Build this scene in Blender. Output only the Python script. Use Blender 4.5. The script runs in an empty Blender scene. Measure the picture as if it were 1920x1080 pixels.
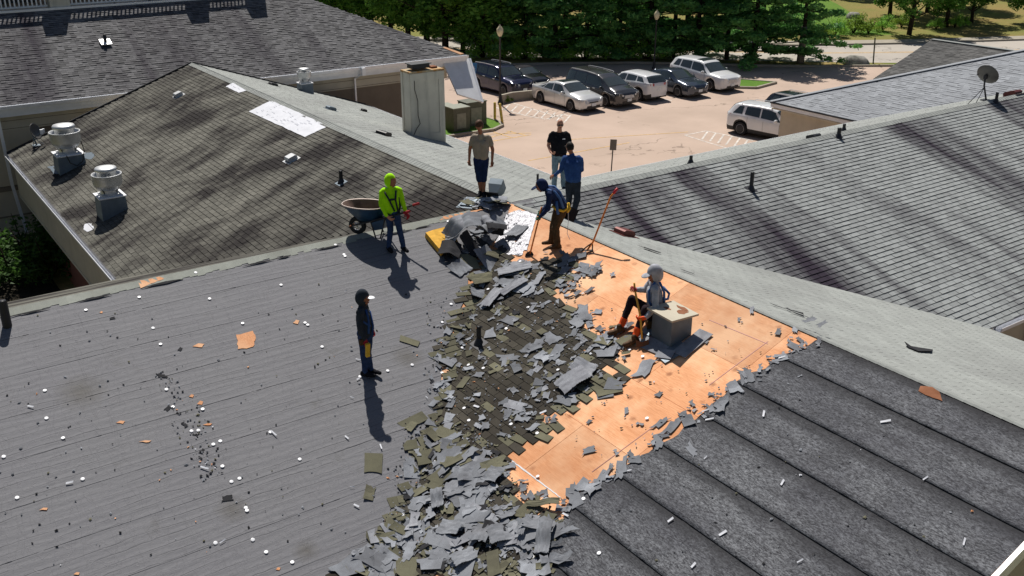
import bpy, math, random
import numpy as np
from mathutils import Vector, Matrix, noise
from mathutils.geometry import tessellate_polygon
from mathutils.bvhtree import BVHTree

SC = bpy.context.scene
COL = SC.collection
R = math.radians
rng = random.Random(7)

# ------------------------------------------------------------------ camera
RZ = 5.7                                   # ridge height above the car park
F_PX, CX, CY, YH = 1850.0, 960.0, 540.0, -232.0
TH = math.atan((CY - YH) / F_PX)
FWH = F_PX / math.cos(TH)
A2 = math.atan(FWH / 1400.0)               # X axis lies this far right of the view
HX, HY = math.cos(A2), math.sin(A2)
V_FWD = np.array([HX * math.cos(TH), HY * math.cos(TH), -math.sin(TH)])
V_RGT = np.array([HY, -HX, 0.0])
V_UP = np.cross(V_RGT, V_FWD)


def ray(x, y):
    return V_FWD * F_PX + V_RGT * (x - CX) + V_UP * (CY - y)


_r = ray(957, 380)
CAM = -_r * (-6.84 / _r[2]) + np.array([0, 0, RZ])

cam_d = bpy.data.cameras.new("camera")
cam = bpy.data.objects.new("camera", cam_d)
COL.objects.link(cam)
cam_d.sensor_width = 36
cam_d.lens = 36 * F_PX / 1920
cam_d.clip_end = 1500
m = Matrix(((V_RGT[0], V_UP[0], -V_FWD[0], CAM[0]), (V_RGT[1], V_UP[1], -V_FWD[1], CAM[1]),
            (V_RGT[2], V_UP[2], -V_FWD[2], CAM[2]), (0, 0, 0, 1)))
cam.matrix_world = m
SC.camera = cam

# ------------------------------------------------------------------ light
SUN_EL, SUN_AZ = R(55.8), R(69.5)          # azimuth from +X towards +Y
W = bpy.data.worlds.new("World")
SC.world = W
W.use_nodes = True
wn = W.node_tree
sky = wn.nodes.new("ShaderNodeTexSky")
sky.sky_type = 'NISHITA'
sky.sun_disc = False
sky.sun_elevation = SUN_EL
sky.sun_rotation = R(90) - SUN_AZ
wn.links.new(sky.outputs[0], wn.nodes["Background"].inputs[0])
wn.nodes["Background"].inputs[1].default_value = 0.048
sl = bpy.data.lights.new("sun", 'SUN')
sl.energy = 4.9
sl.angle = R(0.5)
sl.color = (1.0, 0.955, 0.88)
sun = bpy.data.objects.new("sun", sl)
COL.objects.link(sun)
SV = Vector((math.cos(SUN_EL) * math.cos(SUN_AZ), math.cos(SUN_EL) * math.sin(SUN_AZ), math.sin(SUN_EL)))
sun.rotation_euler = SV.to_track_quat('Z', 'Y').to_euler()
sun.location = SV * 60
SC.view_settings.view_transform = 'Standard'
SC.view_settings.look = 'None'
SC.view_settings.exposure = 0.10
SC.view_settings.gamma = 1.0
SC.render.engine = 'CYCLES'
SC.cycles.max_bounces = 6
SC.cycles.transparent_max_bounces = 8

# ------------------------------------------------------------------ helpers


def onp(px, py, n, k):
    d = ray(px, py)
    n = np.array(n, float)
    return Vector(CAM + d * ((k - n @ CAM) / (n @ d)))


def onz(px, py, z=0.0):
    return onp(px, py, (0, 0, 1), z)


def tag(o, label=None, cat=None, group=None, kind=None):
    if label: o["label"] = label
    if cat: o["category"] = cat
    if group: o["group"] = group
    if kind: o["kind"] = kind
    return o


def empty(name, loc=(0, 0, 0), rz=0.0, **k):
    o = bpy.data.objects.new(name, None)
    o.empty_display_size = .2
    o.location = loc
    o.rotation_euler = (0, 0, rz)
    COL.objects.link(o)
    return tag(o, **k)


def copy_tree(o, parent=None):
    c = o.copy()
    COL.objects.link(c)
    c.parent = parent
    for ch in [x for x in o.children]:
        copy_tree(ch, c)
    return c


class MB:
    """collects verts and faces of one mesh object"""

    def __init__(s):
        s.v, s.f, s.r, s.mi = [], [], [], []

    def add(s, vs, fs, rnd=0.5, mi=0):
        b = len(s.v)
        s.v += [tuple(x) for x in vs]
        s.f += [tuple(b + i for i in q) for q in fs]
        s.r += [rnd] * len(fs)
        s.mi += [mi] * len(fs)
        return s

    def box(s, c, d, rot=None, rnd=.5, mi=0):
        x, y, z = d[0] / 2, d[1] / 2, d[2] / 2
        vs = [Vector((a, b, e)) for a in (-x, x) for b in (-y, y) for e in (-z, z)]
        if rot is not None: vs = [rot @ q for q in vs]
        c = Vector(c)
        return s.add([c + q for q in vs], [(0, 1, 3, 2), (4, 6, 7, 5), (0, 4, 5, 1), (2, 3, 7, 6), (0, 2, 6, 4), (1, 5, 7, 3)], rnd, mi)

    def bbox(s, x0, x1, y0, y1, z0, z1, mi=0):
        return s.box(((x0 + x1) / 2, (y0 + y1) / 2, (z0 + z1) / 2), (x1 - x0, y1 - y0, z1 - z0), mi=mi)

    def tube(s, pts, r, n=10, cap=True, mi=0):
        pts = [Vector(p) for p in pts]
        rs = r if isinstance(r, (list, tuple)) else [r] * len(pts)
        b = len(s.v)
        t0 = (pts[1] - pts[0]).normalized()
        a = t0.orthogonal().normalized()
        for i, p in enumerate(pts):
            t = (pts[min(i + 1, len(pts) - 1)] - pts[max(i - 1, 0)]).normalized()
            a = (a - t * a.dot(t)).normalized()
            c = t.cross(a)
            for k in range(n):
                w = 2 * math.pi * k / n
                s.v.append(tuple(p + (a * math.cos(w) + c * math.sin(w)) * rs[i]))
        for i in range(len(pts) - 1):
            for k in range(n):
                k2 = (k + 1) % n
                s.f.append((b + i * n + k, b + i * n + k2, b + (i + 1) * n + k2, b + (i + 1) * n + k))
                s.r.append(.5); s.mi.append(mi)
        if cap:
            s.f.append(tuple(b + k for k in range(n))[::-1]); s.r.append(.5); s.mi.append(mi)
            s.f.append(tuple(b + (len(pts) - 1) * n + k for k in range(n))); s.r.append(.5); s.mi.append(mi)
        return s

    def lathe(s, prof, c=(0, 0, 0), n=24, rot=None, mi=0):
        """prof: (radius, z) list"""
        c = Vector(c)
        b = len(s.v)
        for (r, z) in prof:
            for k in range(n):
                w = 2 * math.pi * k / n
                q = Vector((r * math.cos(w), r * math.sin(w), z))
                if rot is not None: q = rot @ q
                s.v.append(tuple(c + q))
        for i in range(len(prof) - 1):
            for k in range(n):
                k2 = (k + 1) % n
                s.f.append((b + i * n + k, b + i * n + k2, b + (i + 1) * n + k2, b + (i + 1) * n + k))
                s.r.append(.5); s.mi.append(mi)
        return s

    def prism(s, poly, off, mi=0, rnd=.5):
        """closed slab: poly (3D list, in order) and its copy moved by off"""
        poly = [Vector(p) for p in poly]
        off = Vector(off)
        n = len(poly)
        tris = tessellate_polygon([poly])
        vs = poly + [p + off for p in poly]
        fs = [tuple(t) for t in tris] + [tuple(i + n for i in t)[::-1] for t in tris]
        fs += [(i, (i + 1) % n, (i + 1) % n + n, i + n) for i in range(n)]
        return s.add(vs, fs, rnd, mi)

    def mesh(s, name, mats, smooth=False):
        me = bpy.data.meshes.new(name)
        me.from_pydata(s.v, [], s.f)
        for mt in (mats if isinstance(mats, (list, tuple)) else [mats]): me.materials.append(mt)
        at = me.attributes.new("rnd", 'FLOAT', 'FACE')
        at.data.foreach_set("value", np.array(s.r, dtype=np.float32))
        if any(s.mi): me.polygons.foreach_set("material_index", s.mi)
        if smooth: me.polygons.foreach_set("use_smooth", [True] * len(me.polygons))
        me.update()
        return me

    def build(s, name, mats, parent=None, smooth=False, fix=False, **k):
        me = s.mesh(name, mats, smooth)
        if fix:
            import bmesh
            bm = bmesh.new(); bm.from_mesh(me)
            bmesh.ops.recalc_face_normals(bm, faces=bm.faces)
            bm.to_mesh(me); bm.free()
        o = bpy.data.objects.new(name, me)
        COL.objects.link(o)
        if parent is not None: o.parent = parent
        return tag(o, **k)


def smooth_angle(o, deg=35):
    me = o.data
    me.polygons.foreach_set("use_smooth", [True] * len(me.polygons))
    try:
        me.set_sharp_from_angle(angle=R(deg))
    except Exception:
        pass
    return o


# ------------------------------------------------------------------ materials
MATS = {}


class NT:
    def __init__(s, name, rough=.8, metal=0.0, spec=.3):
        s.m = bpy.data.materials.new(name)
        s.m.use_nodes = True
        s.t = s.m.node_tree
        s.b = s.t.nodes["Principled BSDF"]
        s.b.inputs["Roughness"].default_value = rough
        s.b.inputs["Metallic"].default_value = metal
        s.b.inputs["Specular IOR Level"].default_value = spec
        MATS[name] = s.m

    def n(s, typ, **k):
        x = s.t.nodes.new(typ)
        for a, b in k.items(): setattr(x, a, b)
        return x

    def l(s, a, b): s.t.links.new(a, b)

    def pos(s, scale=(1, 1, 1), rot=(0, 0, 0), obj=False):
        g = s.n("ShaderNodeTexCoord" if obj else "ShaderNodeNewGeometry")
        mp = s.n("ShaderNodeMapping")
        mp.inputs["Scale"].default_value = scale
        mp.inputs["Rotation"].default_value = rot
        s.l(g.outputs["Object" if obj else "Position"], mp.inputs[0])
        return mp.outputs[0]

    def noise(s, vec, scale, detail=4, rough=.55, dist=0.0):
        x = s.n("ShaderNodeTexNoise")
        s.l(vec, x.inputs["Vector"])
        x.inputs["Scale"].default_value = scale
        x.inputs["Detail"].default_value = detail
        x.inputs["Roughness"].default_value = rough
        x.inputs["Distortion"].default_value = dist
        return x.outputs[0]

    def ramp(s, fac, a, b, ca=(0, 0, 0, 1), cb=(1, 1, 1, 1)):
        x = s.n("ShaderNodeValToRGB")
        x.color_ramp.elements[0].position = a
        x.color_ramp.elements[1].position = b
        x.color_ramp.elements[0].color = ca if len(ca) == 4 else (*ca, 1)
        x.color_ramp.elements[1].color = cb if len(cb) == 4 else (*cb, 1)
        s.l(fac, x.inputs[0])
        return x.outputs[0]

    def mix(s, fac, a, b, mode='MIX'):
        x = s.n("ShaderNodeMix", data_type='RGBA', blend_type=mode)
        for sock, v in ((x.inputs[0], fac), (x.inputs[6], a), (x.inputs[7], b)):
            if hasattr(v, "is_linked"): s.l(v, sock)
            elif isinstance(v, (int, float)): sock.default_value = v
            else: sock.default_value = (*v[:3], 1)
        return x.outputs[2]

    def math(s, op, a, b=None):
        x = s.n("ShaderNodeMath", operation=op)
        for sock, v in ((x.inputs[0], a), (x.inputs[1], b)):
            if v is None: continue
            if hasattr(v, "is_linked"): s.l(v, sock)
            else: sock.default_value = v
        return x.outputs[0]

    def col(s, c):
        if hasattr(c, "is_linked"): s.l(c, s.b.inputs["Base Color"])
        else: s.b.inputs["Base Color"].default_value = (*c[:3], 1)

    def bump(s, h, strength=.3, dist=.01):
        x = s.n("ShaderNodeBump")
        x.inputs["Strength"].default_value = strength
        x.inputs["Distance"].default_value = dist
        s.l(h, x.inputs["Height"])
        s.l(x.outputs[0], s.b.inputs["Normal"])

    def attr(s, name="rnd"):
        x = s.n("ShaderNodeAttribute", attribute_name=name)
        return x.outputs["Fac"]


def plain(name, c, rough=.6, metal=0, spec=.4, var=.12, scale=6, bump=0.0, obj=True, c2=None):
    t = NT(name, rough, metal, spec)
    p = t.pos(obj=obj)
    a = t.noise(p, scale, 5)
    c2 = c2 or tuple(x * (1 - var) for x in c)
    t.col(t.mix(t.ramp(a, .35, .65), tuple(x * (1 + var * .6) for x in c), c2))
    if bump: t.bump(t.noise(p, scale * 8, 3), bump, .01)
    return t.m


def shingle_mat(name, base, stain, sscale, amt=.6, gran=.25, var=.22, spot=None, lo=.42, hi=.68):
    t = NT(name, .95, 0, .12)
    p = t.pos()
    ps = t.pos(sscale)
    gr = t.noise(p, 260, 2, .6)
    md = t.noise(p, 14, 4, .6)
    base_c = t.mix(t.ramp(gr, .3, .7), tuple(x * (1 - gran) for x in base), tuple(x * (1 + gran) for x in base))
    rn = t.ramp(t.attr(), 0, 1, (1 - var,) * 3, (1 + var * .5,) * 3)
    c = t.mix(1.0, base_c, rn, 'MULTIPLY')
    c = t.mix(t.math('MULTIPLY', t.ramp(md, .35, .7), .35), c, tuple(x * .72 for x in base))
    st = t.noise(ps, 1.0, 6, .62, .3)
    f = t.math('MULTIPLY', t.ramp(st, lo, hi), amt)
    c = t.mix(f, c, stain)
    if spot:
        sp = t.ramp(t.noise(p, .55, 5, .6), .6, .72)
        c = t.mix(t.math('MULTIPLY', sp, .55), c, spot)
    t.col(c)
    t.bump(gr, .5, .003)
    return t.m


# shingles: D brown grey with dark algae, R light grey with black streaks
plain("shingle_edge", (.02, .019, .02), .95, 0, .1) if False else None
shingle_mat("shingle_dark", (.155, .150, .130), (.020, .017, .018), (.3, .6, .6), .92, spot=(.23, .22, .19), lo=.42, hi=.60)
shingle_mat("shingle_light", (.30, .315, .315), (.035, .028, .04), (.6, .07, .07), 1.0, var=.18, lo=.46, hi=.66)
shingle_mat("shingle_pale", (.33, .345, .33), (.17, .17, .17), (.4, .4, .4), .45, var=.12)
shingle_mat("shingle_arch", (.155, .153, .158), (.04, .034, .045), (.55, .06, .06), .85, var=.42, gran=.3, lo=.46, hi=.68)
shingle_mat("shingle_blue_grey", (.32, .335, .36), (.24, .25, .27), (.3, .3, .3), .5, var=.22)
shingle_mat("shingle_charcoal", (.15, .148, .145), (.06, .06, .06), (.3, .3, .3), .6, var=.35)
shingle_mat("shingle_worn", (.075, .068, .055), (.02, .016, .014), (.6, .6, .6), .7, var=.45)
shingle_mat("shingle_olive", (.175, .168, .115), (.07, .065, .05), (1.2, 1.2, 1.2), .6, var=.3)
shingle_mat("scrap_grey", (.29, .305, .335), (.11, .11, .12), (2.2, 2.2, 2.2), .7, var=.5)
shingle_mat("scrap_dark", (.045, .045, .05), (.02, .02, .02), (3, 3, 3), .6, var=.3)
shingle_mat("scrap_silver", (.33, .34, .37), (.15, .15, .17), (5, 5, 5), .7, var=.3)
shingle_mat("ridge_green_grey", (.34, .355, .32), (.19, .19, .17), (1.5, 1.5, 1.5), .45, var=.1)


def felt_left():
    t = NT("felt_weathered", .75, 0, .3)
    p = t.pos()
    # lines telegraphing along X every course, wobbling
    g = t.n("ShaderNodeNewGeometry")
    sx = t.n("ShaderNodeSeparateXYZ"); t.l(g.outputs["Position"], sx.inputs[0])
    wob = t.noise(t.pos((.35, 1, 1)), 2.2, 4, .6)
    y = t.math('ADD', t.math('MULTIPLY', sx.outputs[1], 1.0628 / .1436 * 6.2832), t.math('MULTIPLY', wob, 9.0))
    sn = t.math('SINE', y)
    line = t.ramp(sn, .90, .995)
    brk = t.ramp(t.noise(t.pos((.5, 4, 4)), 1.6, 3, .6), .42, .6)
    line = t.math('MULTIPLY', line, brk)
    pv = t.pos((3.0, 1.0, 1))
    cr = t.noise(pv, 1.4, 5, .55, 1.5)
    crk = t.ramp(t.math('ABSOLUTE', t.math('SUBTRACT', cr, .5)), 0, .012)
    fine = t.noise(t.pos((2, 9, 9)), 9, 5, .65)
    c = t.mix(t.ramp(fine, .3, .7), (.14, .14, .152), (.192, .191, .204))
    big = t.noise(p, .7, 4, .5)
    c = t.mix(t.math('MULTIPLY', t.ramp(big, .4, .68), .3), c, (.15, .148, .168))
    c = t.mix(t.math('MULTIPLY', line, .45), c, (.06, .06, .065))
    c = t.mix(t.math('MULTIPLY', t.math('SUBTRACT', 1.0, crk), .22), c, (.26, .25, .26))
    dirt = t.ramp(t.noise(p, 1.3, 6, .7), .62, .78)
    c = t.mix(t.math('MULTIPLY', dirt, .6), c, (.06, .057, .045))
    for sx_, sy_, rad_ in ((-8.62, -5.15, .32), (-7.95, -6.2, .25), (-4.6, -3.35, .4), (-9.9, -2.2, .5), (-5.2, -5.3, .35)):
        vd = t.n("ShaderNodeVectorMath", operation='DISTANCE'); t.l(g.outputs["Position"], vd.inputs[0]); vd.inputs[1].default_value = (sx_, sy_, RZ + .36 * sy_)
        w_ = t.ramp(t.math('ADD', vd.outputs["Value"], t.math('MULTIPLY', t.noise(p, 9, 6, .8), rad_ * .9)), rad_ * .45, rad_ * 1.35, (1, 1, 1), (0, 0, 0))
        c = t.mix(t.math('MULTIPLY', w_, .6), c, (.075, .066, .05))
    sc_n = t.noise(t.pos((1, 3, 3)), 22, 3, .7)
    c = t.mix(t.math('MULTIPLY', t.ramp(sc_n, .66, .72), .4), c, (.34, .34, .35))
    t.col(c)
    soft = t.math('MULTIPLY', sn, .35)
    h = t.math('ADD', t.math('SUBTRACT', soft, t.math('MULTIPLY', line, 1.2)), t.math('MULTIPLY', crk, -.9))
    h = t.math('ADD', h, t.math('MULTIPLY', t.noise(t.pos((1.2, 5, 5)), 3.0, 5, .6), 2.2))
    t.bump(h, .42, .008)
    return t.m


def felt_right():
    t = NT("felt_black", .8, 0, .3)
    p = t.pos()
    n1 = t.noise(t.pos((9, 3.2, 9)), 5, 8, .85, .4)
    n2 = t.noise(t.pos((7, 1.6, 7)), 1.1, 7, .75)
    n3 = t.noise(p, 1.0, 3)
    c = t.mix(t.ramp(n1, .43, .61), (.020, .020, .026), t.mix(t.ramp(n3, .35, .65), (.14, .145, .165), (.25, .26, .28)))
    # near-black next to the lap above, paler downhill: 'rnd' carries the distance down the sheet
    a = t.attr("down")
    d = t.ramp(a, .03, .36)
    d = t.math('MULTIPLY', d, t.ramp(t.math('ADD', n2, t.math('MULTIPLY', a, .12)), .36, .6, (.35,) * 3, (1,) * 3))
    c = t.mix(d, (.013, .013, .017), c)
    t.col(c)
    wr = t.noise(t.pos((.9, .9, .9)), 1.6, 5, .55, 1.2)
    t.bump(t.math('ADD', n1, t.math('MULTIPLY', t.ramp(t.math('ABSOLUTE', t.math('SUBTRACT', wr, .5)), 0, .02), 2.5)), .4, .005)
    return t.m


def plywood():
    t = NT("plywood", .75, 0, .25)
    p = t.pos()
    grain = t.noise(t.pos((20, 1.2, 20)), 2.0, 7, .68, 2.2)
    big = t.noise(p, .9, 5, .6)
    c = t.mix(t.ramp(grain, .34, .66), (.84, .42, .21), (.56, .235, .10))
    c = t.mix(t.math('MULTIPLY', t.ramp(big, .44, .60), .6), c, (.92, .60, .37))
    c = t.mix(t.math('MULTIPLY', t.ramp(t.noise(p, .55, 4, .6), .50, .68), .6), c, (.52, .20, .075))
    rn = t.ramp(t.attr(), 0, 1, (.80,) * 3, (1.08,) * 3)
    c = t.mix(1.0, c, rn, 'MULTIPLY')
    v = t.n("ShaderNodeTexVoronoi"); t.l(t.pos((1.3, 1.3, 1)), v.inputs["Vector"]); v.inputs["Scale"].default_value = 1.9
    v.inputs["Randomness"].default_value = 1
    bl = t.noise(p, 9, 6, .8)
    rot = t.ramp(t.math('ADD', v.outputs[0], t.math('MULTIPLY', bl, .30)), .20, .33, (1, 1, 1), (0, 0, 0))
    c = t.mix(t.math('MULTIPLY', rot, .7), c, (.26, .085, .03))
    sm = t.ramp(t.noise(p, 26, 4, .75), .66, .74)
    c = t.mix(t.math('MULTIPLY', sm, .5), c, (.35, .14, .06))
    t.col(c)
    t.bump(grain, .3, .004)
    return t.m


def asphalt(name, c1, c2, crack=(.12, .09, .07), amt=.6):
    t = NT(name, .9, 0, .2)
    p = t.pos()
    a = t.noise(p, .25, 5, .55)
    f = t.noise(p, 40, 3, .7)
    c = t.mix(t.ramp(a, .35, .65), c1, c2)
    c = t.mix(t.math('MULTIPLY', t.ramp(f, .3, .7), .25), c, tuple(x * .7 for x in c1))
    v = t.n("ShaderNodeTexVoronoi", feature='DISTANCE_TO_EDGE')
    nd = t.n("ShaderNodeTexNoise"); nd.inputs["Scale"].default_value = .9; nd.inputs["Detail"].default_value = 6
    t.l(p, nd.inputs["Vector"])
    va = t.n("ShaderNodeVectorMath", operation='ADD')
    sc = t.n("ShaderNodeVectorMath", operation='SCALE'); sc.inputs[3].default_value = .5
    t.l(nd.outputs[1], sc.inputs[0]); t.l(t.pos((.13, .2, 1)), va.inputs[0]); t.l(sc.outputs[0], va.inputs[1])
    t.l(va.outputs[0], v.inputs["Vector"])
    v.inputs["Scale"].default_value = 1.0
    cr = t.ramp(v.outputs[0], .004, .012, (1, 1, 1), (0, 0, 0))
    cr = t.math('MULTIPLY', cr, t.ramp(t.noise(p, .35, 2), .48, .56))
    c = t.mix(t.math('MULTIPLY', cr, amt), c, crack)
    st = t.ramp(t.noise(p, .8, 6, .7), .62, .8)
    c = t.mix(t.math('MULTIPLY', st, .35), c, tuple(x * .55 for x in c1))
    t.col(c)
    t.bump(f, .3, .01)
    return t.m


def stucco(name, c, stain=None):
    t = NT(name, .9, 0, .2)
    p = t.pos()
    a = t.noise(p, 1.5, 6, .6)
    f = t.noise(p, 60, 3, .7)
    cc = t.mix(t.ramp(a, .3, .7), c, tuple(x * .82 for x in c))
    if stain:
        vs = t.ramp(t.noise(t.pos((3, 3, .35)), 1.2, 5, .65), .55, .75)
        cc = t.mix(t.math('MULTIPLY', vs, .5), cc, stain)
    t.col(cc)
    t.bump(f, .4, .006)
    return t.m


def metal(name, c, rough=.35, m=1.0):
    t = NT(name, rough, m, .5)
    a = t.noise(t.pos(obj=True), 4, 5, .6)
    t.col(t.mix(t.ramp(a, .35, .7), c, tuple(x * .78 for x in c)))
    r = t.n("ShaderNodeMapRange"); t.l(a, r.inputs[0])
    r.inputs[3].default_value = rough * .8; r.inputs[4].default_value = rough * 1.35
    t.l(r.outputs[0], t.b.inputs["Roughness"])
    return t.m


def leafmat(name, c, c2):
    t = NT(name, .6, 0, .25)
    cc = t.mix(t.attr(), c, c2)
    nn = t.noise(t.pos(), .8, 3)
    cc = t.mix(t.math('MULTIPLY', t.ramp(nn, .4, .65), .5), cc, tuple(x * 1.5 for x in c2))
    t.col(cc)
    tr = t.n("ShaderNodeBsdfTranslucent")
    t.l(cc, tr.inputs[0])
    mx = t.n("ShaderNodeMixShader"); mx.inputs[0].default_value = .42
    t.l(t.b.outputs[0], mx.inputs[1]); t.l(tr.outputs[0], mx.inputs[2])
    t.l(mx.outputs[0], t.t.nodes["Material Output"].inputs[0])
    return t.m


def paint(name, c, rough=.28, metal_=0.3):
    t = NT(name, rough, metal_, .5)
    t.b.inputs["Coat Weight"].default_value = .8
    t.b.inputs["Coat Roughness"].default_value = .06
    a = t.noise(t.pos(obj=True), 2, 4)
    t.col(t.mix(t.ramp(a, .3, .7), c, tuple(x * .9 for x in c)))
    return t.m


def grassmat(name, c, c2, c3):
    t = NT(name, .95, 0, .1)
    p = t.pos()
    a = t.noise(p, .22, 6, .6)
    b = t.noise(p, 6, 5, .8)
    cc = t.mix(t.ramp(a, .35, .62), c, c2)
    cc = t.mix(t.math('MULTIPLY', t.ramp(b, .35, .7), .6), cc, c3)
    t.col(cc)
    t.bump(b, .8, .06)
    return t.m


plain("shingle_edge", (.022, .021, .022), .95, 0, .1)
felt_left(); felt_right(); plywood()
asphalt("parking_asphalt", (.44, .335, .27), (.53, .405, .33))
asphalt("road_asphalt", (.40, .36, .32), (.46, .42, .37), (.1, .09, .08), .8)
stucco("stucco_beige", (.52, .46, .36))
stucco("stucco_brown", (.22, .18, .14))
stucco("trim_white", (.84, .85, .87))
stucco("trim_beige", (.55, .50, .40))
stucco("chimney_render", (.66, .62, .52), (.26, .25, .21))
stucco("concrete", (.38, .34, .28), (.2, .18, .14))
metal("galvanised", (.15, .19, .23), .5, .35)
metal("aluminium", (.62, .63, .64), .42, .55)
metal("rusty", (.28, .11, .05), .8, .3)
plain("white_metal", (.78, .79, .82), .4, .2, .5, .06)
plain("black_plastic", (.018, .018, .02), .5, 0, .4)
plain("rubber", (.02, .02, .022), .85, 0, .3)
plain("dark_metal", (.035, .035, .04), .5, .4)
plain("maroon_metal", (.13, .035, .03), .5, .3)
plain("yellow_paint", (.62, .45, .10), .6, 0, .4, .25)
plain("orange_paint", (.65, .2, .03), .45, 0, .4, .2)
plain("orange_glove", (.85, .10, .015), .7, 0, .3, .1)
plain("red_glove", (.35, .01, .02), .7)
plain("green_glove", (.01, .13, .07), .7)
plain("foam_yellow", (.80, .45, .085), .95, 0, .1, .22, 9, .4)
plain("white_plastic", (.85, .85, .88), .4, 0, .5, .03)
plain("line_white", (.62, .57, .52), .8, 0, .2, .3, 4)
plain("line_yellow", (.62, .40, .16), .8, 0, .2, .3, 4)
plain("box_green", (.10, .105, .075), .6, 0, .4, .15)
plain("box_green_light", (.24, .25, .2), .6, 0, .4, .15)
plain("sign_blue", (.02, .16, .42), .5)
plain("sign_back", (.13, .125, .12), .5, .5)
plain("lamp_globe", (.72, .62, .40), .25, 0, .6, .1)
plain("wheelbarrow_blue", (.018, .06, .13), .4, .3, .5, .3)
plain("barrow_inside", (.17, .11, .09), .8, 0, .2, .35, 5)
plain("barrow_rim", (.5, .42, .38), .5, .5)
plain("wood_handle", (.78, .40, .06), .6, 0, .3, .2)
plain("red_grip", (.5, .015, .03), .5)
plain("cloth_neon", (.42, .88, .012), .85, 0, .1, .12, 9)
plain("cloth_black", (.012, .012, .016), .9, 0, .15, .2, 9)
plain("cloth_navy", (.014, .028, .085), .85, 0, .15, .25, 9)
plain("cloth_blue", (.03, .075, .22), .85, 0, .15, .25, 9)
plain("cloth_denim", (.03, .055, .13), .85, 0, .15, .3, 14)
plain("cloth_light_denim", (.20, .28, .33), .85, 0, .15, .25, 14)
plain("cloth_taupe", (.33, .28, .225), .9, 0, .1, .12, 9)
plain("cloth_grey", (.40, .41, .45), .9, 0, .1, .25, 12)
plain("cloth_charcoal", (.035, .042, .055), .9, 0, .1, .2, 9)
plain("cloth_brown", (.095, .06, .032), .9, 0, .1, .25, 12)
plain("cloth_dark_brown", (.028, .018, .022), .9, 0, .1, .2, 12)
plain("boot_brown", (.10, .05, .022), .75, 0, .3, .35, 14)
plain("strap_blue", (.05, .13, .33), .7)
plain("strap_black", (.01, .016, .025), .7)
plain("strap_yellow", (.75, .45, .03), .7)
plain("skin_light", (.52, .25, .16), .5, 0, .4, .1, 12)
plain("skin_tan", (.33, .13, .07), .5, 0, .4, .1, 12)
plain("hair_brown", (.08, .035, .015), .7, 0, .3, .4, 20)
plain("hair_dark", (.012, .009, .008), .7, 0, .3, .3, 20)
plain("lens_dark", (.01, .01, .012), .1, 0, .6)
plain("sheet_white", (.66, .67, .72), .6, 0, .3, .07, 5)
plain("print_grey", (.5, .51, .57), .7)
plain("print_red", (.7, .2, .15), .7)
plain("membrane_seal", (.55, .55, .57), .5)
plain("brick_red", (.22, .08, .05), .9)
plain("soil_dark", (.035, .03, .022), .95, 0, .1, .4, 8, .5, False)
plain("bark", (.05, .038, .028), .95, 0, .1, .4, 10, .6)
plain("bark_pale", (.28, .24, .2), .95, 0, .1, .4, 10, .6)
plain("rock_grey", (.30, .29, .26), .95, 0, .2, .4, 3, .6)
plain("glass_dark", (.03, .04, .042), .05, 0, .9)
plain("headlight", (.55, .58, .6), .12, .2, .8)
plain("tail_red", (.35, .008, .012), .2, 0, .6)
plain("plate_white", (.7, .74, .76), .4)
plain("alloy", (.55, .55, .55), .4, .25)
plain("cord_black", (.02, .018, .016), .7)
plain("bin_blue", (.015, .045, .16), .4)
leafmat("leaf_pine", (.03, .12, .04), (.17, .38, .10))
leafmat("leaf_deep", (.03, .10, .016), (.15, .32, .05))
leafmat("leaf_mid", (.10, .26, .04), (.32, .55, .09))
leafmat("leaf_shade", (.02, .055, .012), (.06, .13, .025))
leafmat("leaf_lime", (.10, .19, .02), (.25, .36, .05))
leafmat("leaf_yellow", (.08, .10, .012), (.22, .19, .02))
grassmat("lawn_grass", (.115, .17, .03), (.36, .25, .105), (.07, .10, .02))
grassmat("lawn_green", (.10, .21, .03), (.14, .24, .04), (.06, .12, .02))
grassmat("dry_grass", (.30, .22, .085), (.20, .22, .06), (.17, .13, .05))
grassmat("mulch", (.16, .11, .06), (.2, .15, .08), (.09, .06, .03))


def membrane():
    t = NT("silver_membrane", .45, .3, .5)
    a = t.noise(t.pos(), 16, 6, .75, 1.0)
    t.col(t.mix(t.ramp(a, .38, .62), (.10, .10, .12), (.50, .50, .54)))
    t.bump(a, .8, .012)
    return t.m


membrane()


def chimney_top():
    t = NT("rust_stained_cap", .8, 0, .3)
    a = t.noise(t.pos(), 4, 5, .7)
    t.col(t.mix(t.ramp(a, .4, .6), (.45, .38, .25), (.42, .20, .05)))
    return t.m


chimney_top()
M = MATS

# ================================================================== SETTING
def sheet(name, pts, z, mat, parent=None, th=0.0, **k):
    b = MB()
    if th: b.prism([(p[0], p[1], z) for p in pts], (0, 0, -th))
    else:
        P3 = [Vector((p[0], p[1], z)) for p in pts]
        b.add(P3, [tuple(t) for t in tessellate_polygon([P3])])
    return b.build(name, M[mat], parent, fix=True, **k)


def G(px, py, z=0.0):
    p = onz(px, py, z)
    return (p.x, p.y)


g = MB()
xs = [-400, -60, 3, 12, 60, 140, 600]; ys = [-400, -60, 20, 60, 120, 600]
gz = lambda x: -0.75 if x < 6 else -0.02
for i in range(len(xs)):
    for j in range(len(ys)): g.v.append((xs[i], ys[j], gz(xs[i])))
for i in range(len(xs) - 1):
    for j in range(len(ys) - 1):
        a = i * len(ys) + j
        g.f.append((a, a + len(ys), a + len(ys) + 1, a + 1)); g.r.append(.5); g.mi.append(0)
g.build("ground", M["lawn_grass"], kind="structure")

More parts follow.
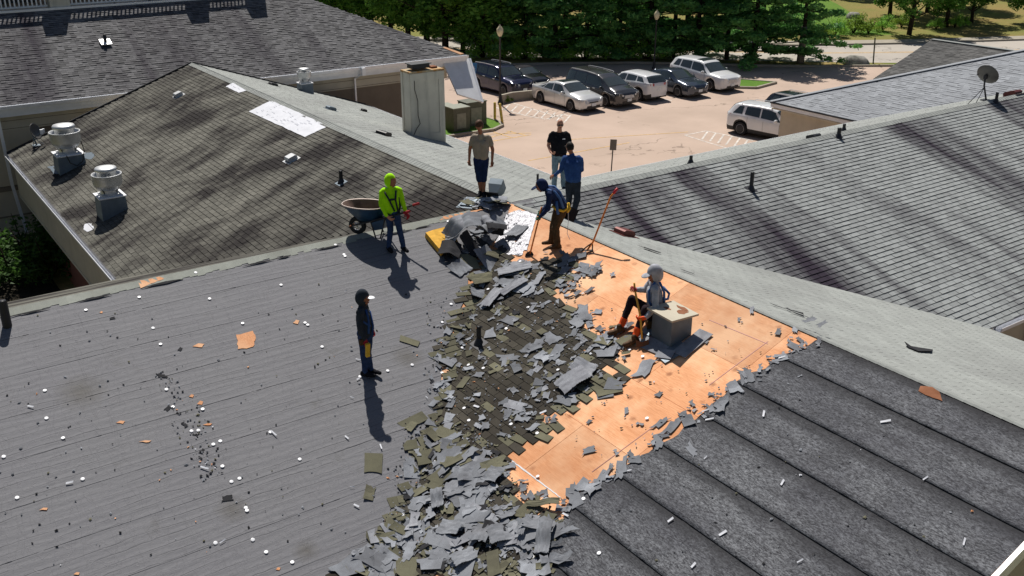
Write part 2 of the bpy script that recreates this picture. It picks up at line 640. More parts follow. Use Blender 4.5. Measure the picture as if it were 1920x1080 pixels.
# the car park, its far kerb follows the grass verge
vx = [(560, 128), (700, 126), (900, 124), (1050, 120), (1180, 119), (1300, 121), (1400, 124), (1520, 126), (1660, 125), (1990, 125)]
far = [G(*p) for p in vx]
lot = [(8.5, -60), (75, -60)] + [(75, far[-1][1] - 6)] + far[::-1] + [(8.5, far[0][1])]
park = sheet("parking_lot", lot, .012, "parking_asphalt", kind="structure")


def ribbon(b, pts, w, h, z=0.0):
    """kerb-like bar along a ground polyline (butt jointed)"""
    for a, c in zip(pts[:-1], pts[1:]):
        a, c = Vector((*a, 0)), Vector((*c, 0))
        d = (c - a)
        if d.length < .01: continue
        nrm = Vector((-d.y, d.x, 0)).normalized() * w / 2
        q = [a + nrm, c + nrm, c - nrm, a - nrm]
        b.prism([p + Vector((0, 0, z)) for p in q], (0, 0, h))
    return b


ribbon(MB(), far, .16, .14).build("kerb", M["concrete"], kind="structure", fix=True)


def line(b, p, q, w, z=.018):
    p, q = Vector((*p, z)), Vector((*q, z))
    n = Vector((-(q - p).y, (q - p).x, 0)).normalized() * w / 2
    b.add([p + n, q + n, q - n, p - n], [(0, 1, 2, 3)])


def markings(name, segs, w, mat):
    for a, c in segs:
        b = MB(); line(b, G(*a), G(*c), w); b.build(name, M[mat], park)


markings("hatch_line", [((926, 201), (985, 217)), ((985, 217), (1022, 224))], .1, "line_white")
for i in range(9):
    x = 946 + i * 14.2
    y0 = 196 + i * 2.6
    markings("hatch_line", [((x + 10, y0), (x - 2, y0 + 11 + i * .3))], .1, "line_white")
markings("hatch_line", [((1055, 214), (1066, 218)), ((1024, 224), (1055, 214))], .1, "line_white")
markings("hatch_line", [((1284, 254), (1324, 246)), ((1324, 246), (1412, 264)), ((1284, 254), (1400, 290))], .1, "line_white")
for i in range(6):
    x = 1327 + i * 15
    markings("hatch_line", [((x, 247 + i * 3.2), (x - 11, 262 + i * 3.4))], .1, "line_white")
for a, c in [((912, 252), (996, 250)), ((918, 266), (996, 253)), ((925, 248), (958, 258)), ((950, 246), (985, 254)), ((905, 262), (960, 247))]:
    markings("bay_line", [(a, c)], .09, "line_yellow")
markings("bay_line", [((1070, 262), (1290, 248)), ((990, 302), (1180, 268))], .08, "line_yellow")
for k in range(-1, 6):
    x = 24.2 + k * 2.75
    b = MB(); line(b, (x, 25.6), (x, 31.0), .1); b.build("bay_line", M["line_white"], park)

# grass verge with the row of trees, road behind
vfar = [G(560, 108), G(900, 109), G(1200, 111), G(1500, 117), G(1660, 119), G(1990, 118)]
sheet("verge", [(p[0], p[1]) for p in far] + vfar[::-1], .05, "lawn_grass", kind="structure")
rn = vfar
rf = [G(560, 74), G(900, 78), G(1200, 82), G(1500, 87), G(1700, 83), G(1990, 74)]
road = sheet("road", rn + rf[::-1], .03, "road_asphalt", kind="structure")
cl0 = [Vector((a[0] * .47 + b_[0] * .53, a[1] * .47 + b_[1] * .53)) for a, b_ in zip(rn, rf)]
for off in (-.16, .16):
    b = MB()
    for a, c in zip(cl0[:-1], cl0[1:]):
        d = (c - a).normalized(); n = Vector((-d.y, d.x)) * off
        line(b, tuple(a + n), tuple(c + n), .12, .036)
    b.build("centre_line", M["line_yellow"], road)
for t_, nm in ((.06, "edge_line"),):
    b = MB()
    l0 = [(a[0] * (1 - t_) + b_[0] * t_, a[1] * (1 - t_) + b_[1] * t_) for a, b_ in zip(rn, rf)]
    for a, c in zip(l0[:-1], l0[1:]): line(b, a, c, .1, .036)
    b.build(nm, M["line_white"], road)
ribbon(MB(), rf, .2, .16).build("road_kerb", M["concrete"], kind="structure", fix=True)
rf2 = [G(560, 68), G(900, 72), G(1200, 76), G(1500, 79), G(1700, 76), G(1990, 67)]
sheet("pavement", rf + rf2[::-1], .10, "concrete", kind="structure")
# lawn rising behind the road
hb = MB()
N1 = 26
rows = []
for j in range(9):
    row = []
    for i in range(N1):
        px = 400 + i * 68
        base = Vector((*G(px, np.interp(px, [560, 900, 1200, 1500, 1700, 1990], [68, 72, 76, 79, 76, 67])), .1))
        d = Vector((HX, HY, 0))
        t = [0, 2, 5, 10, 18, 30, 60, 120, 300][j]
        p = base + d * t
        p.z = .1 + t * .035 + (noise.noise(p * .08) * .5 * min(1, t / 8))
        row.append(len(hb.v)); hb.v.append(tuple(p))
    rows.append(row)
for j in range(8):
    for i in range(N1 - 1):
        hb.f.append((rows[j][i], rows[j][i + 1], rows[j + 1][i + 1], rows[j + 1][i])); hb.r.append(.5); hb.mi.append(0)
hb.mi = [1 if (j >= 1 and 15 <= i <= 18) else 0 for j in range(8) for i in range(N1 - 1)]
hb.build("lawn", [M["dry_grass"], M["lawn_green"]], kind="structure", smooth=True)
gb = [onz(1560, 66), onz(1640, 60), onz(1690, 30), onz(1660, -30), onz(1520, -60), onz(1500, 20)]


def hillz(p):
    return None


# kerbed grass islands
def island(pts, name, mat="lawn_green", kerb=True, h=.13):
    w = [G(*p) for p in pts]
    sheet(name, w, h - .02, mat, th=.1, kind="structure")
    if kerb: ribbon(MB(), w + [w[0]], .16, h + .02).build("kerb", M["concrete"], kind="structure", fix=True)


island([(1300, 152), (1392, 152), (1455, 157), (1418, 167), (1380, 166), (1310, 160)], "grass_island")
island([(800, 244), (820, 222), (905, 222), (935, 231), (942, 238), (925, 246), (870, 254), (820, 262)], "grass_island")

# ================================================================== MAIN BUILDING (cross gabled)
SN = .36
EV = RZ - SN * 7.18                        # eave height
PL = {  # plane: (a, b) with z = RZ + a x + b y
    "K": (SN, 0), "L": (0, SN), "D": (SN, 0), "R": (0, SN), "M": (-.317, 0), "E": (-.345, 0), "N": (0, -.345), "B": (0, -.36)}


def pz(k, x, y): return RZ + PL[k][0] * x + PL[k][1] * y


def on(px, py, k, h=0.0):
    a, b = PL[k]
    return onp(px, py, (-a, -b, 1), RZ + h * math.sqrt(1 + a * a + b * b))


def KL(px, py, h=0.0):
    """a pixel on the torn-off side: whichever of the two near slopes it is on"""
    p = on(px, py, "K", h)
    if p.y < 0 and p.x > p.y: return p, "K"
    return on(px, py, "L", h), "L"


def nrm(k):
    a, b = PL[k]
    return Vector((-a, -b, 1)).normalized()


def uv2w(k, u, v, h=0.0):
    """u along the courses, v down the slope from the ridge"""
    a, b = PL[k]
    g_ = math.hypot(a, b); c = 1 / math.sqrt(1 + g_ * g_)
    dx, dy = -a / g_, -b / g_
    n = nrm(k)
    if abs(dx) > .5: p = Vector((dx * v * c, u, RZ - g_ * v * c))
    else: p = Vector((u, dy * v * c, RZ - g_ * v * c))
    return p + n * h


def w2uv(k, p):
    a, b = PL[k]
    g_ = math.hypot(a, b); c = 1 / math.sqrt(1 + g_ * g_)
    if abs(a) > 0: return (p.y, abs(p.x) / c)
    return (p.x, abs(p.y) / c)


bld = empty("building", (0, 0, 0), label="tan building with crossing gable roofs half stripped of shingles", cat="building")
SLOPE = {}


def slope_slab(k, poly, mat, h=-.012, th=.05, name="roof_slope", label=None):
    P3 = [Vector((x, y, pz(k, x, y))) + nrm(k) * h for x, y in poly]
    b = MB(); b.prism(P3, -nrm(k) * th)
    o = b.build(name, M[mat], bld, fix=True)
    if label: o["label"] = label
    SLOPE[k] = o
    return o


WS = 7.18; WM = 8.15; WN = 7.5; YS = -13.1; YN = 22.1; XE = 34; XW = -17
slope_slab("K", [(0, 0), (-WS, -WS), (-WS, YS), (0, YS)], "plywood", label="stripped slope of orange plywood and black felt")
slope_slab("L", [(0, 0), (-WS, -WS), (XW, -WS), (XW, 0)], "plywood", label="slope covered in weathered grey felt")
slope_slab("D", [(0, 0), (0, YN), (-WS, YN), (-WS, WS)], "shingle_dark", label="dark algae-streaked shingle slope")
slope_slab("E", [(0, 0), (0, YN), (WN, YN), (WN, WN)], "shingle_pale", label="pale grey slope carrying the chimney")
slope_slab("R", [(0, 0), (XE, 0), (XE, -WS), (WM, -WS)], "shingle_light", label="light grey slope with black streaks")
slope_slab("N", [(0, 0), (WN, WN), (XE, WN), (XE, 0)], "shingle_pale")
slope_slab("M", [(0, 0), (WM, -WS), (WM, YS), (0, YS)], "shingle_pale", label="pale grey slope beyond the near ridge")
slope_slab("B", [(0, 0), (XW, 0), (XW, WS), (-WS, WS)], "shingle_dark")


def inside(k, x, y, m=0.0):
    if k == "K": return x <= 0 and YS <= y <= -abs(x) + m
    if k == "L": return y <= 0 and XW <= x <= -abs(y) + m
    if k == "D": return x <= 0 and YN >= y >= abs(x) - m
    if k == "E": return x >= 0 and YN >= y >= abs(x) - m
    if k == "R": return y <= 0 and XE >= x and x >= -y * WM / WS - m
    if k == "N": return y >= 0 and XE >= x >= y - m
    if k == "M": return x >= 0 and YS <= y <= -x * WS / WM + m


def tab(b, k, u0, u1, v0, v1, hb=.010, rnd=.5, h0=.002, lip=.012):
    """one shingle tab: upper end low, butt end proud"""
    P = [uv2w(k, u0, v0, h0), uv2w(k, u1, v0, h0), uv2w(k, u1, v1, h0 + hb), uv2w(k, u0, v1, h0 + hb), uv2w(k, u1, v1, -.004), uv2w(k, u0, v1, -.004),
         uv2w(k, u0, v0, -.004), uv2w(k, u1, v0, -.004)]
    b.add(P, [(0, 1, 2, 3)], rnd)
    b.add(P, [(3, 2, 4, 5), (0, 3, 5, 6), (1, 7, 4, 2)], rnd, 1)


def tab_field(k, mat, vmax, umin, umax, expo=.1436, tw=.305, hb=.010, gap=.010, test=None, parent=None, vary=0.0, mtest=.15, seed=1):
    r = random.Random(seed)
    b = MB()
    n = int(vmax / expo)
    for i in range(n):
        v1 = vmax - i * expo; v0 = max(0, v1 - expo - .004)
        off = (i % 2) * tw * .5 + (i % 3) * .01
        u = umin + off
        wav = 0
        while u < umax:
            w = tw * (1 + r.uniform(-vary, vary))
            p = uv2w(k, u + w / 2, (v0 + v1) / 2)
            if inside(k, p.x, p.y, mtest) and (test is None or test(p)):
                dv = .006 * noise.noise(Vector((u * .6, i * .9, 3)))
                tab(b, k, u + gap / 2, u + w - gap / 2, v0, v1 + dv, hb * r.uniform(.75, 1.3), r.random())
            u += w
    o = b.build("shingle_courses", [M[mat], M["shingle_edge"]], parent or SLOPE.get(k), kind="stuff")
    return o


SK = 1.0628
tab_field("D", "shingle_dark", WS * SK + .03, 0, YN, seed=2, hb=.015, gap=.014)
tab_field("R", "shingle_light", WS * SK + .02, 0, 27, seed=3, hb=.017)
tab_field("M", "shingle_pale", WM * 1.049, YS, 0, seed=4, tw=.305, gap=.006, hb=.006)
tab_field("E", "shingle_pale", WN * 1.058, 0, YN, seed=5)
tab_field("N", "shingle_pale", WN * 1.058, 0, 30, seed=6, vary=.1)

# walls
ZE = EV - .12


def wall_quad(p, q, z0, z1, th=.2, mat="stucco_beige", name="wall", parent=bld):
    p, q = Vector((*p, 0)), Vector((*q, 0))
    n = Vector((-(q - p).y, (q - p).x, 0)).normalized() * th
    b = MB()
    b.prism([p + Vector((0, 0, z0)), q + Vector((0, 0, z0)), q + Vector((0, 0, z1)), p + Vector((0, 0, z1))], n)
    return b.build(name, M[mat], parent, fix=True)


i_ = .5
WB = -.8
# deep painted band below the dark slope's eave, recessed wall under it
wall_quad((-WS + .12, YN - .05), (-WS + .12, WS), EV - 1.55, EV - .14)
wall_quad((-WS + .11, YN - .1), (-WS + .11, WS), EV - 1.66, EV - 1.56, .1, "trim_beige", "moulding")
wall_quad((-WS + .75, YN - .1), (-WS + .75, WS), WB, EV - 1.5, .2, "stucco_brown")
wall_quad((-WS + .68, YN - .1), (-WS + .68, WS), WB, 0.5, .05, "brick_red", "plinth")
wall_quad((-WS, WS - i_), (XW, WS - i_), WB, EV - .1)
wall_quad((XW, WS - i_), (XW, -WS + i_), WB, EV - .1)
wall_quad((XW + .3, -WS + i_), (-WS + i_, -WS + i_), WB, EV - .1)
wall_quad((-WS + i_, -WS + i_), (-WS + i_, YS + .45), WB, EV - .1)
wall_quad((WM - i_, YS + .45), (WM - i_, -WS + i_), WB, EV - .1)
wall_quad((WM - i_, -WS + i_), (XE, -WS + i_), WB, EV - .1)
wall_quad((XE, WN - i_), (WN - i_, WN - i_), WB, EV - .1)
wall_quad((WN - i_, WN - i_), (WN - i_, YN - .1), WB, EV - .1)


def gable(y, xl, xr, off, name="gable_wall"):
    b = MB()
    b.prism([(xl, y, WB), (xr, y, WB), (xr, y, pz("M" if y < 0 else "E", xr, y) - .08), (0, y, RZ - .08), (xl, y, pz("D", xl, y) - .08)], (0, off, 0))
    b.build(name, M["stucco_beige"], bld, fix=True)


gable(YS + .45, -WS + i_, WM - i_, .2)
gable(YN - .25, -WS + i_, WN - i_, .2)


def bar(name, p, q, w, h, mat, parent, up=(0, 0, 1), **k):
    p, q = Vector(p), Vector(q)
    d = (q - p); L_ = d.length
    x = d.normalized(); z = Vector(up); z = (z - x * z.dot(x)).normalized(); y = z.cross(x)
    rot = Matrix((x, y, z)).transposed()
    b = MB(); b.box((p + q) / 2, (L_, w, h), rot)
    return b.build(name, M[mat], parent, **k)


def gutter(p, q, out, mat="white_metal", parent=bld, w=.13, h=.12, name="gutter"):
    """open U gutter, out = outward horizontal unit vector"""
    p, q, out = Vector(p), Vector(q), Vector(out)
    prof = [(0, 0), (0, -h), (w * .8, -h), (w, -.02), (w, 0), (w - .012, 0), (w - .014, -.02), (w * .8 - .01, -h + .012), (.012, -h + .012), (.012, 0)]
    b = MB()
    n = len(prof)
    vs = [e + out * a + Vector((0, 0, c)) for e in (p, q) for a, c in prof]
    b.add(vs, [(i, (i + 1) % n, n + (i + 1) % n, n + i) for i in range(n)] + [tuple(range(n))[::-1], tuple(range(n, 2 * n))])
    return b.build(name, M[mat], parent, fix=True)


gutter((-WS, YN, EV - .02), (-WS, WS, EV - .02), (-1, 0, 0))
gutter((WM + .3, -WS, EV - .02), (XE, -WS, EV - .02), (0, -1, 0), w=.16)
gutter((WN, WN + .2, EV - .03), (WN, YN, EV - .03), (1, 0, 0))
gutter((WN + .3, WN, EV - .03), (XE, WN, EV - .03), (0, 1, 0))
gutter((-WS, -WS - .1, EV - .02), (-WS, YS, EV - .02), (-1, 0, 0))
bar("fascia", (WM + .1, -WS + .04, EV - .16), (XE, -WS + .04, EV - .16), .05, .22, "trim_white", bld)
bar("fascia", (-WS + .04, YN, EV - .12), (-WS + .04, WS, EV - .12), .05, .16, "dark_metal", bld)
# window under the light slope's eave
wn_ = MB(); wn_.bbox(11.2, 14.2, -WS + .28, -WS + .34, 1.2, 2.7); wn_o = wn_.build("window", M["glass_dark"], bld)
for x in (10.98, 12.7, 14.4):
    bar("window_frame", (x, -WS + .30, 1.05), (x, -WS + .30, 2.9), .12, .1, "trim_beige", wn_o, up=(1, 0, 0))
# dark drip edges and rake trim
for k, x0 in (("D", -WS), ("E", WN)):
    bar("rake_trim", (0, YN + .03, RZ - .02), (x0, YN + .03, pz(k, x0, 0) - .02), .06, .16, "dark_metal", bld)
for k, x0 in (("K", -WS), ("M", WM)):
    bar("rake_trim", (0, YS - .03, RZ - .04), (x0, YS - .03, pz(k, x0, 0) - .04), .06, .17, "white_metal", bld)
bar("drip_edge", (-WS - .015, YN, EV + .004), (-WS - .015, WS, EV + .004), .05, .02, "dark_metal", bld)
bar("drip_edge", (WM, -WS - .015, EV + .004), (XE, -WS - .015, EV + .004), .05, .02, "dark_metal", bld)


# ridge caps: overlapping bent pieces
def ridge_caps(ka, kb, axis, a0, a1, mat, wa=.16, wb=.16, step=.143, jag=0.0, skip=None, seed=5):
    r = random.Random(seed)
    b = MB()
    t = a0
    s_ = 1 if a1 > a0 else -1
    while (a1 - t) * s_ > 0:
        t2 = t + s_ * (step + .01)
        if skip is None or not skip(t):
            ja, jb = wa + r.uniform(-jag, jag), wb + r.uniform(-jag * .3, jag * .3)
            pts = []
            for tt, hh in ((t, .028), (t2, .020)):
                if axis == 'x':
                    pts += [uv2w(ka, tt, ja, hh * .7), Vector((tt, 0, RZ + hh)), uv2w(kb, tt, jb, hh * .7)]
                else:
                    pts += [uv2w(ka, tt, ja, hh * .7), Vector((0, tt, RZ + hh)), uv2w(kb, tt, jb, hh * .7)]
            low = [p - Vector((0, 0, .03)) for p in pts[:3]]
            b.add(pts + low, [(0, 1, 4, 3), (1, 2, 5, 4), (0, 6, 7, 1), (1, 7, 8, 2)], r.random())
        t += s_ * step
    return b.build("ridge_cap", M[mat], bld, kind="stuff")


ridge_caps("L", "B", 'x', -1.1, XW, "ridge_green_grey", .175, .17, jag=.035)
ridge_caps("D", "E", 'y', .9, YN, "shingle_pale", .17, .17)
ridge_caps("R", "N", 'x', 1.2, 30, "shingle_pale", .17, .17)
ridge_caps("K", "M", 'y', -.2, YS, "shingle_pale", .03, .17)


tr_ = random.Random(3)
for x_ in (-2.6, -3.4, -4.9, -5.7, -6.4, -8.3, -9.4, -10.6):
    l_ = tr_.uniform(.25, .8); b = MB()
    b.prism([uv2w("L", x_ + l_ * q_, .20 + .02 * tr_.random() + w_, .030) for q_, w_ in ((0, 0), (.3, -.02), (.7, -.025), (1, 0), (.6, .02), (.3, .015))], -nrm("L") * .006)
    b.build("torn_flap", M["scrap_dark"], SLOPE["L"], fix=True)
# ---------------------------------------------------------------- near slopes: polygons traced on the slopes
def poly_px(pts, k): return [w2uv(k, on(x, y, k)) for x, y in pts]


def pip(x, y, poly):
    c = False
    n = len(poly)
    j = n - 1
    for i in range(n):
        xi, yi = poly[i]; xj, yj = poly[j]
        if (yi > y) != (yj > y) and x < (xj - xi) * (y - yi) / (yj - yi) + xi: c = not c
        j = i
    return c


def ragged(poly, step=.1, amp=.035, seed=1, keep=None):
    r = random.Random(seed)
    out = []
    n = len(poly)
    for i in range(n):
        a, c = Vector(poly[i]), Vector(poly[(i + 1) % n])
        if keep and (i in keep): out.append(tuple(a)); continue
        m_ = max(1, int((c - a).length / step))
        d = (c - a); nn = Vector((-d.y, d.x)).normalized() if d.length > 0 else Vector((0, 0))
        for j in range(m_):
            w = r.uniform(-amp, amp) + amp * 1.3 * noise.noise(Vector((a.x + j * .9, a.y * 3, seed * 7.1)))
            out.append(tuple(a + d * ((j + r.uniform(-.25, .25) * (j > 0)) / m_) + nn * w))
    return out


def clip_half(poly, f):
    """keep f(p) >= 0"""
    out = []
    for i in range(len(poly)):
        a, c = poly[i], poly[(i + 1) % len(poly)]
        fa, fc = f(a), f(c)
        if fa >= 0: out.append(a)
        if (fa >= 0) != (fc >= 0):
            t = fa / (fa - fc)
            out.append((a[0] + (c[0] - a[0]) * t, a[1] + (c[1] - a[1]) * t))
    return out


# plywood panels laid on the near right slope (1.22 m x 2.44 m, staggered)
deck_r = random.Random(3)
for row in range(7):
    v0 = row * 1.22 + .02; v1 = v0 + 1.214
    u = -13.1 + (row % 2) * 1.22 - 2.44
    while u < 0:
        a0, a1 = u + .003, u + 2.437
        poly = clip_half([(a0, v0), (a1, v0), (a1, v1), (a0, v1)], lambda p: -p[0] - p[1] / SK * 1.0 + .35)
        poly = clip_half(poly, lambda p: p[0] - YS)
        poly = clip_half(poly, lambda p: 7.6 - p[1])
        if len(poly) > 2:
            b = MB(); hh = deck_r.uniform(-.001, .001)
            b.prism([uv2w("K", p[0], p[1], hh - .0015) for p in poly], -nrm("K") * .012, rnd=deck_r.random())
            b.build("deck_panel", M["plywood"], SLOPE["K"], fix=True)
        u += 2.44

# black felt on the near right slope; the torn upper-left edge traced from the picture
felt_edge = [(1532, 640), (1500, 655), (1465, 668), (1440, 690), (1408, 700), (1385, 716), (1345, 752), (1318, 775), (1296, 792), (1262, 822), (1228, 838), (1195, 860), (1180, 870), (1150, 888), (1120, 905), (1092, 920), (1062, 948), (1055, 975), (1040, 1010), (1010, 1040), (985, 1075), (960, 1110)]
fe = [w2uv("K", on(x, y, "K")) for x, y in felt_edge]           # (u = Y, v)
fe_v = np.array([p[1] for p in fe]); fe_u = np.array([p[0] for p in fe])
order = np.argsort(fe_v)
fe_v, fe_u = fe_v[order], fe_u[order]
fr = random.Random(11)
LAP = .835
vlap = -.185
lapno = 0
while vlap < 7.63:
    v0, v1 = max(vlap, .02), min(vlap + LAP + .06, 7.66)
    # split into sheets along u
    ends = [YS + .02]
    ustart = float(np.interp((v0 + v1) / 2, fe_v, fe_u))
    u = YS + fr.uniform(1.0, 3.2)
    while u < ustart - 1.0:
        ends.append(u); u += fr.uniform(1.6, 3.6)
    ends.append(None)
    for a, c in zip(ends[:-1], ends[1:]):
        nu, nv = 26, 9
        b = MB()
        dn = []
        for jv in range(nv + 1):
            v = v0 + (v1 - v0) * jv / nv
            if c is None:
                ue = float(np.interp(v, fe_v, fe_u)) + .05 * noise.noise(Vector((v * 5, lapno * 3.3, 0))) + .03 * noise.noise(Vector((v * 17, lapno, 5)))
                ue = min(ue, -v / SK + .3)
            else: ue = c + .04
            ua = a - (.0 if a == YS + .02 else 0)
            for iu in range(nu + 1):
                uu = ua + (ue - ua) * iu / nu
                h = .006 + .010 * (jv / nv) + .010 * noise.noise(Vector((uu * .8, v * 1.6, 1.7)))
                h += .004 * max(0, noise.noise(Vector((uu * .7 + v * 2.4, v * .5, 9)))) * (1 if jv > 1 else 0)
                if c is not None and iu >= nu - 1: h += .006
                if jv == nv: h += .008 + .006 * noise.noise(Vector((uu * 1.7, lapno, 2)))
                b.v.append(tuple(uv2w("K", uu, v, max(h, .004) + lapno * 0.0)))
                dn.append(jv / nv)
        for jv in range(nv):
            for iu in range(nu):
                q = jv * (nu + 1) + iu
                b.f.append((q, q + nu + 1, q + nu + 2, q + 1)); b.r.append(.5); b.mi.append(0)
        # lower lip
        s0 = len(b.v)
        for iu in range(nu + 1):
            q = Vector(b.v[nv * (nu + 1) + iu])
            b.v.append(tuple(q - nrm("K") * .012)); dn.append(1)
        for iu in range(nu):
            q = nv * (nu + 1) + iu
            b.f.append((q, s0 + iu, s0 + iu + 1, q + 1)); b.r.append(.5); b.mi.append(0)
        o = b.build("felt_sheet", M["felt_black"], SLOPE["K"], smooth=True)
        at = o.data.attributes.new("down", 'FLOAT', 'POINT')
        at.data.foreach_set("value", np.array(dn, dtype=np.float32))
    vlap += LAP
    lapno += 1

# weathered felt on the near left slope
L_edge = [(1000, 384), (965, 398), (940, 430), (905, 470), (880, 490), (870, 520), (868, 555), (850, 590), (835, 640), (820, 690), (815, 740), (808, 780), (800, 830), (790, 880), (780, 930), (760, 960), (735, 985), (720, 1010), (700, 1035), (690, 1060), (680, 1090)]
le = [w2uv("L", on(x, y, "L")) for x, y in L_edge]              # (u = X, v)
le = sorted(le, key=lambda p: p[1])
le_v = np.array([p[1] for p in le]); le_u = np.array([p[0] for p in le])
lr = random.Random(21)
LAP = .868
vlap = .02 - .2
lapno = 0
while vlap < 7.6:
    v0, v1 = max(vlap, .02), min(vlap + LAP + .05, 7.66)
    uend = float(np.interp((v0 + v1) / 2, le_v, le_u))
    ends = [XW]
    u = -14.5 + lr.uniform(0, 2.5)
    while u < uend - 1.2:
        ends.append(u); u += lr.uniform(2.0, 4.5)
    ends.append(None)
    for a, c in zip(ends[:-1], ends[1:]):
        nu, nv = 60, 14
        b = MB()
        for jv in range(nv + 1):
            v = v0 + (v1 - v0) * jv / nv
            ue = (float(np.interp(v, le_v, le_u)) + .10) if c is None else c + .05
            for iu in range(nu + 1):
                uu = a + (ue - a) * iu / nu
                h = .009 + .003 * jv / nv + .004 * noise.noise(Vector((uu * .9, v * 3.5, 1.7)))
                if jv == nv: h += .001 + .003 * noise.noise(Vector((uu * 2.1, lapno, 2)))
                if c is not None and iu >= nu - 1: h += .004
                vv = v + (0.012 * noise.noise(Vector((uu * .8, lapno * 3, 7))) if jv == nv else 0)
                b.v.append(tuple(uv2w("L", uu, vv, h)))
        for jv in range(nv):
            for iu in range(nu):
                q = jv * (nu + 1) + iu
                b.f.append((q, q + 1, q + nu + 2, q + nu + 1)[::-1]); b.r.append(.5); b.mi.append(0)
        s0 = len(b.v)
        for iu in range(nu + 1):
            b.v.append(tuple(Vector(b.v[nv * (nu + 1) + iu]) - nrm("L") * .012))
        for iu in range(nu):
            q = nv * (nu + 1) + iu
            b.f.append((q, q + 1, s0 + iu + 1, s0 + iu)); b.r.append(.5); b.mi.append(0)
        smooth_angle(b.build("felt_sheet", M["felt_weathered"], SLOPE["L"]), 28)
    vlap += LAP
    lapno += 1

# torn holes in the left felt that show bare wood, and on the right slope
def patch(pts, k, mat, h=.022, seed=1, name="bare_patch", amp=.012, step=.06, label=None, parent=None):
    uv = ragged([w2uv(k, on(x, y, k)) for x, y in pts], step, amp, seed)
    b = MB(); b.prism([uv2w(k, p[0], p[1], h) for p in uv], -nrm(k) * .006, rnd=.4)
    o = b.build(name, M[mat], parent or SLOPE[k], fix=True)
    if label: o["label"] = label
    return o


patch([(443, 630), (473, 622), (480, 630), (475, 652), (447, 656)], "L", "plywood", label="square hole showing orange plywood")
patch([(257, 529), (308, 518), (307, 524), (278, 535), (264, 542)], "L", "plywood", seed=2)
for i, (x, y, w, h) in enumerate([(372, 649, 11, 4), (555, 605, 6, 4), (375, 757, 6, 4), (226, 793, 8, 3), (272, 829, 12, 2), (82, 956, 9, 3), (389, 797, 9, 2), (144, 1077, 6, 3), (190, 587, 3, 2), (635, 1062, 4, 3), (521, 1068, 4, 3), (359, 744, 4, 3)]):
    patch([(x - w, y + h * .5), (x, y - h), (x + w, y - h * .6), (x + w * .6, y + h)], "L", "plywood", seed=10 + i, amp=.006, step=.04)
patch([(1739, 714), (1752, 708), (1795, 728), (1762, 735), (1748, 728)], "K", "rusty", h=.02, seed=7, label="torn strip of reddish wood")
patch([(740, 560 - 52), (0, 0)][:0] or [(815, 404), (870, 392), (905, 388), (880, 396), (830, 408)], "L", "plywood", seed=9)
# silver membrane at the top of the valley and its white seam
patch([(985, 386), (1008, 402), (1000, 425), (985, 462), (978, 480), (950, 478), (925, 462), (930, 430), (945, 405)], "K", "silver_membrane", h=.012, seed=4, amp=.02, name="membrane", label="crinkled silver membrane")
patch([(1004, 402), (1008, 402), (988, 470), (983, 470)], "K", "sheet_white", h=.016, seed=5, amp=.004, name="membrane_seam")
patch([(947, 853), (990, 885), (1052, 933), (1050.5, 934), (988, 887), (945.5, 854.5)], "K", "membrane_seal", h=.004, seed=6, amp=.004, name="chalk_line")
for q in ([(1110, 885), (1225, 800)], [(1330, 600), (1440, 645)], [(1440, 640), (1330, 722)]):
    a, c = on(*q[0], "K"), on(*q[1], "K")
    bar("seam_line", a + nrm("K") * .001, c + nrm("K") * .001, .012, .004, "maroon_metal", SLOPE["K"], up=nrm("K"))

# the old shingles still lying in the valley
old_K = poly_px([(1000, 490), (1060, 480), (1110, 500), (1040, 545), (1080, 585), (1110, 620), (1170, 655), (1180, 700), (1110, 745), (1020, 815), (960, 850), (945, 900), (1000, 930), (1060, 980), (1050, 1020), (1010, 1060), (985, 1110), (600, 1100), (680, 900), (760, 700), (850, 560), (885, 500), (900, 472), (930, 466), (962, 478)], "K")
old_L = poly_px([(905, 500), (870, 545), (845, 590), (835, 612), (812, 650), (822, 690), (808, 735), (812, 775), (790, 800), (785, 830), (800, 880), (765, 930), (745, 965), (735, 990), (700, 1020), (660, 1045), (610, 1090), (900, 1100), (1000, 700), (950, 500)], "L")
svar = {}
for k in ("K", "L"):
    for mt in ("shingle_worn", "shingle_olive"):
        for i in range(6):
            # local: u -> x, v -> y ; centred tab, sits on z=0
            b = MB(); h = .008 + .002 * (i % 3); w, e = .296, .148
            b.add([(-w / 2, 0, .002), (w / 2, 0, .002), (w / 2, e, h), (-w / 2, e, h), (w / 2, e, -.002), (-w / 2, e, -.002), (-w / 2, 0, -.002), (w / 2, 0, -.002)],
                  [(0, 1, 2, 3), (3, 2, 4, 5), (0, 3, 5, 6), (1, 7, 4, 2), (0, 6, 7, 1)], (i + .5) / 6)
            svar[(k, mt, i)] = b.mesh("shingle", M[mt])
sr = random.Random(8)
basis = {}
for k in ("K", "L"):
    o0 = uv2w(k, 0, 0); ex = uv2w(k, 1, 0) - o0; ey = uv2w(k, 0, 1) - o0
    basis[k] = (ex, ey, nrm(k))
extra = MB()
cand = []
for k, poly in (("K", old_K), ("L", old_L)):
    for i in range(54):
        v0 = 7.63 - (i + 1) * .1436
        if v0 < 0: break
        u = (-14 if k == "K" else -12) + (i % 2) * .1525
        while u < 0:
            uc, vc = u + .1525, v0 + .07
            p = uv2w(k, uc, vc)
            jit = .12 * noise.noise(Vector((uc * 1.3, vc * 1.3, 4)))
            if pip(uc + jit, vc + jit, poly) and inside(k, p.x, p.y, .12):
                edge = not (pip(uc + .33, vc, poly) and pip(uc - .33, vc, poly) and pip(uc, vc + .18, poly) and pip(uc, vc - .18, poly))
                if not (edge and sr.random() < .18): cand.append((k, uc, v0, edge))
            u += .305
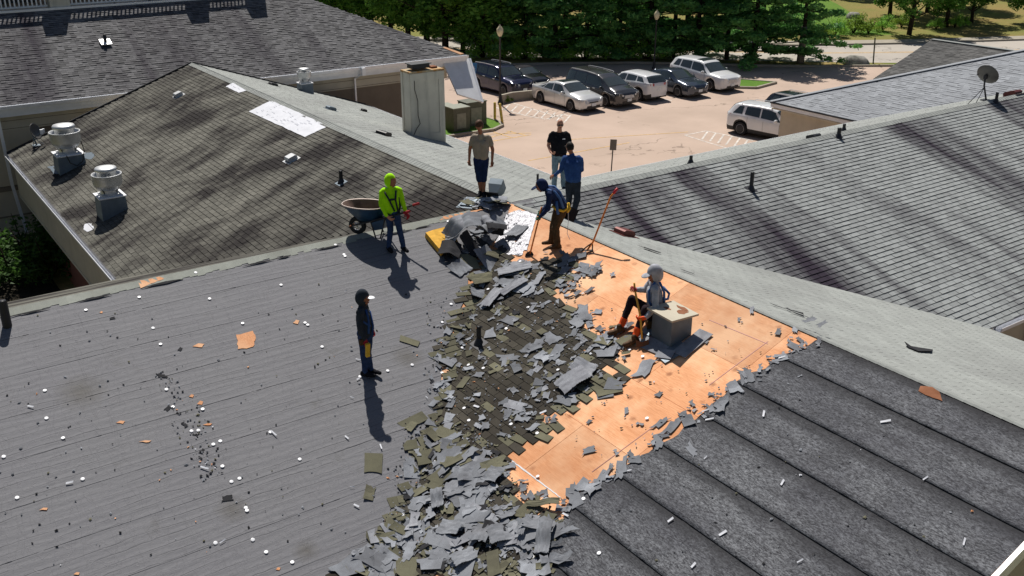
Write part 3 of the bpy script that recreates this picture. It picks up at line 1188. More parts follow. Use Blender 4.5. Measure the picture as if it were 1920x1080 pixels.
for n_, (k, uc, v0, edge) in enumerate(sorted(cand, key=lambda c: 0)):
    olive = sr.random() < (.6 if edge else (.10 if k == "K" else .45))
    mt = "shingle_olive" if olive else "shingle_worn"
    ex, ey, nz = basis[k]
    p = uv2w(k, uc, v0, .006)
    tilt = sr.uniform(.0, .02) + (sr.uniform(0, .12) if edge else 0)
    yaw = sr.uniform(-.015, .015) + (sr.uniform(-.25, .25) if edge and sr.random() < .5 else 0)
    X = (ex * math.cos(yaw) + ey * math.sin(yaw)); Y = (ey * math.cos(yaw) - ex * math.sin(yaw))
    Y2 = (Y + nz * tilt).normalized(); Z2 = X.cross(Y2)
    if Z2.dot(nz) < 0: Z2 = -Z2
    mtx = Matrix((X, Y2, Z2)).transposed().to_4x4(); mtx.translation = p
    me = svar[(k, mt, sr.randrange(6))]
    o = bpy.data.objects.new("shingle", me); COL.objects.link(o)
    o.parent = SLOPE[k]; o.matrix_world = mtx
print("valley shingles", len(cand))

# ================================================================== BACK BUILDING (long dark roof with a walkway on top)
bk = empty("building", (0, 22.8, 0), label="long dark-shingled building behind, with a railed flat walkway on its roof", cat="building")
bk.location = (0, 0, 0)
FY, FZ, FX, FS = 22.8, RZ - 1.02, 13.24, .45
ROT_F = -.012                              # the facade is not quite parallel


def fp(x, v, h=0.0):
    """front slope of the back building: x along the eave, v up the slope from the eave"""
    c = 1 / math.sqrt(1 + FS * FS)
    y = FY + v * c + (x - FX) * ROT_F
    return Vector((x, y, FZ + v * c * FS)) + Vector((0, -FS, 1)).normalized() * h


FV = 6.45
C_ = 1 / math.sqrt(1 + FS * FS)
b = MB(); b.prism([fp(-14, 0, -.02), fp(FX, 0, -.02), fp(FX - FV * C_, FV, -.02), fp(-14, FV, -.02)], (0, .02, -.06))
fslope = b.build("roof_slope", M["shingle_arch"], bk, fix=True)
b = MB(); b.prism([fp(FX, 0, -.02), Vector((FX, FY + 16, FZ - .02)), Vector((FX - FV * C_, FY + 16 - FV * C_, fp(0, FV).z - .02)), fp(FX - FV * C_, FV, -.02)], (-.02, 0, -.06))
b.build("roof_slope", M["shingle_arch"], bk, fix=True)
rr = random.Random(31)
b = MB()
nc = int(FV / .145)
for i in range(nc):
    v0 = i * .145
    u = -10 + (i * .37) % .5
    while u < FX:
        w = rr.uniform(.12, .3)
        if u + w < FX - v0 * C_ + .05:
            hb = rr.choice([.006, .012, .024])
            P = [fp(u, v0 + .15, .002), fp(u + w, v0 + .15, .002), fp(u + w, v0, hb), fp(u, v0, hb), fp(u + w, v0, -.004), fp(u, v0, -.004)]
            b.add(P, [(0, 3, 2, 1)], rr.random()); b.add(P, [(3, 5, 4, 2)], rr.random(), 1)
        u += w + .004
b.build("shingle_courses", [M["shingle_arch"], M["shingle_edge"]], fslope, kind="stuff")
# hip cap, lighter and thick
b = MB()
t = 0.0
while t < FV - .1:
    a_, c_ = fp(FX - t * C_, t, .03), fp(FX - (t + .15) * C_, t + .15, .02)
    s1, s2 = fp(FX - t * C_ - .16, t, .015), fp(FX - (t + .15) * C_ - .16, t + .15, .008)
    e1, e2 = a_ + Vector((.14, .05, -.06)), c_ + Vector((.14, .05, -.06))
    b.add([a_, c_, s2, s1, e1, e2, s1 - Vector((0, 0, .03)), a_ - Vector((0, 0, .03))], [(0, 1, 2, 3), (0, 4, 5, 1), (3, 6, 7, 0)], rr.random())
    t += .145
b.build("ridge_cap", M["shingle_arch"], bk, kind="stuff")
b = MB()
b.prism([fp(FX - .05, .05, .05), fp(FX - .75 * C_, .75, .045), fp(FX - .75 * C_ - .14, .75, .03), fp(FX - .25, .05, .03)], (0, 0, -.02))
b.build("bare_patch", M["plywood"], bk, fix=True)

# fascia, gutter and walls
e0, e1 = fp(-14, 0), fp(FX + .1, 0)
gutter(e0 + Vector((0, -.02, .0)), e1 + Vector((0, -.02, .0)), (0, -1, 0), w=.15, h=.13, parent=bk)
bar("fascia", e0 + Vector((0, .03, -.17)), e1 + Vector((0, .03, -.17)), .05, .22, "white_metal", bk)
bar("fascia", e0 + Vector((0, .07, -.36)), e1 + Vector((0, .07, -.36)), .05, .16, "trim_white", bk)
bar("fascia", Vector((FX + .06, FY + .1, FZ - .2)), Vector((FX + .06, FY + 16, FZ - .2)), .05, .34, "trim_white", bk)


def fwall(x0, x1, z0, z1, out, mat, name="wall"):
    y = lambda x: FY + .45 - out + (x - FX) * ROT_F
    b = MB()
    b.prism([(x0, y(x0), z0), (x1, y(x1), z0), (x1, y(x1), z1), (x0, y(x0), z1)], (0, .2, 0))
    return b.build(name, M[mat], bk, fix=True)


fwall(-14, 11.6, -.8, FZ - .1, 0, "stucco_brown")
fwall(-14, 11.62, FZ - 1.02, FZ - .46, .06, "trim_beige", "frieze")
for i in range(2): fwall(-14, 11.62, FZ - .66 - i * .3, FZ - .645 - i * .3, .075, "stucco_brown", "moulding")
fwall(-14, -6.0, -.8, 1.35, .05, "stucco_beige")
fwall(-14, -6.0, 1.35, 1.52, .09, "stucco_brown", "moulding")
fwall(-14, -6.0, 1.55, FZ - 1.0, .05, "stucco_beige")
fwall(-14, -6.0, .33, .38, .09, "stucco_brown", "moulding")
# flared white corner wall at the far end
b = MB()
pn, pk_ = (0, -1, 1), FZ - .38 - (FY - .05)
b.prism([onp(x_, y_, pn, pk_) for x_, y_ in ((831, 117), (879, 109), (903, 190), (858, 176))], (0, .06, -.06))
b.build("canopy_panel", M["trim_white"], bk, fix=True)
b = MB(); b.prism([onp(x_, y_, pn, pk_ + .01) for x_, y_ in ((879.5, 109), (883, 109), (907, 191), (903.5, 191))], (0, .08, -.08)); b.build("corner_board", M["white_metal"], bk, fix=True)
b = MB(); b.bbox(11.4, 11.62, FY + .7, FY + 15, -.2, FZ - .3); b.build("wall", M["stucco_beige"], bk)
b = MB(); b.bbox(11.65, 13.2, FY + 2.2, FY + 2.3, 0, FZ - .5); b.build("doorway", M["black_plastic"], bk)
b = MB(); b.bbox(11.64, 12.5, FY + .5, FY + .56, FZ - 1.1, FZ - .40); b.build("frieze", M["trim_beige"], bk)


def downspout(pts, parent, mat="white_metal", w=.075):
    b = MB()
    for p, q in zip(pts[:-1], pts[1:]):
        p, q = Vector(p), Vector(q)
        d = q - p; x = d.normalized(); z = Vector((0, 1, 0)); z = (z - x * z.dot(x)).normalized(); y = z.cross(x)
        b.box((p + q) / 2, (d.length + .03, w, w * .8), Matrix((x, y, z)).transposed())
    b.build("downspout", M[mat], parent)


yf = FY + .33
downspout([(7.75, FY - .1, FZ - .13), (7.75, FY - .1, FZ - .3), (7.55, yf, FZ - .55), (7.55, yf, FZ - 1.95), (7.6, yf - .12, FZ - 2.1)], bk)
downspout([(-7.15, FY - .05, FZ - .15), (-7.15, yf - .15, FZ - .5), (-7.12, yf - .15, 1.7), (-6.95, yf - .2, -.2)], bk, w=.11)
# boxy head of the spout
b = MB(); b.box((7.75, FY - .17, FZ - .2), (.17, .14, .34)); b.build("rain_head", M["white_metal"], bk)

# walkway deck behind the top edge, balustrade and piers
ty = fp(0, FV).y; tz = fp(0, FV).z
b = MB(); b.prism([(-14, ty, tz - .03), (FX - FV * C_, ty, tz - .03), (FX - FV * C_, ty + 6, tz - .03), (-14, ty + 6, tz - .03)], (0, 0, -.05))
b.build("deck", M["trim_beige"], bk, fix=True)
bar("deck_edge", (-14, ty - .02, tz + .03), (FX - FV * C_ + .05, ty - .02 + .2, tz + .03), .14, .09, "white_metal", bk)


def railing(x0, x1, y, z):
    rl = empty("railing", ((x0 + x1) / 2, y, z), parent_=None) if False else None
    b = MB(); b.bbox(x0, x1, y - .04, y + .04, z + .10, z + .16); o = b.build("bottom_rail", M["white_metal"], bk)
    b = MB(); b.bbox(x0, x1, y - .06, y + .06, z + 1.62, z + 1.78); b.build("top_rail", M["white_metal"], bk)
    n = int((x1 - x0) / .17)
    me = None
    for i in range(n):
        x = x0 + (i + .5) * (x1 - x0) / n
        if me is None:
            b = MB(); b.bbox(-.028, .028, -.028, .028, 0, 1.48); me = b.mesh("baluster", M["white_metal"])
        o2 = bpy.data.objects.new("baluster", me); COL.objects.link(o2); o2.parent = bk; o2.location = (x, y, z + .155)
        tag(o2)


py_ = ty + .45
b = MB(); b.bbox(-14, 9, ty + 2.6, ty + 2.8, tz - .1, tz + 4.5); b.build("upper_wall", M["stucco_brown"], bk)
for i in range(8):
    b = MB(); b.bbox(-12.6 + i * 2.4, -10.9 + i * 2.4, ty + 2.55, ty + 2.595, tz + .1, tz + 2.6); b.build("window", M["glass_dark"], bk)
piers = [(-3.15, .8), (2.85, .8), (5.6, .75)]
for x, w in piers:
    b = MB(); b.bbox(x - w / 2, x + w / 2, py_ - .3, py_ + .4, tz - .05, tz + 2.3); b.build("pier", M["chimney_render"], bk)
railing(-14, -3.6, py_, tz)
railing(-2.7, 2.4, py_, tz)
railing(3.3, 5.2, py_, tz)
for x in (-.9, .6, 2.0): 
    b = MB(); b.bbox(x - .05, x + .05, ty + .15, ty + .25, tz + .02, tz + .1); b.build("rail_foot", M["dark_metal"], bk)

# ================================================================== RIGHT BUILDINGS
gb_ = empty("building", (0, 0, 0), label="low building with a blue-grey hipped roof beside the car park", cat="building")
GX, GY, GZ, GS = 22.93, 12.26, RZ - 2.6, .355
GC = 1 / math.sqrt(1 + GS * GS)


def gp(y, v, h=0.0):
    return Vector((GX + v * GC, y, GZ + GS * v * GC)) + Vector((-GS, 0, 1)).normalized() * h


b = MB(); b.prism([gp(GY, 0, -.02), gp(GY - 7.6, 7.6 / GC, -.02), gp(-8, 7.6 / GC, -.02), gp(-8, 0, -.02)], (0, 0, -.06))
gsl = b.build("roof_slope", M["shingle_blue_grey"], gb_, fix=True)
top = gp(GY - 7.6, 7.6 / GC, -.02)
b = MB(); b.prism([gp(GY, 0, -.02), top, Vector((GX + 15.2, GY, GZ - .02))], (0, 0, -.06)); b.build("roof_slope", M["shingle_blue_grey"], gb_, fix=True)
b = MB(); b.prism([top, Vector((top.x, -8, top.z)), Vector((GX + 15.2, -8, GZ - .02)), Vector((GX + 15.2, GY, GZ - .02))], (0, 0, -.06)); b.build("roof_slope", M["shingle_blue_grey"], gb_, fix=True)
b = MB()
for i in range(int(7.6 / GC / .15)):
    v0 = i * .15
    u = 1.5 + (i * .31) % .4
    while u < GY - v0 * GC:
        w = rr.uniform(.15, .45)
        if u + w < GY - v0 * GC + .04:
            hb = rr.choice([.003, .007, .016])
            b.add([gp(u, v0 + .154, .002), gp(u + w, v0 + .154, .002), gp(u + w, v0, hb), gp(u, v0, hb), gp(u + w, v0, -.004), gp(u, v0, -.004)], [(0, 1, 2, 3)], rr.random())
            b.mi += [1]; b.r += [.5]; b.f.append(tuple(len(b.v) - 6 + q for q in (3, 2, 4, 5)))
        u += w + .004
b.build("shingle_courses", [M["shingle_blue_grey"], M["shingle_edge"]], gsl, kind="stuff", fix=True)
bar("ridge_cap", gp(GY, 0, .015), gp(GY - 7.6, 7.6 / GC, .015), .3, .03, "shingle_blue_grey", gb_)
gutter((GX, GY, GZ - .02), (GX, -8, GZ - .02), (-1, 0, 0), "dark_metal", gb_, .05, .04)
bar("fascia", (GX + .05, GY, GZ - .14), (GX + .05, -8, GZ - .14), .05, .2, "trim_white", gb_)
bar("soffit_board", (GX + .22, GY - .05, GZ - .3), (GX + .22, -8, GZ - .3), .3, .06, "trim_beige", gb_)
wall_quad((GX + .5, GY - .4), (GX + .5, -8), 0, GZ - .3, -.2, "stucco_beige", "wall", gb_)
wall_quad((GX + .75, GY - .4), (GX + 15, GY - .4), 0, GZ - .1, -.2, "stucco_beige", "wall", gb_)

g2 = empty("building", (0, 0, 0), label="dark grey gabled building behind the blue-grey hipped roof", cat="building")
a = onz(1748, 74, RZ - 1.6)
hw, ln, s2 = 4.9, 9.0, .34
for sg in (-1, 1):
    P = [a, a + Vector((sg * hw, 0, -s2 * hw)), a + Vector((sg * hw, -ln, -s2 * hw)), a + Vector((0, -ln, 0))]
    b = MB(); b.prism(P, (0, 0, -.1)); s_o = b.build("roof_slope", M["shingle_charcoal"], g2, fix=True)
    if sg == -1:
        b = MB(); ll = hw * math.sqrt(1 + s2 * s2)
        ex = (P[1] - P[0]) / ll; nn = Vector((-s2, 0, 1)).normalized()
        for i in range(int(ll / .15)):
            v1 = ll - i * .15; u = 0
            while u < ln:
                w = rr.uniform(.2, .5)
                q = [a + ex * (v1 - .154) + Vector((0, -u, 0)) + nn * .002, a + ex * (v1 - .154) + Vector((0, -u - w, 0)) + nn * .002]
                hb = rr.choice([.008, .015, .022])
                q += [a + ex * v1 + Vector((0, -u - w, 0)) + nn * hb, a + ex * v1 + Vector((0, -u, 0)) + nn * hb]
                q += [q[2] - nn * (hb + .004), q[3] - nn * (hb + .004)]
                b.add(q, [(0, 1, 2, 3), (3, 2, 4, 5)], rr.random()); u += w + .004
        b.build("shingle_courses", M["shingle_charcoal"], s_o, kind="stuff", fix=True)
bar("ridge_cap", a + Vector((0, 0, .02)), a + Vector((0, -ln, .02)), .3, .03, "shingle_pale", g2)
b = MB(); b.prism([a + Vector((-hw + .3, -.3, -s2 * (hw - .3) - .08)), a + Vector((0, -.3, -.1)), a + Vector((hw - .3, -.3, -s2 * (hw - .3) - .08)), Vector((a.x + hw - .3, a.y - .3, 0)), Vector((a.x - hw + .3, a.y - .3, 0))], (0, -.2, 0))
b.build("gable_wall", M["stucco_beige"], g2, fix=True)
wall_quad((a.x - hw + .4, a.y - .5), (a.x - hw + .4, a.y - ln), 0, a.z - s2 * hw - .05, .2, "stucco_beige", "wall", g2)

# ================================================================== ROOFTOP THINGS
# chimney
cb = on(773, 253, "E")
ch = empty("chimney", (0, 0, 0), label="tall rendered chimney with rust-stained cap on the pale slope", cat="chimney")
cw, dp = 1.32, .62
cdir, cn = Vector((1, 0, 0)), Vector((0, 1, 0))
zt = cb.z + 2.16; zb = cb.z - .75
cb2 = Vector((cb.x + cw, cb.y, cb.z - .3))


def cbox(name, a0, a1, d0, d1, z0, z1, mat, parent=ch):
    o0 = Vector((cb.x, cb.y, 0))
    P = [o0 + cdir * a0 + cn * d0, o0 + cdir * a1 + cn * d0, o0 + cdir * a1 + cn * d1, o0 + cdir * a0 + cn * d1]
    b = MB(); b.prism([p + Vector((0, 0, z0)) for p in P], (0, 0, z1 - z0))
    return b.build(name, M[mat], parent, fix=True)


cbox("stack", 0, cw, 0, dp, zb, zt - .06, "chimney_render")
cbox("cap_slab", -.02, cw + .02, -.02, dp + .02, zt - .06, zt, "rust_stained_cap")
for a0, a1 in ((-.012, .13), (cw - .2, cw + .012)): cbox("corner_board", a0, a1, -.03, -.003, zb + .05, zt - .07, "chimney_render")
cbox("corner_board", .133, cw - .203, -.03, -.003, zt - .34, zt - .07, "chimney_render")
cbox("corner_board", .133, cw - .203, -.03, -.003, zb + .05, cb2.z + .25, "chimney_render")
for d0, d1 in ((-.0, .12), (dp - .12, dp)): cbox("corner_board", -.03, -.003, d0, d1, zb + .05, zt - .07, "chimney_render")
cbox("flue_hood", .18, .85, .12, .5, zt + .06, zt + .2, "dark_metal")
cbox("flue_hood", .12, .9, .08, .54, zt + .2, zt + .225, "black_plastic")
cbox("flue_cap", .98, 1.2, .2, .45, zt, zt + .06, "rusty")
o0 = Vector((cb.x - .03, cb.y - .04, 0))
b = MB(); b.tube([o0 + cdir * a_ + Vector((0, 0, z)) for a_, z in ((.17, zt - .3), (.17, zt - .6), (.28, zt - 1.0), (.27, zt - 1.5), (.34, zt - 1.8), (.2, zt - 1.95), (.08, zt - 2.15), (.03, zb + .5))], .012, 6)
b.build("cable", M["cord_black"], ch)
cbox("flashing", -.05, cw + .05, -.05, dp + .05, zb, zb + .02, "dark_metal")


def on_far(px, py, k):
    """far slope hidden behind its own ridge: stand the thing just beyond the ridge line"""
    if k != "N": return on(px, py, k)
    p = onp(px, py, (0, 1, 0), .22)
    return Vector((p.x, .22, pz("N", p.x, .22)))


def vent_pipe(px, py, k, h, label, r=.05, boot=True, mat="black_plastic", lean=(0, 0)):
    p = on_far(px, py, k)
    e = empty("vent_pipe", p, label=label, cat="vent pipe", group="black vent pipes on the roofs")
    b = MB(); b.tube([(0, 0, -.1), (lean[0] * .5, lean[1] * .5, h * .5), (lean[0], lean[1], h)], r, 14, cap=False)
    b.tube([(lean[0], lean[1], h), (lean[0] * .9, lean[1] * .9, h - .1)], r * .82, 14, cap=True)
    o = b.build("pipe", M[mat], e, smooth=True)
    if boot:
        b = MB(); b.lathe([(r + .055, -.01), (r + .04, .03), (r + .012, .10), (r + .001, .12)], n=16); b.build("boot", M["dark_metal"], e, smooth=True)
        n = nrm(k); b = MB(); q = n.rotation_difference(Vector((0, 0, 1))).inverted().to_matrix()
        b.box(n * .014, (.26, .3, .008), q); b.build("flashing", M["galvanised"] if boot == 2 else M["dark_metal"], e)
    return e


vent_pipe(1408, 356, "R", .46, "tall black vent pipe low on the streaked light slope", .05)
vent_pipe(1572, 258, "R", .28, "black vent pipe just under the ridge of the streaked slope", .055)
vent_pipe(1867, 192, "R", .32, "black vent pipe under the satellite dish on the far ridge", .05)
vent_pipe(1584, 229, "N", .22, "short black vent pipe by the eave of the hipped roof", .045)
vent_pipe(1296, 292, "N", .22, "short black vent pipe at the ridge overlooking the car park", .045)
vent_pipe(640, 343, "D", .33, "black vent pipe with grey boot on the dark slope near the wheelbarrow", .05, 2)
vent_pipe(1008, 345, "E", .3, "thin black vent pipe behind the bent worker", .035, False)
vp, vk = KL(898, 645)
vent_pipe(898, 645, vk, .36, "black vent pipe among the old shingles in the valley", .045)
vent_pipe(14, 612, "L", .47, "thick black vent pipe on the grey felt near the ridge end", .075, False)
pf = None
# pipe on the back building's roof
n_ = (0, -FS, 1); kf = FZ - FS * FY
pp = onp(198, 80, n_, kf)
e = empty("vent_pipe", pp, label="small black vent pipe with white base on the back building's roof", cat="vent pipe", group="black vent pipes on the roofs")
b = MB(); b.tube([(0, 0, -.05), (0, 0, .34)], .07, 14); b.build("pipe", M["black_plastic"], e, smooth=True)
b = MB(); b.box((0, 0, .03), (.42, .4, .04), Matrix.Rotation(math.atan(FS), 3, 'X')); b.build("flashing", M["white_metal"], e)


def box_vent(px, py, k, label, size=(.28, .3, .14), mat="galvanised", rz=0, group="low box vents on the roof slopes", name="roof_vent"):
    p = on_far(px, py, k)
    n = nrm(k); q = Vector((0, 0, 1)).rotation_difference(n).to_matrix() @ Matrix.Rotation(rz, 3, 'Z')
    e = empty(name, p, label=label, cat="roof vent", group=group)
    w, l, h = size
    b = MB()
    prof = [(-l / 2, .0), (-l / 2, h * .75), (-l * .36, h), (l * .36, h), (l / 2, h * .6), (l / 2, h * .3), (l * .3, .0)]
    vs = [q @ Vector((s * w / 2, a_, c_)) for s in (-1, 1) for a_, c_ in prof]
    m_ = len(prof)
    b.add(vs, [(i, (i + 1) % m_, m_ + (i + 1) % m_, m_ + i) for i in range(m_)] + [tuple(range(m_))[::-1], tuple(range(m_, 2 * m_))])
    b.build("hood", M[mat], e, fix=True)
    b = MB(); b.box(q @ Vector((0, 0, .012)), (w * 1.5, l * 1.4, .008), q); b.build("flange", M[mat], e)
    b = MB(); b.box(q @ Vector((0, l * .5 - .005, h * .25)), (w * .8, .01, h * .3), q); b.build("slot", M["black_plastic"], e)
    return e


box_vent(335, 180, "D", "low aluminium box vent high on the dark slope", mat="aluminium", rz=R(90))
box_vent(547, 300, "D", "low aluminium box vent low on the dark slope above the black pipe", mat="aluminium", rz=R(90))
box_vent(512, 160, "E", "small dark box vent beside the far exhaust fan", (.3, .3, .1), "dark_metal", R(-90))
box_vent(620, 206, "E", "grey box vent on the pale slope beside the white sheet", (.3, .3, .12), "galvanised", R(-90))
box_vent(682, 209, "E", "tiny black vent on the pale slope left of the chimney", (.2, .2, .1), "black_plastic", R(-90))
box_vent(719, 253, "E", "black box vent in front of the chimney", (.36, .4, .12), "black_plastic", R(-60))
box_vent(1170, 440, "M", "maroon box vent beside the stripped ridge", (.34, .36, .13), "maroon_metal", R(-90))
box_vent(1527, 247, "N", "grey box vent on the pale ridge above the white car", (.3, .3, .1), "dark_metal", R(180))
box_vent(1902, 165, "N", "brown box vent beside the dish at the far ridge", (.42, .45, .16), "maroon_metal", R(180))


# mushroom exhaust fans
def exhaust_fan(px, py, k, sc, label, curb_h, small=False):
    p = on(px, py, k) if px else Vector((4.35, 21.3, pz("E", 4.35, 0)))
    e = empty("exhaust_fan", p, label=label, cat="exhaust fan", group="aluminium exhaust fans on the roof")
    w = .62 * sc
    ang = 0
    zt = curb_h
    b = MB()
    a, c = PL[k]
    pts = [(-w / 2, -w / 2), (w / 2, -w / 2), (w / 2, w / 2), (-w / 2, w / 2)]
    lo = [Vector((x * 1.06, y * 1.06, a * x + c * y - .02)) for x, y in pts]; hi = [Vector((x, y, zt)) for x, y in pts]
    b.add(lo + hi, [(0, 1, 5, 4), (1, 2, 6, 5), (2, 3, 7, 6), (3, 0, 4, 7), (4, 5, 6, 7)])
    b.build("curb", M["galvanised"], e, fix=True)
    b = MB(); b.box((0, 0, zt + .015), (w * 1.1, w * 1.1, .03)); b.build("curb_cap", M["white_metal"], e)
    b = MB(); b.box((0, 0, zt + .05), (w * .78, w * .78, .05)); b.build("base_plate", M["aluminium"], e)
    r = .36 * sc
    z = zt + .07
    b = MB(); b.lathe([(.22 * sc, z), (.22 * sc, z + .14 * sc)], n=24); b.build("neck", M["aluminium"], e, smooth=True)
    z += .12 * sc
    b = MB(); b.lathe([(r * .72, z), (r * .95, z + .1 * sc), (r, z + .16 * sc), (r, z + .36 * sc), (r * 1.04, z + .375 * sc), (r * 1.04, z + .395 * sc), (r * .97, z + .395 * sc), (r * .96, z + .2 * sc), (r * .7, z + .03)], n=32)
    b.build("windband", M["aluminium"], e, smooth=True)
    b = MB(); b.lathe([(r * .63, z + .1 * sc), (r * .66, z + .44 * sc), (r * .74, z + .46 * sc), (r * .76, z + .53 * sc), (r * .7, z + .56 * sc), (r * .3, z + .575 * sc), (0.001, z + .58 * sc)], n=32)
    b.build("motor_cover", M["aluminium"], e, smooth=True)
    for i in range(4):
        t = R(45 + 90 * i)
        b = MB(); b.tube([(r * .55 * math.cos(t), r * .55 * math.sin(t), zt + .07), (r * .8 * math.cos(t), r * .8 * math.sin(t), z + .05 * sc)], .014, 6); b.build("strut", M["dark_metal"], e)
    return e


f1 = exhaust_fan(132, 312, "D", 1.32, "largest aluminium exhaust fan, nearest the eave, with a hanging cable", .45)
b = MB(); b.tube([(-.15, -.5, .5), (-.08, -.52, .25), (.12, -.53, .12), (.32, -.52, .25), (.42, -.5, .6), (.38, -.44, .9)], .014, 6); b.build("cable", M["cord_black"], f1)
exhaust_fan(211, 398, "D", 1.12, "aluminium exhaust fan on a plain grey box, nearer the camera", .52)
exhaust_fan(None, None, "E", .8, "small pale exhaust fan at the far eave of the pale slope", .36)


def blot(px, py, k, w, h, mat, name, label, seed, parent=None):
    n = 12; r = random.Random(seed)
    pts = []
    for i in range(n):
        t = 2 * math.pi * i / n; q = r.uniform(.7, 1.15)
        pts.append((px + w * q * math.cos(t), py + h * q * math.sin(t)))
    return patch(pts, k, mat, h=.016, seed=seed, name=name, amp=.02, label=label)


blot(112, 318, "D", 24, 9, "galvanised", "flashing_patch", "silver sealant patch by the big fan", 3)
blot(165, 293, "D", 16, 8, "galvanised", "flashing_patch", "silver sealant patch by the big fan", 4)
blot(166, 427, "D", 10, 7, "sheet_white", "flashing_patch", None, 5)

# white underlayment sheets
def sheet_obj(pts, k, label, seed, prints):
    uv = [w2uv(k, on(x, y, k)) for x, y in pts]
    e = empty("underlayment_sheet", (0, 0, 0), label=label, cat="sheet", group="white sheets patched over the ridge")
    n = 16
    b = MB()
    A, B_, C2, D_ = [Vector(p) for p in uv]
    for i in range(n + 1):
        for j in range(n + 1):
            s_, t_ = i / n, j / n
            q = (A * (1 - s_) + B_ * s_) * (1 - t_) + (D_ * (1 - s_) + C2 * s_) * t_
            ed = min(s_, t_, 1 - s_, 1 - t_)
            if ed == 0: q = q + Vector((noise.noise(Vector((s_ * 9, t_ * 9, seed))), noise.noise(Vector((s_ * 9, t_ * 9, seed + 5))))) * .03
            b.v.append(tuple(uv2w(k, q.x, q.y, .022 + .012 * noise.noise(Vector((q.x * 3, q.y * 3, 1))))))
    for i in range(n):
        for j in range(n):
            a_ = i * (n + 1) + j
            b.f.append((a_, a_ + n + 1, a_ + n + 2, a_ + 1)); b.r.append(.5); b.mi.append(0)
    b.build("sheet", M["sheet_white"], e, smooth=True, fix=True)
    b = MB(); r = random.Random(seed)
    for _ in range(prints):
        s_, t_ = r.uniform(.1, .85), r.uniform(.12, .85)
        for q_ in range(r.randint(3, 8)):
            q = (A * (1 - s_) + B_ * s_) * (1 - t_) + (D_ * (1 - s_) + C2 * s_) * t_
            c0 = Vector((q.x + q_ * .035, q.y))
            b.add([uv2w(k, c0.x, c0.y, .04), uv2w(k, c0.x + .02, c0.y, .04), uv2w(k, c0.x + .02, c0.y + .022, .04), uv2w(k, c0.x, c0.y + .022, .04)], [(0, 1, 2, 3)])
    b.build("faint_print", M["print_grey"], e, kind="stuff", fix=True)


sheet_obj([(467, 210), (520, 183), (629, 230), (572, 258)], "D", "large white printed sheet patched near the ridge of the dark slope", 3, 26)
sheet_obj([(424, 163), (445, 152), (478, 163), (448, 175)], "D", "small white sheet patched beside the ridge, above the large one", 6, 3)


# satellite dishes
def dish(p, label, aim, r, mat, arm_mat, mast_h, lean, legs):
    e = empty("satellite_dish", p, label=label, cat="satellite dish", group="satellite dishes on the roofs")
    aim = Vector(aim).normalized()
    b = MB(); b.box((0, 0, .03), (.3, .3, .03)); b.build("foot_plate", M[arm_mat], e)
    topp = Vector(lean) + Vector((0, 0, mast_h))
    b = MB(); b.tube([(0, 0, 0), Vector(lean) * .9 + Vector((0, 0, mast_h * .65)), topp], .028, 8); b.build("mast", M[arm_mat], e, smooth=True)
    for q in legs:
        b = MB(); b.tube([Vector(lean) * .8 + Vector((0, 0, mast_h * .6)), q], .012, 6); b.build("brace", M[arm_mat], e)
    q = Vector((0, 0, 1)).rotation_difference(aim).to_matrix()
    prof = [(r * i / 8, .26 * r * (i / 8) ** 2) for i in range(9)] + [(r * 1.01, .26 * r - .01)] + [(r * i / 8, .26 * r * (i / 8) ** 2 - .015) for i in range(8, -1, -1)]
    prof[0] = (.001, 0); prof[-1] = (.001, -.015)
    b = MB(); b.lathe(prof, topp + aim * .1, 32, q); b.build("reflector", M[mat], e, smooth=True)
    lo = topp + aim * .12 + q @ Vector((0, -r * .95, 0)) * (-1 if (q @ Vector((0, 1, 0))).z < 0 else 1)
    tip = topp + aim * (r * 1.25) + (lo - topp) * .45
    b = MB(); b.tube([lo, tip], .018, 6); b.build("feed_arm", M[arm_mat], e)
    b = MB(); b.box(tip, (.1, .1, .16)); b.box(tip + Vector((.08, .05, .02)), (.07, .07, .14)); b.build("receiver", M["white_metal" if arm_mat == "galvanised" else "dark_metal"], e, kind="stuff")
    b = MB(); b.box(topp + aim * .03, (.1, .1, .12)); b.build("bracket", M["dark_metal"], e)
    return e


RV = Vector((V_RGT[0], V_RGT[1], 0)); FV_ = Vector((HX, HY, 0)); UZ = Vector((0, 0, 1))
dish(on(70, 274, "D"), "pale satellite dish at the dark slope's eave corner", RV * .95 + UZ * .35 - FV_ * .1, .3, "sign_back", "galvanised", .5, -RV * .1, [RV * .3 + UZ * .05, -RV * .1 - FV_ * .1])
dish(on_far(1851, 180, "N"), "dark grey satellite dish on the far ridge seen from behind", RV * .62 + UZ * .45 + FV_ * .55, .36, "sign_back", "dark_metal", .78, -RV * .18, [-RV * .6 - UZ * .1, -RV * .45 - FV_ * .2 - UZ * .1])

# square sheet-metal duct curb beside the seated worker
dc = on(1258, 630, "K")
e = empty("duct_box", dc, label="square sheet-metal duct with a rusty lid beside the seated worker", cat="duct")
qz = Matrix.Rotation(R(-4), 3, 'Z')
w, dpt, hh = .52, .44, .44
lo = [qz @ Vector((x, y, SN * x - .05)) for x, y in ((-dpt / 2, -w / 2), (dpt / 2, -w / 2), (dpt / 2, w / 2), (-dpt / 2, w / 2))]
hi = [qz @ Vector((x, y, hh)) for x, y in ((-dpt / 2, -w / 2), (dpt / 2, -w / 2), (dpt / 2, w / 2), (-dpt / 2, w / 2))]
b = MB(); b.add(lo + hi, [(0, 1, 5, 4), (1, 2, 6, 5), (2, 3, 7, 6), (3, 0, 4, 7), (4, 5, 6, 7)]); b.build("duct", M["galvanised"], e, fix=True)
b = MB(); b.box((0, 0, hh + .02), (dpt * 1.32, w * 1.28, .035), qz); b.build("lid", M["trim_beige"], e)
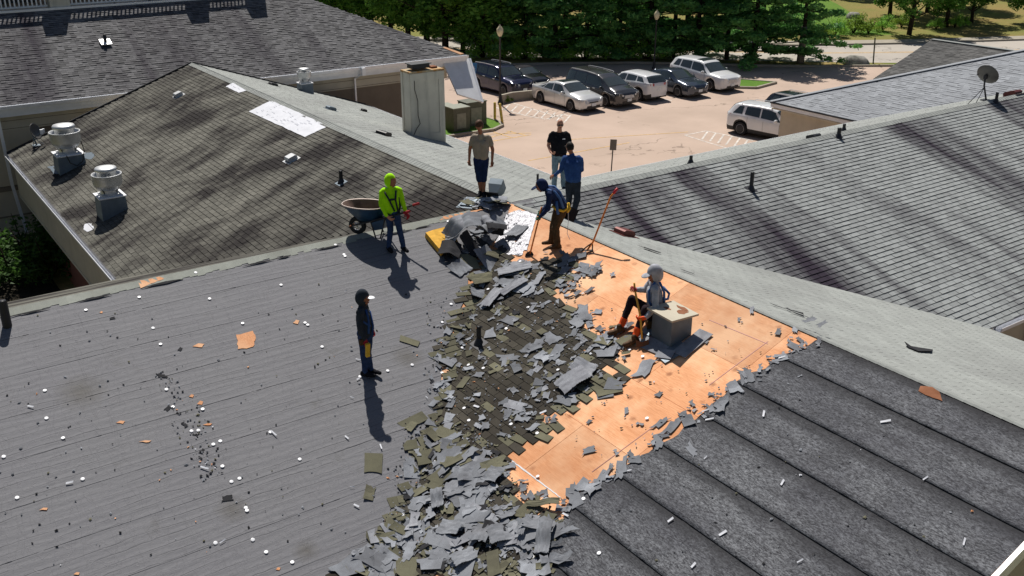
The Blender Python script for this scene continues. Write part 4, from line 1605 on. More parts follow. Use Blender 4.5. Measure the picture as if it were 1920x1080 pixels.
for i, (x, y, sx, sy) in enumerate([(.1, -.12, .18, .22), (-.02, .12, .1, .18), (.2, .0, .1, .3)]):
    r = random.Random(i)
    P = [qz @ Vector((x + sx * .5 * math.cos(t) * r.uniform(.6, 1.2), y + sy * .5 * math.sin(t) * r.uniform(.6, 1.2), hh + .0385)) for t in [k_ * .7 for k_ in range(9)]]
    b = MB(); b.prism(P, (0, 0, .002)); b.build("rust_patch", M["rusty"], e, fix=True)
rk = Vector((0, 0, 1)).rotation_difference(nrm("K")).to_matrix()
for i, (x, y, sx, sy, an) in enumerate([(-.36, .05, .3, .7, .1), (-.3, -.36, .5, .3, -.2), (.05, -.48, .7, .3, .05), (.05, .42, .6, .22, .1), (-.42, -.3, .22, .3, .4)]):
    b = MB(); b.box(rk @ Vector((x, y, .02 + i * .006)), (sx, sy, .008), rk @ Matrix.Rotation(an, 3, 'Z')); b.build("flashing", M["galvanised" if i % 2 else "scrap_silver"], e)

# crushed square vent lying beside the man in shorts
p0 = on(925, 372, "D") + Vector((0, 0, .05))
e = empty("broken_vent", p0, label="torn-off grey square vent hood lying on its side at the ridge crossing", cat="roof vent")
q = Matrix.Rotation(R(35), 3, 'Z') @ Matrix.Rotation(R(55), 3, 'Y')
b = MB()
lo = [q @ Vector((x * .09, y * .09, 0)) for x, y in ((-1, -1), (1, -1), (1, 1), (-1, 1))]
md = [q @ Vector((x * .16, y * .16, .24)) for x, y in ((-1, -1), (1, -1), (1, 1), (-1, 1))]
hi = [q @ Vector((x * .16, y * .16, .4)) for x, y in ((-1, -1), (1, -1), (1, 1), (-1, 1))]
b.add(lo + md + hi, [(0, 1, 5, 4), (1, 2, 6, 5), (2, 3, 7, 6), (3, 0, 4, 7), (4, 5, 9, 8), (5, 6, 10, 9), (6, 7, 11, 10), (7, 4, 8, 11), (8, 9, 10, 11)])
b.build("hood", M["galvanised"], e, fix=True)
b = MB(); b.box(q @ Vector((0, 0, -.02)), (.34, .3, .01), q); b.build("flange", M["scrap_dark"], e)
p0 = on(880, 380, "D")
box_vent(880, 381, "D", "flattened grey vent lid lying at the end of the ridge", (.3, .34, .05), "galvanised", R(20), group=None, name="loose_vent_lid")

# ================================================================== STREET THINGS
def lamp_post(p, h, label):
    e = empty("street_lamp", p, label=label, cat="street lamp", group="black lamp posts in the car park")
    b = MB(); b.lathe([(.16, 0), (.16, .15), (.1, .25), (.075, .6), (.055, .7), (.05, h - .75), (.075, h - .72), (.06, h - .68)], n=14); b.build("post", M["dark_metal"], e, smooth=True)
    b = MB(); b.lathe([(.07, h - .68), (.13, h - .6), (.2, h - .42), (.19, h - .25), (.11, h - .16)], n=18); b.build("globe", M["lamp_globe"], e, smooth=True)
    b = MB(); b.lathe([(.12, h - .17), (.1, h - .12), (.05, h - .1), (.06, h - .06), (.02, h)], n=14); b.build("finial", M["lamp_globe"], e, smooth=True)


lamp_post(onz(938, 196), 4.65, "black lamp post with gold globe beside the blue accessible-parking sign")
lamp_post(onz(1226, 131), 4.1, "black lamp post with gold globe behind the parked row")

# planter wall by the lamp
w_ = [G(940, 195), G(960, 190), G(1046, 181)]
b = MB(); ribbon(b, w_, .2, .55); o = b.build("low_wall", M["concrete"], fix=True)
tag(o, "low beige concrete wall between the lamp post and the silver sedan", "wall")


def post_sign(px, py, h, w, hs, mat, label, lean=0, symbol=False, facing=None):
    p = onz(px, py)
    e = empty("sign", p, label=label, cat="sign")
    topv = RV * lean + UZ * h
    b = MB(); b.tube([(0, 0, 0), topv], .03, 6); b.build("post", M["dark_metal"], e)
    u = topv.normalized()
    c = topv - u * hs * .45 - FV_ * .04
    x = (RV - u * RV.dot(u)).normalized() if facing is None else facing
    y = u.cross(x)
    rot = Matrix((x, y, u)).transposed()
    b = MB(); b.box(c, (w, .01, hs), rot); b.build("panel", M[mat], e)
    if symbol:
        b = MB()
        d = -abs(1) * FV_ * .012
        cc = c + d
        b.lathe([(.045, 0), (.06, 0)], cc + u * -.02, 16, Matrix((x, u, y)).transposed())
        b.box(cc + u * .10, (.035, .003, .035), rot); b.box(cc + u * .05, (.02, .003, .07), rot); b.box(cc + u * .01 + x * .02, (.07, .003, .018), rot); b.box(cc - u * .03 + x * .06, (.02, .003, .07), rot)
        b.box(cc + u * -.13, (w * .7, .003, .03), rot)
        b.build("symbol", M["white_plastic"], e, kind="stuff")


post_sign(882, 184, 2.1, .32, .66, "sign_blue", "blue accessible-parking sign on a leaning post beside the dark SUV", .28, True)
post_sign(1146, 322, 1.5, .30, .50, "sign_back", "small grey sign seen edge-on at the near side of the car park", .05)
b = MB(); pq = onz(1637, 121); b.tube([(0, 0, 0), -RV * .12 + UZ * 1.9], .05, 8); o = b.build("marker_post", M["box_green"]); o.location = pq
tag(o, "plain dark post standing on the verge beside the boulder", "post")
# boulder
b = MB(); b.lathe([(.001, .62), (.4, .6), (.75, .42), (.92, .15), (.95, -.1)], n=20)
o = b.build("boulder", M["rock_grey"], smooth=True)
for v in o.data.vertices:
    n = noise.noise(v.co * 1.7) * .3 + noise.noise(v.co * 4) * .1
    v.co = v.co * (1 + n); v.co.x *= 1.15; v.co.y *= .8
o.location = onz(1606, 121); o.rotation_euler.z = R(-50); tag(o, "pale grey boulder on the grass verge beside the road", "boulder")

# utility boxes and bollards
def ubox(name, px, py, w, d, h, label, mat="box_green", rz=A2 - R(55), lid=True):
    p = onz(px, py)
    e = empty(name, p, rz, label=label, cat="utility box", group="green utility boxes by the bollards")
    b = MB(); b.bbox(-w / 2, w / 2, -d / 2, d / 2, .06, h); b.build("cabinet", M[mat], e)
    b = MB(); b.bbox(-w / 2 - .03, w / 2 + .03, -d / 2 - .03, d / 2 + .03, h, h + .05); b.build("lid", M["box_green_light" if lid else mat], e)
    b = MB(); b.bbox(-w / 2 - .1, w / 2 + .1, -d / 2 - .1, d / 2 + .1, 0, .06); b.build("base_slab", M["concrete"], e)
    b = MB(); b.bbox(-w * .3, w * .25, -d / 2 - .02, -d / 2, .25, h * .8); b.build("door", M["box_green_light"], e)
    return e


ubox("utility_box", 858, 246, 1.0, .9, 1.3, "green utility box with a pale lid right behind the chimney")
ubox("utility_box", 886, 236, 1.25, .9, 1.35, "wider olive utility box next to the yellow bollards", lid=False)
ubox("utility_box", 838, 236, .5, .6, 1.15, "narrow dark utility cabinet half hidden by the chimney", "box_green_light", lid=False)
for (px, py, h, ln_, lb) in [(906, 222, 1.0, 0, "yellow bollard nearest the utility boxes"), (928, 228, 1.05, 0, "middle yellow bollard by the utility boxes"), (942, 232, 1.1, -.14, "leaning yellow bollard on the kerb corner")]:
    p = onz(px, py); b = MB(); b.tube([(0, 0, 0), RV * ln_ + UZ * h], .075, 12); b.tube([RV * ln_ + UZ * h, RV * ln_ + UZ * (h + .04)], [.075, .03], 12)
    o = b.build("bollard", M["yellow_paint"], smooth=False); o.location = p; tag(o, lb, "bollard", "yellow bollards by the utility boxes")

# ================================================================== VEHICLES
def lerp(a, b_, t): return a + (b_ - a) * t


def interp(x, pts): return float(np.interp(x, [p[0] for p in pts], [p[1] for p in pts]))


def car(name, label, pos, rz, L, Wd, H, top, belt, colr, wheel_x, wr=.34, windows=(), shield=None, rearglass=None, sunroof=None,
        trim=None, roofcol=None, cat="car", rails=False, rearview=False, grille="black_plastic", plate=True, soft=None, group="cars parked in the car park"):
    """x forward (nose at +L/2); top: (x, z) roofline incl. bonnet; belt: (x, z) window sill line"""
    e = empty(name, pos, rz, label=label, cat=cat, group=group)
    hw = Wd / 2
    NX = 84
    xs_ = [-L / 2 + L * i / NX for i in range(NX + 1)]

    def planw(x):
        t = abs(x) / (L / 2)
        k = 1 - .10 * max(0, (t - .62) / .38) ** 2.0 - .20 * max(0, (t - .90) / .10) ** 2
        return hw * k

    def zbot(x):
        z = .22 + .10 * max(0, (abs(x) / (L / 2) - .9) / .1)
        for wx in wheel_x:
            d = abs(x - wx)
            rr_ = wr + .055
            if d < rr_: z = max(z, wr + math.sqrt(rr_ * rr_ - d * d))
        return z

    NR = 15

    def ring(x):
        zt, zb_ = interp(x, top), interp(x, belt)
        w = planw(x)
        h = max(0, zt - zb_)
        wr_ = lerp(.90, .74, min(1, h / .42))
        zl = zbot(x)
        zlr = min(zl, zb_ - .1)
        pts = [(w * .93, zlr), (w * .985, lerp(zlr, zb_, .25)), (w, lerp(zlr, zb_, .55)), (w * .985, lerp(zlr, zb_, .82)), (w * .955, zb_), (w * .945, zb_ + .012)]
        g0 = (w * .94, zb_ + .014); g1 = (w * wr_ * 1.0, max(zb_ + .02, zt - .075 * min(1, h / .3) - .01))
        for i in range(1, 5): pts.append((lerp(g0[0], g1[0], i / 4), lerp(g0[1], g1[1], i / 4)))
        pts.append((w * wr_ * .95, max(zb_ + .024, zt - .028)))
        pts.append((w * wr_ * .84, zt))
        pts.append((w * wr_ * .55, zt + .018))
        pts.append((w * wr_ * .28, zt + .026))
        pts.append((0, zt + .028))
        return pts

    b = MB()
    rings = [ring(x) for x in xs_]
    nr = len(rings[0])
    for x, rg in zip(xs_, rings):
        for (y, z) in rg: b.v.append((x, y, z))
        for (y, z) in rg[::-1][1:]: b.v.append((x, -y, z))
    m_ = 2 * nr - 1
    for i in range(NX):
        for j in range(m_ - 1):
            q = i * m_ + j
            b.f.append((q, q + m_, q + m_ + 1, q + 1)[::-1]); b.r.append(.5)
            lowj = min(j, m_ - 2 - j)
            b.mi.append(1 if (trim and lowj == 0) else 0)
    for end in (0, NX):
        b.f.append(tuple(end * m_ + j for j in range(m_))[:: (1 if end else -1)]); b.r.append(.5); b.mi.append(0)
    body = b.build("body", [M[colr], M[trim or colr]], e, fix=True)
    smooth_angle(body, 42)

    def S(x, s, side=1, off=.006):
        """point on the shell: s in ring index units"""
        rg = ring(x)
        i = min(int(s), nr - 2); f = s - i
        y = lerp(rg[i][0], rg[i + 1][0], f); z = lerp(rg[i][1], rg[i + 1][1], f)
        dy, dz = rg[min(i + 1, nr - 1)][0] - rg[i][0], rg[min(i + 1, nr - 1)][1] - rg[i][1]
        l_ = math.hypot(dy, dz) or 1
        return Vector((x, side * (y + dz / l_ * off), z - dy / l_ * off))

    # side glass, one pane per window
    for side in (1, -1):
        for (x0b, x0t, x1b, x1t) in windows:
            b = MB(); nn = 6
            for j in range(5):
                t = j / 4; s = lerp(5.25, 8.85, t)
                for i in range(nn + 1):
                    x = lerp(lerp(x0b, x0t, t), lerp(x1b, x1t, t), i / nn)
                    b.v.append(tuple(S(x, s, side)))
            for j in range(4):
                for i in range(nn):
                    q = j * (nn + 1) + i
                    f = (q, q + 1, q + nn + 2, q + nn + 1); b.f.append(f if side < 0 else f[::-1]); b.r.append(.5); b.mi.append(0)
            b.build("side_window", M["glass_dark"], e, smooth=True)
    # windscreen and rear glass (across the whole width)
    for nm, rg_ in (("windscreen", shield), ("rear_window", rearglass)):
        if not rg_: continue
        x0, x1 = rg_
        b = MB(); ni, nj = 8, 12
        for i in range(ni + 1):
            x = lerp(x0, x1, i / ni)
            for j in range(nj + 1):
                t = j / nj * 2 - 1
                s = lerp(nr - 1.001, 9.6 if nm == "windscreen" else 10.0, abs(t))
                p = S(x, s, 1 if t >= 0 else -1, .004)
                n2 = Vector((x1 - x0, 0, 0))
                sl_ = (interp(x + .01, top) - interp(x - .01, top)) / .02
                p += Vector((-sl_, 0, 1)).normalized() * .010
                b.v.append(tuple(p))
        for i in range(ni):
            for j in range(nj):
                q = i * (nj + 1) + j
                b.f.append((q, q + 1, q + nj + 2, q + nj + 1)); b.r.append(.5); b.mi.append(0)
        b.build(nm, M["glass_dark"], e, smooth=True, fix=True)
    if sunroof or roofcol:
        x0, x1 = sunroof or roofcol
        b = MB(); ni, nj = 5, 8
        for i in range(ni + 1):
            for j in range(nj + 1):
                t = (j / nj * 2 - 1); s = lerp(nr - 1.001, (11.4 if sunroof else 10.2), abs(t))
                b.v.append(tuple(S(lerp(x0, x1, i / ni), s, 1 if t >= 0 else -1, .004) + Vector((0, 0, .006))))
        for i in range(ni):
            for j in range(nj):
                q = i * (nj + 1) + j; b.f.append((q, q + 1, q + nj + 2, q + nj + 1)); b.r.append(.5); b.mi.append(0)
        b.build("sunroof" if sunroof else "soft_top", M["glass_dark" if sunroof else "cloth_black"], e, smooth=True, fix=True)
    # wheels
    for wx in wheel_x:
        for side in (1, -1):
            b = MB(); q = Matrix.Rotation(R(90), 3, 'X')
            y = side * (hw - .125)
            b.lathe([(wr * .62, -.11), (wr * .93, -.11), (wr, -.07), (wr, .07), (wr * .93, .11), (wr * .62, .11)], (wx, y, wr), 28, q)
            wo = b.build("wheel", M["rubber"], e, smooth=False)
            b = MB(); yo = y + side * .10
            b.lathe([(wr * .64, 0), (wr * .60, .03 * -side), (wr * .2, .05 * -side), (.001, .05 * -side)], (wx, yo, wr), 24, q)
            b.build("rim_back", M["dark_metal"], wo)
            b = MB()
            sg_ = side
            b.lathe([(wr * .69, .0), (wr * .60, .010), (.001, .014)], (wx, yo + side * .006, wr), 28, Matrix.Rotation(R(-90 * side), 3, 'X'))
            for k_ in range(6):
                t = 2 * math.pi * (k_ + .5) / 6
                b.add([Vector((wx + math.cos(t + da) * wr * rr2, yo + side * .026, wr + math.sin(t + da) * wr * rr2)) for da, rr2 in ((-.22, .26), (.22, .26), (.30, .56), (-.30, .56))], [(0, 1, 2, 3), (3, 2, 1, 0)], .5, 1)
            b.build("rim", [M["alloy"], M["black_plastic"]], wo, kind="stuff")
            # dark well behind the arch
            b = MB(); b.lathe([(wr + .05, -.02), (.001, -.02)], (wx, side * (hw - .30), wr + .03), 20, q); b.build("wheel_well", M["black_plastic"], wo)
    # underside
    b = MB(); b.bbox(-L / 2 + .15, L / 2 - .15, -hw * .86, hw * .86, .2, .5); b.build("underbody", M["black_plastic"], e)
    zf = interp(L / 2 - .05, top)
    # front
    b = MB(); b.prism([(L / 2 + .002, -hw * .38, .58), (L / 2 + .002, hw * .38, .58), (L / 2 - .02, hw * .33, zf - .06), (L / 2 - .02, -hw * .33, zf - .06)], (.016, 0, 0)); b.build("grille", M[grille], e, fix=True)
    b = MB(); b.prism([(L / 2 + .0, -hw * .55, .28), (L / 2 + .0, hw * .55, .28), (L / 2 + .0, hw * .5, .42), (L / 2 + .0, -hw * .5, .42)], (.016, 0, 0)); b.build("air_intake", M["black_plastic"], e, fix=True)
    if plate:
        b = MB(); b.box(((L / 2 + .028), 0, .47), (.012, .32, .16)); b.build("number_plate", M["plate_white"], e)
        b = MB(); b.box((-(L / 2 + .012), 0, .75), (.012, .32, .16)); b.build("number_plate", M["plate_white"], e)
    for side in (1, -1):
        b = MB()
        P = []
        for x, s in ((L / 2 - .04, 2.9), (L / 2 - .38, 3.8), (L / 2 - .40, 4.4), (L / 2 - .04, 4.2)): P.append(S(x, s, side, .012))
        P2 = [Vector((L / 2 + .012, side * hw * .42, zf - .12)), Vector((L / 2 + .008, side * hw * .42, zf - .03))]
        b.add([P[0], P[1], P[2], P[3], P2[0], P2[1]], [(0, 1, 2, 3), (0, 3, 5, 4)]); b.build("headlight", M["headlight"], e, fix=True)
        b = MB(); P = []
        for x, s in ((-L / 2 + .03, 3.1), (-L / 2 + .34, 3.7), (-L / 2 + .36, 4.5), (-L / 2 + .03, 4.6)): P.append(S(x, s, side, .012))
        zr = interp(-L / 2 + .03, belt)
        P += [Vector((-L / 2 - .012, side * hw * .45, zr - .16)), Vector((-L / 2 - .010, side * hw * .45, zr - .02))]
        b.add(P, [(0, 1, 2, 3), (0, 3, 5, 4)]); b.build("tail_light", M["tail_red"], e, fix=True)
        xm = shield[0] + (.12 if shield else 0) if shield else .5
        xm = max(shield) - .45
        b = MB(); b.lathe([(.001, -.12), (.07, -.10), (.085, 0), (.07, .10), (.001, .12)], (xm, side * (hw * .95 + .10), interp(xm, belt) + .08), 12, Matrix.Rotation(R(90), 3, 'X') @ Matrix.Scale(.8, 3, (1, 0, 0)))
        b.build("mirror", M[colr], e, smooth=True)
        for dx in (-.55, .45):
            b = MB(); p = S(dx, 3.4, side, .02); b.box(p, (.2, .02, .03)); b.build("door_handle", M["alloy"], e)
        for dx in (-.02, -.95, .92):
            b = MB()
            for s0, s1 in ((.3, 1), (1, 2), (2, 3), (3, 4.9)):
                b.add([S(dx - .006, s0, side, .002), S(dx + .006, s0, side, .002), S(dx + .006, s1, side, .002), S(dx - .006, s1, side, .002)], [(0, 1, 2, 3)])
            b.build("door_gap", M["black_plastic"], e, fix=True)
        if rails:
            x0, x1 = rails
            b = MB(); b.tube([S(x0, 10.2, side, .01), S(x0 + .1, 10.2, side, .06), S((x0 + x1) / 2, 10.2, side, .06), S(x1 - .1, 10.2, side, .06), S(x1, 10.2, side, .01)], .018, 6); b.build("roof_rail", M["alloy"], e)
    return e


paint("paint_silver", (.62, .62, .62), .3, .3)
paint("paint_grey", (.055, .055, .06), .25, .5)
paint("paint_white", (.74, .75, .77), .25, .0)
paint("paint_slate", (.045, .06, .09), .25, .5)
paint("paint_navy", (.012, .013, .05), .2, .5)
paint("paint_black", (.012, .012, .016), .2, .3)
SED_T = lambda L, h: [(-L / 2, .80), (-L / 2 + .05, .98), (-L * .34, 1.05), (-L * .17, h - .10), (-.30, h - .015), (.15, h), (.45, h - .04), (L * .265, 1.02), (L * .40, .92), (L * .48, .78), (L / 2, .64)]
SUV_T = lambda L, h: [(-L / 2, .85), (-L / 2 + .04, 1.05), (-L / 2 + .38, h - .12), (-L / 2 + .6, h - .04), (-.5, h), (.25, h - .02), (.55, h - .10), (L * .265, 1.12), (L * .42, 1.03), (L * .49, .85), (L / 2, .70)]
VAN_T = lambda L, h: [(-L / 2, .9), (-L / 2 + .04, 1.15), (-L / 2 + .26, h - .10), (-L / 2 + .45, h - .03), (-.5, h), (.5, h - .06), (.85, h - .20), (L * .335, 1.12), (L * .43, 1.0), (L * .49, .82), (L / 2, .68)]


def belt_of(a, c_): return lambda L: [(-L / 2, a), (-L * .3, a + .02), (L * .25, c_), (L / 2, c_ - .12)]


def place(px, py, dx, dy, z=0.0):
    """ground contact of the near-side wheel -> car centre, nose towards -Y: dx to the far side, dy along"""
    p = onz(px, py, z)
    return Vector((p.x + dx, p.y + dy, .012))


SOUTH = R(-90)
car("parked_car", "silver saloon with sunroof parked by the hatched bay", place(1068, 209, .82, 1.35), R(-88.5), 4.87, 1.86, 1.46, SED_T(4.87, 1.46), belt_of(.98, .90)(4.87),
    "paint_silver", (-1.42, 1.42), .34, [(-1.75, -1.05, -1.18, -.98), (-1.10, -.90, -.30, -.34), (-.22, -.26, .95, .42)], (1.22, .50), (-1.58, -.98), (-.35, .25))
car("parked_car", "dark grey minivan with a chrome grille between the silver saloon and the white hatchback", place(1135.5, 200, .88, 1.5), SOUTH, 5.15, 1.98, 1.74, VAN_T(5.15, 1.74), belt_of(1.06, .98)(5.15),
    "paint_grey", (-1.5, 1.52), .35, [(-2.35, -2.12, -1.52, -1.50), (-1.42, -1.40, -.42, -.42), (-.32, -.32, 1.30, .82)], (1.62, .92), (-2.45, -2.28), None, grille="alloy", rails=(-2.1, .3), cat="minivan")
car("parked_car", "white small crossover with black cladding showing its tail", place(1198, 189, .78, 1.33), R(90), 4.40, 1.80, 1.54, SUV_T(4.4, 1.54), belt_of(1.12, .96)(4.4),
    "paint_white", (-1.33, 1.33), .36, [(-1.75, -1.45, -1.10, -1.05), (-1.0, -.98, -.12, -.15), (-.04, -.06, 1.0, .5)], (1.12, .58), (-2.12, -1.72), None, trim="black_plastic")
car("parked_car", "slate blue saloon between the white crossover and the white SUV", place(1271, 182, .8, 1.35), SOUTH, 4.85, 1.85, 1.46, SED_T(4.85, 1.46), belt_of(1.0, .92)(4.85),
    "paint_slate", (-1.38, 1.38), .34, [(-1.6, -1.0, -1.12, -.95), (-1.04, -.88, -.30, -.34), (-.22, -.26, .95, .42)], (1.22, .50), (-1.58, -.98))
car("parked_car", "white large SUV with sunroof at the far end of the row", place(1331.5, 171, .85, 1.42), SOUTH, 4.95, 1.96, 1.72, SUV_T(4.95, 1.72), belt_of(1.15, 1.02)(4.95),
    "paint_white", (-1.42, 1.42), .38, [(-2.0, -1.72, -1.42, -1.38), (-1.32, -1.28, -.38, -.40), (-.30, -.32, 1.12, .56)], (1.28, .62), (-2.38, -2.08), (-.25, .35), grille="alloy", cat="SUV")
car("parked_car", "dark navy SUV with silver roof rails behind the low wall", place(941, 181, .85, 1.35), R(-86), 4.75, 1.88, 1.70, SUV_T(4.75, 1.70), belt_of(1.10, 1.0)(4.75),
    "paint_navy", (-1.35, 1.38), .36, [(-1.95, -1.65, -1.36, -1.34), (-1.28, -1.24, -.34, -.36), (-.26, -.28, 1.05, .54)], (1.2, .6), (-2.28, -1.98), None, rails=(-1.8, .2), cat="SUV")
car("parked_car", "small black soft-top car tucked behind the silver saloon", place(1018, 183, .75, 3.2), SOUTH, 4.1, 1.74, 1.36, SED_T(4.1, 1.36), belt_of(.92, .88)(4.1),
    "paint_black", (-1.2, 1.2), .33, [(-.85, -.7, -.1, -.15), (-.02, -.06, .82, .4)], (1.05, .46), (-1.3, -.9), None, roofcol=(-1.3, .42))
car("parked_car", "white compact SUV with roof racks cut off by the beige wall", place(1389, 252, .86, -1.28), R(-79), 4.65, 1.84, 1.64, SUV_T(4.65, 1.64), belt_of(1.08, .98)(4.65),
    "paint_white", (-1.33, 1.38), .36, [(-1.88, -1.55, -1.30, -1.28), (-1.15, -1.12, -.28, -.30), (-.2, -.22, 1.02, .54)], (1.18, .6), (-2.22, -1.90), None, trim="black_plastic", rails=(-1.5, .3), cat="SUV")
car("parked_car", "black estate car mostly hidden behind the blue-grey roof", Vector((*G(1512, 236), .012)), R(-88), 4.9, 1.9, 1.60, SUV_T(4.9, 1.60), belt_of(1.08, 1.0)(4.9),
    "paint_black", (-1.38, 1.42), .36, [(-2.0, -1.72, -1.42, -1.38), (-1.32, -1.28, -.38, -.40), (-.30, -.32, 1.12, .56)], (1.28, .62), (-2.34, -2.05), None, rails=(-1.9, .2), cat="SUV")
# blue bin half hidden in the trees
b = MB(); b.prism([(-.5, -.45, 0), (.5, -.45, 0), (.6, -.5, 1.3), (-.6, -.5, 1.3)], (0, .95, 0)); o = b.build("bin", M["bin_blue"], fix=True)
o.location = onz(1162, 36); tag(o, "dark blue bin glimpsed between the pines beyond the road", "bin")

# ================================================================== PEOPLE
def capsule(p, q, ra, rb, n=14, m=5):
    p, q = Vector(p), Vector(q)
    d = q - p
    L_ = max(d.length, 1e-5); x = d / L_
    a = x.orthogonal().normalized(); c = x.cross(a)
    vs, fs = [], []
    rings = []
    for i in range(m + 1):
        t = math.pi / 2 * (1 - i / m); rings.append((-math.sin(t) * ra, math.cos(t) * ra))
    for i in range(m + 1):
        t = math.pi / 2 * (i / m); rings.append((L_ + math.sin(t) * rb, math.cos(t) * rb))
    for (s, r) in rings:
        for k in range(n):
            w = 2 * math.pi * k / n
            vs.append(p + x * s + (a * math.cos(w) + c * math.sin(w)) * max(r, 1e-4))
    for i in range(len(rings) - 1):
        for k in range(n):
            k2 = (k + 1) % n
            fs.append((i * n + k, i * n + k2, (i + 1) * n + k2, (i + 1) * n + k))
    fs.append(tuple(range(n))[::-1]); fs.append(tuple((len(rings) - 1) * n + k for k in range(n)))
    return vs, fs


def ellip(c, r, rot=None, n=16, m=12):
    vs, fs = [], []
    for i in range(m + 1):
        t = math.pi * i / m
        for k in range(n):
            w = 2 * math.pi * k / n
            q = Vector((r[0] * math.sin(t) * math.cos(w), r[1] * math.sin(t) * math.sin(w), r[2] * math.cos(t)))
            if rot is not None: q = rot @ q
            vs.append(Vector(c) + q)
    for i in range(m):
        for k in range(n):
            k2 = (k + 1) % n
            fs.append((i * n + k, (i + 1) * n + k, (i + 1) * n + k2, i * n + k2))
    return vs, fs


class Fig:
    """figure built in (r, f, z): r to the viewer's right, f away from the viewer"""

    def __init__(s, name, label, pos, vox=.0115):
        s.e = empty("person", pos, label=label, cat="person")
        s.parts, s.skip, s.vox = [], [], vox
        s.hands = MB()

    def W(s, p): return RV * p[0] + FV_ * p[1] + UZ * p[2]

    def cap(s, p, q, ra, rb, mat, flat=None):
        p, q = s.W(p), s.W(q)
        s.parts.append((capsule(p, q, ra, rb), p, q, ra, rb, mat)); return s

    def ell(s, c, r, mat, rot=None):
        c = s.W(c)
        s.parts.append((ellip(c, r, rot), c, c, sum(r) / 3, sum(r) / 3, mat)); return s

    def finish(s, fold=.010, mats_fold=("cloth",)):
        b = MB()
        for (vf, *_r) in s.parts: b.add(*vf)
        me = b.mesh("tmp", M["rubber"])
        o = bpy.data.objects.new("tmp", me); COL.objects.link(o)
        md = o.modifiers.new("r", 'REMESH'); md.mode = 'VOXEL'; md.voxel_size = s.vox; md.adaptivity = 0
        sm = o.modifiers.new("s", 'SMOOTH'); sm.factor = .6; sm.iterations = 3
        dg = bpy.context.evaluated_depsgraph_get()
        dg.update()
        ev = bpy.data.meshes.new_from_object(o.evaluated_get(dg))
        bpy.data.objects.remove(o)
        nv = len(ev.vertices)
        co = np.empty(nv * 3, dtype=np.float32); ev.vertices.foreach_get("co", co); co = co.reshape(-1, 3)
        no = np.empty(nv * 3, dtype=np.float32); ev.vertices.foreach_get("normal", no); no = no.reshape(-1, 3)
        names = []
        D = np.full(nv, 1e9); who = np.zeros(nv, int)
        for (vf, p, q, ra, rb, mat) in s.parts:
            if mat not in names: names.append(mat)
            p_, q_ = np.array(p), np.array(q); d = q_ - p_; L2 = max(d @ d, 1e-9)
            t = np.clip(((co - p_) @ d) / L2, 0, 1)
            dist = np.linalg.norm(co - (p_ + t[:, None] * d), axis=1) - (ra + (rb - ra) * t)
            w = dist < D
            D[w] = dist[w]; who[w] = names.index(mat)
        for i in range(nv):
            if names[who[i]].startswith("cloth"):
                c = Vector(co[i])
                h = noise.noise(Vector((c.x * 14, c.y * 14, c.z * 7))) * fold + noise.noise(c * 30) * fold * .4
                co[i] += no[i] * h
        ev.vertices.foreach_set("co", co.reshape(-1))
        ev.materials.clear()
        for n_ in names: ev.materials.append(M[n_])
        mi = np.zeros(len(ev.polygons), dtype=np.int32)
        ls = np.empty(len(ev.polygons), dtype=np.int32); ev.polygons.foreach_get("loop_start", ls)
        lv = np.empty(len(ev.loops), dtype=np.int32); ev.loops.foreach_get("vertex_index", lv)
        mi[:] = who[lv[ls]]
        ev.polygons.foreach_set("material_index", mi)
        ev.polygons.foreach_set("use_smooth", [True] * len(ev.polygons))
        body = bpy.data.objects.new("body", ev); COL.objects.link(body); body.parent = s.e
        s.body = body
        return s

    def hand(s, wrist, palm_end, curl, mat, side=1, spread=(0, 0, 1)):
        """palm is part of the body; five fingers built on it"""
        w, pe = s.W(wrist), s.W(palm_end)
        d = (pe - w).normalized(); cu = s.W(curl).normalized(); cu = (cu - d * cu.dot(d)).normalized()
        ac = d.cross(cu).normalized() * side
        s.cap(wrist, wrist, .031, .031, mat)
        c0 = w + d * .045
        for k in (-1, 1):
            p = w + d * .02 + ac * .016 * k; q = w + d * .085 + ac * .024 * k
            s.parts.append((capsule(p, q, .021, .019, 10, 3), p, q, .021, .019, mat))
        b = MB()
        for i, (ln_, o_) in enumerate([(.066, -.031), (.076, -.011), (.071, .010), (.056, .030)]):
            p0 = w + d * .088 + ac * o_
            p1 = p0 + (d * .8 + cu * .45).normalized() * ln_ * .5
            p2 = p1 + (d * .25 + cu * .95).normalized() * ln_ * .5
            p3 = p2 + (-d * .25 + cu * .8).normalized() * ln_ * .32
            b.tube([p0 - d * .02, p0, p1, p2, p3], [.0105, .0105, .010, .009, .006], 7)
        p0 = w + d * .03 - ac * .034; p1 = p0 + (d * .7 - ac * .6 + cu * .35).normalized() * .036; p2 = p1 + (d * .6 + cu * .8 + ac * .1).normalized() * .034
        b.tube([p0, p1, p2], [.014, .012, .008], 7)
        b.build("fingers", M[mat], s.e, smooth=True, kind="stuff")
        return s

    def head(s, c, face, skin, tilt=0.0, r=(.083, .102, .116), ears=True):
        """c: centre, face: (r, f, z) direction"""
        f = s.W(face).normalized(); up = UZ - f * UZ.dot(f); up.normalize(); sd = f.cross(up)
        rot = Matrix((sd, f, up)).transposed()
        cw_ = s.W(c)
        s.hrot, s.hc = rot, cw_
        s.parts.append((ellip(cw_ + up * .015, r, rot), cw_, cw_, .09, .09, skin))
        ch_ = cw_ + f * .045 - up * .065
        s.parts.append((capsule(cw_ - up * .03, ch_, .062, .040), cw_, ch_, .06, .04, skin))
        ns = cw_ + f * .095 - up * .012
        s.parts.append((capsule(cw_ + f * .085 + up * .018, ns, .009, .016, 8, 3), ns, ns, .016, .016, skin))
        if ears:
            for k in (-1, 1):
                s.parts.append((ellip(cw_ + sd * .076 * k - up * .005, (.012, .022, .03), rot), cw_, cw_, .09, .09, skin))
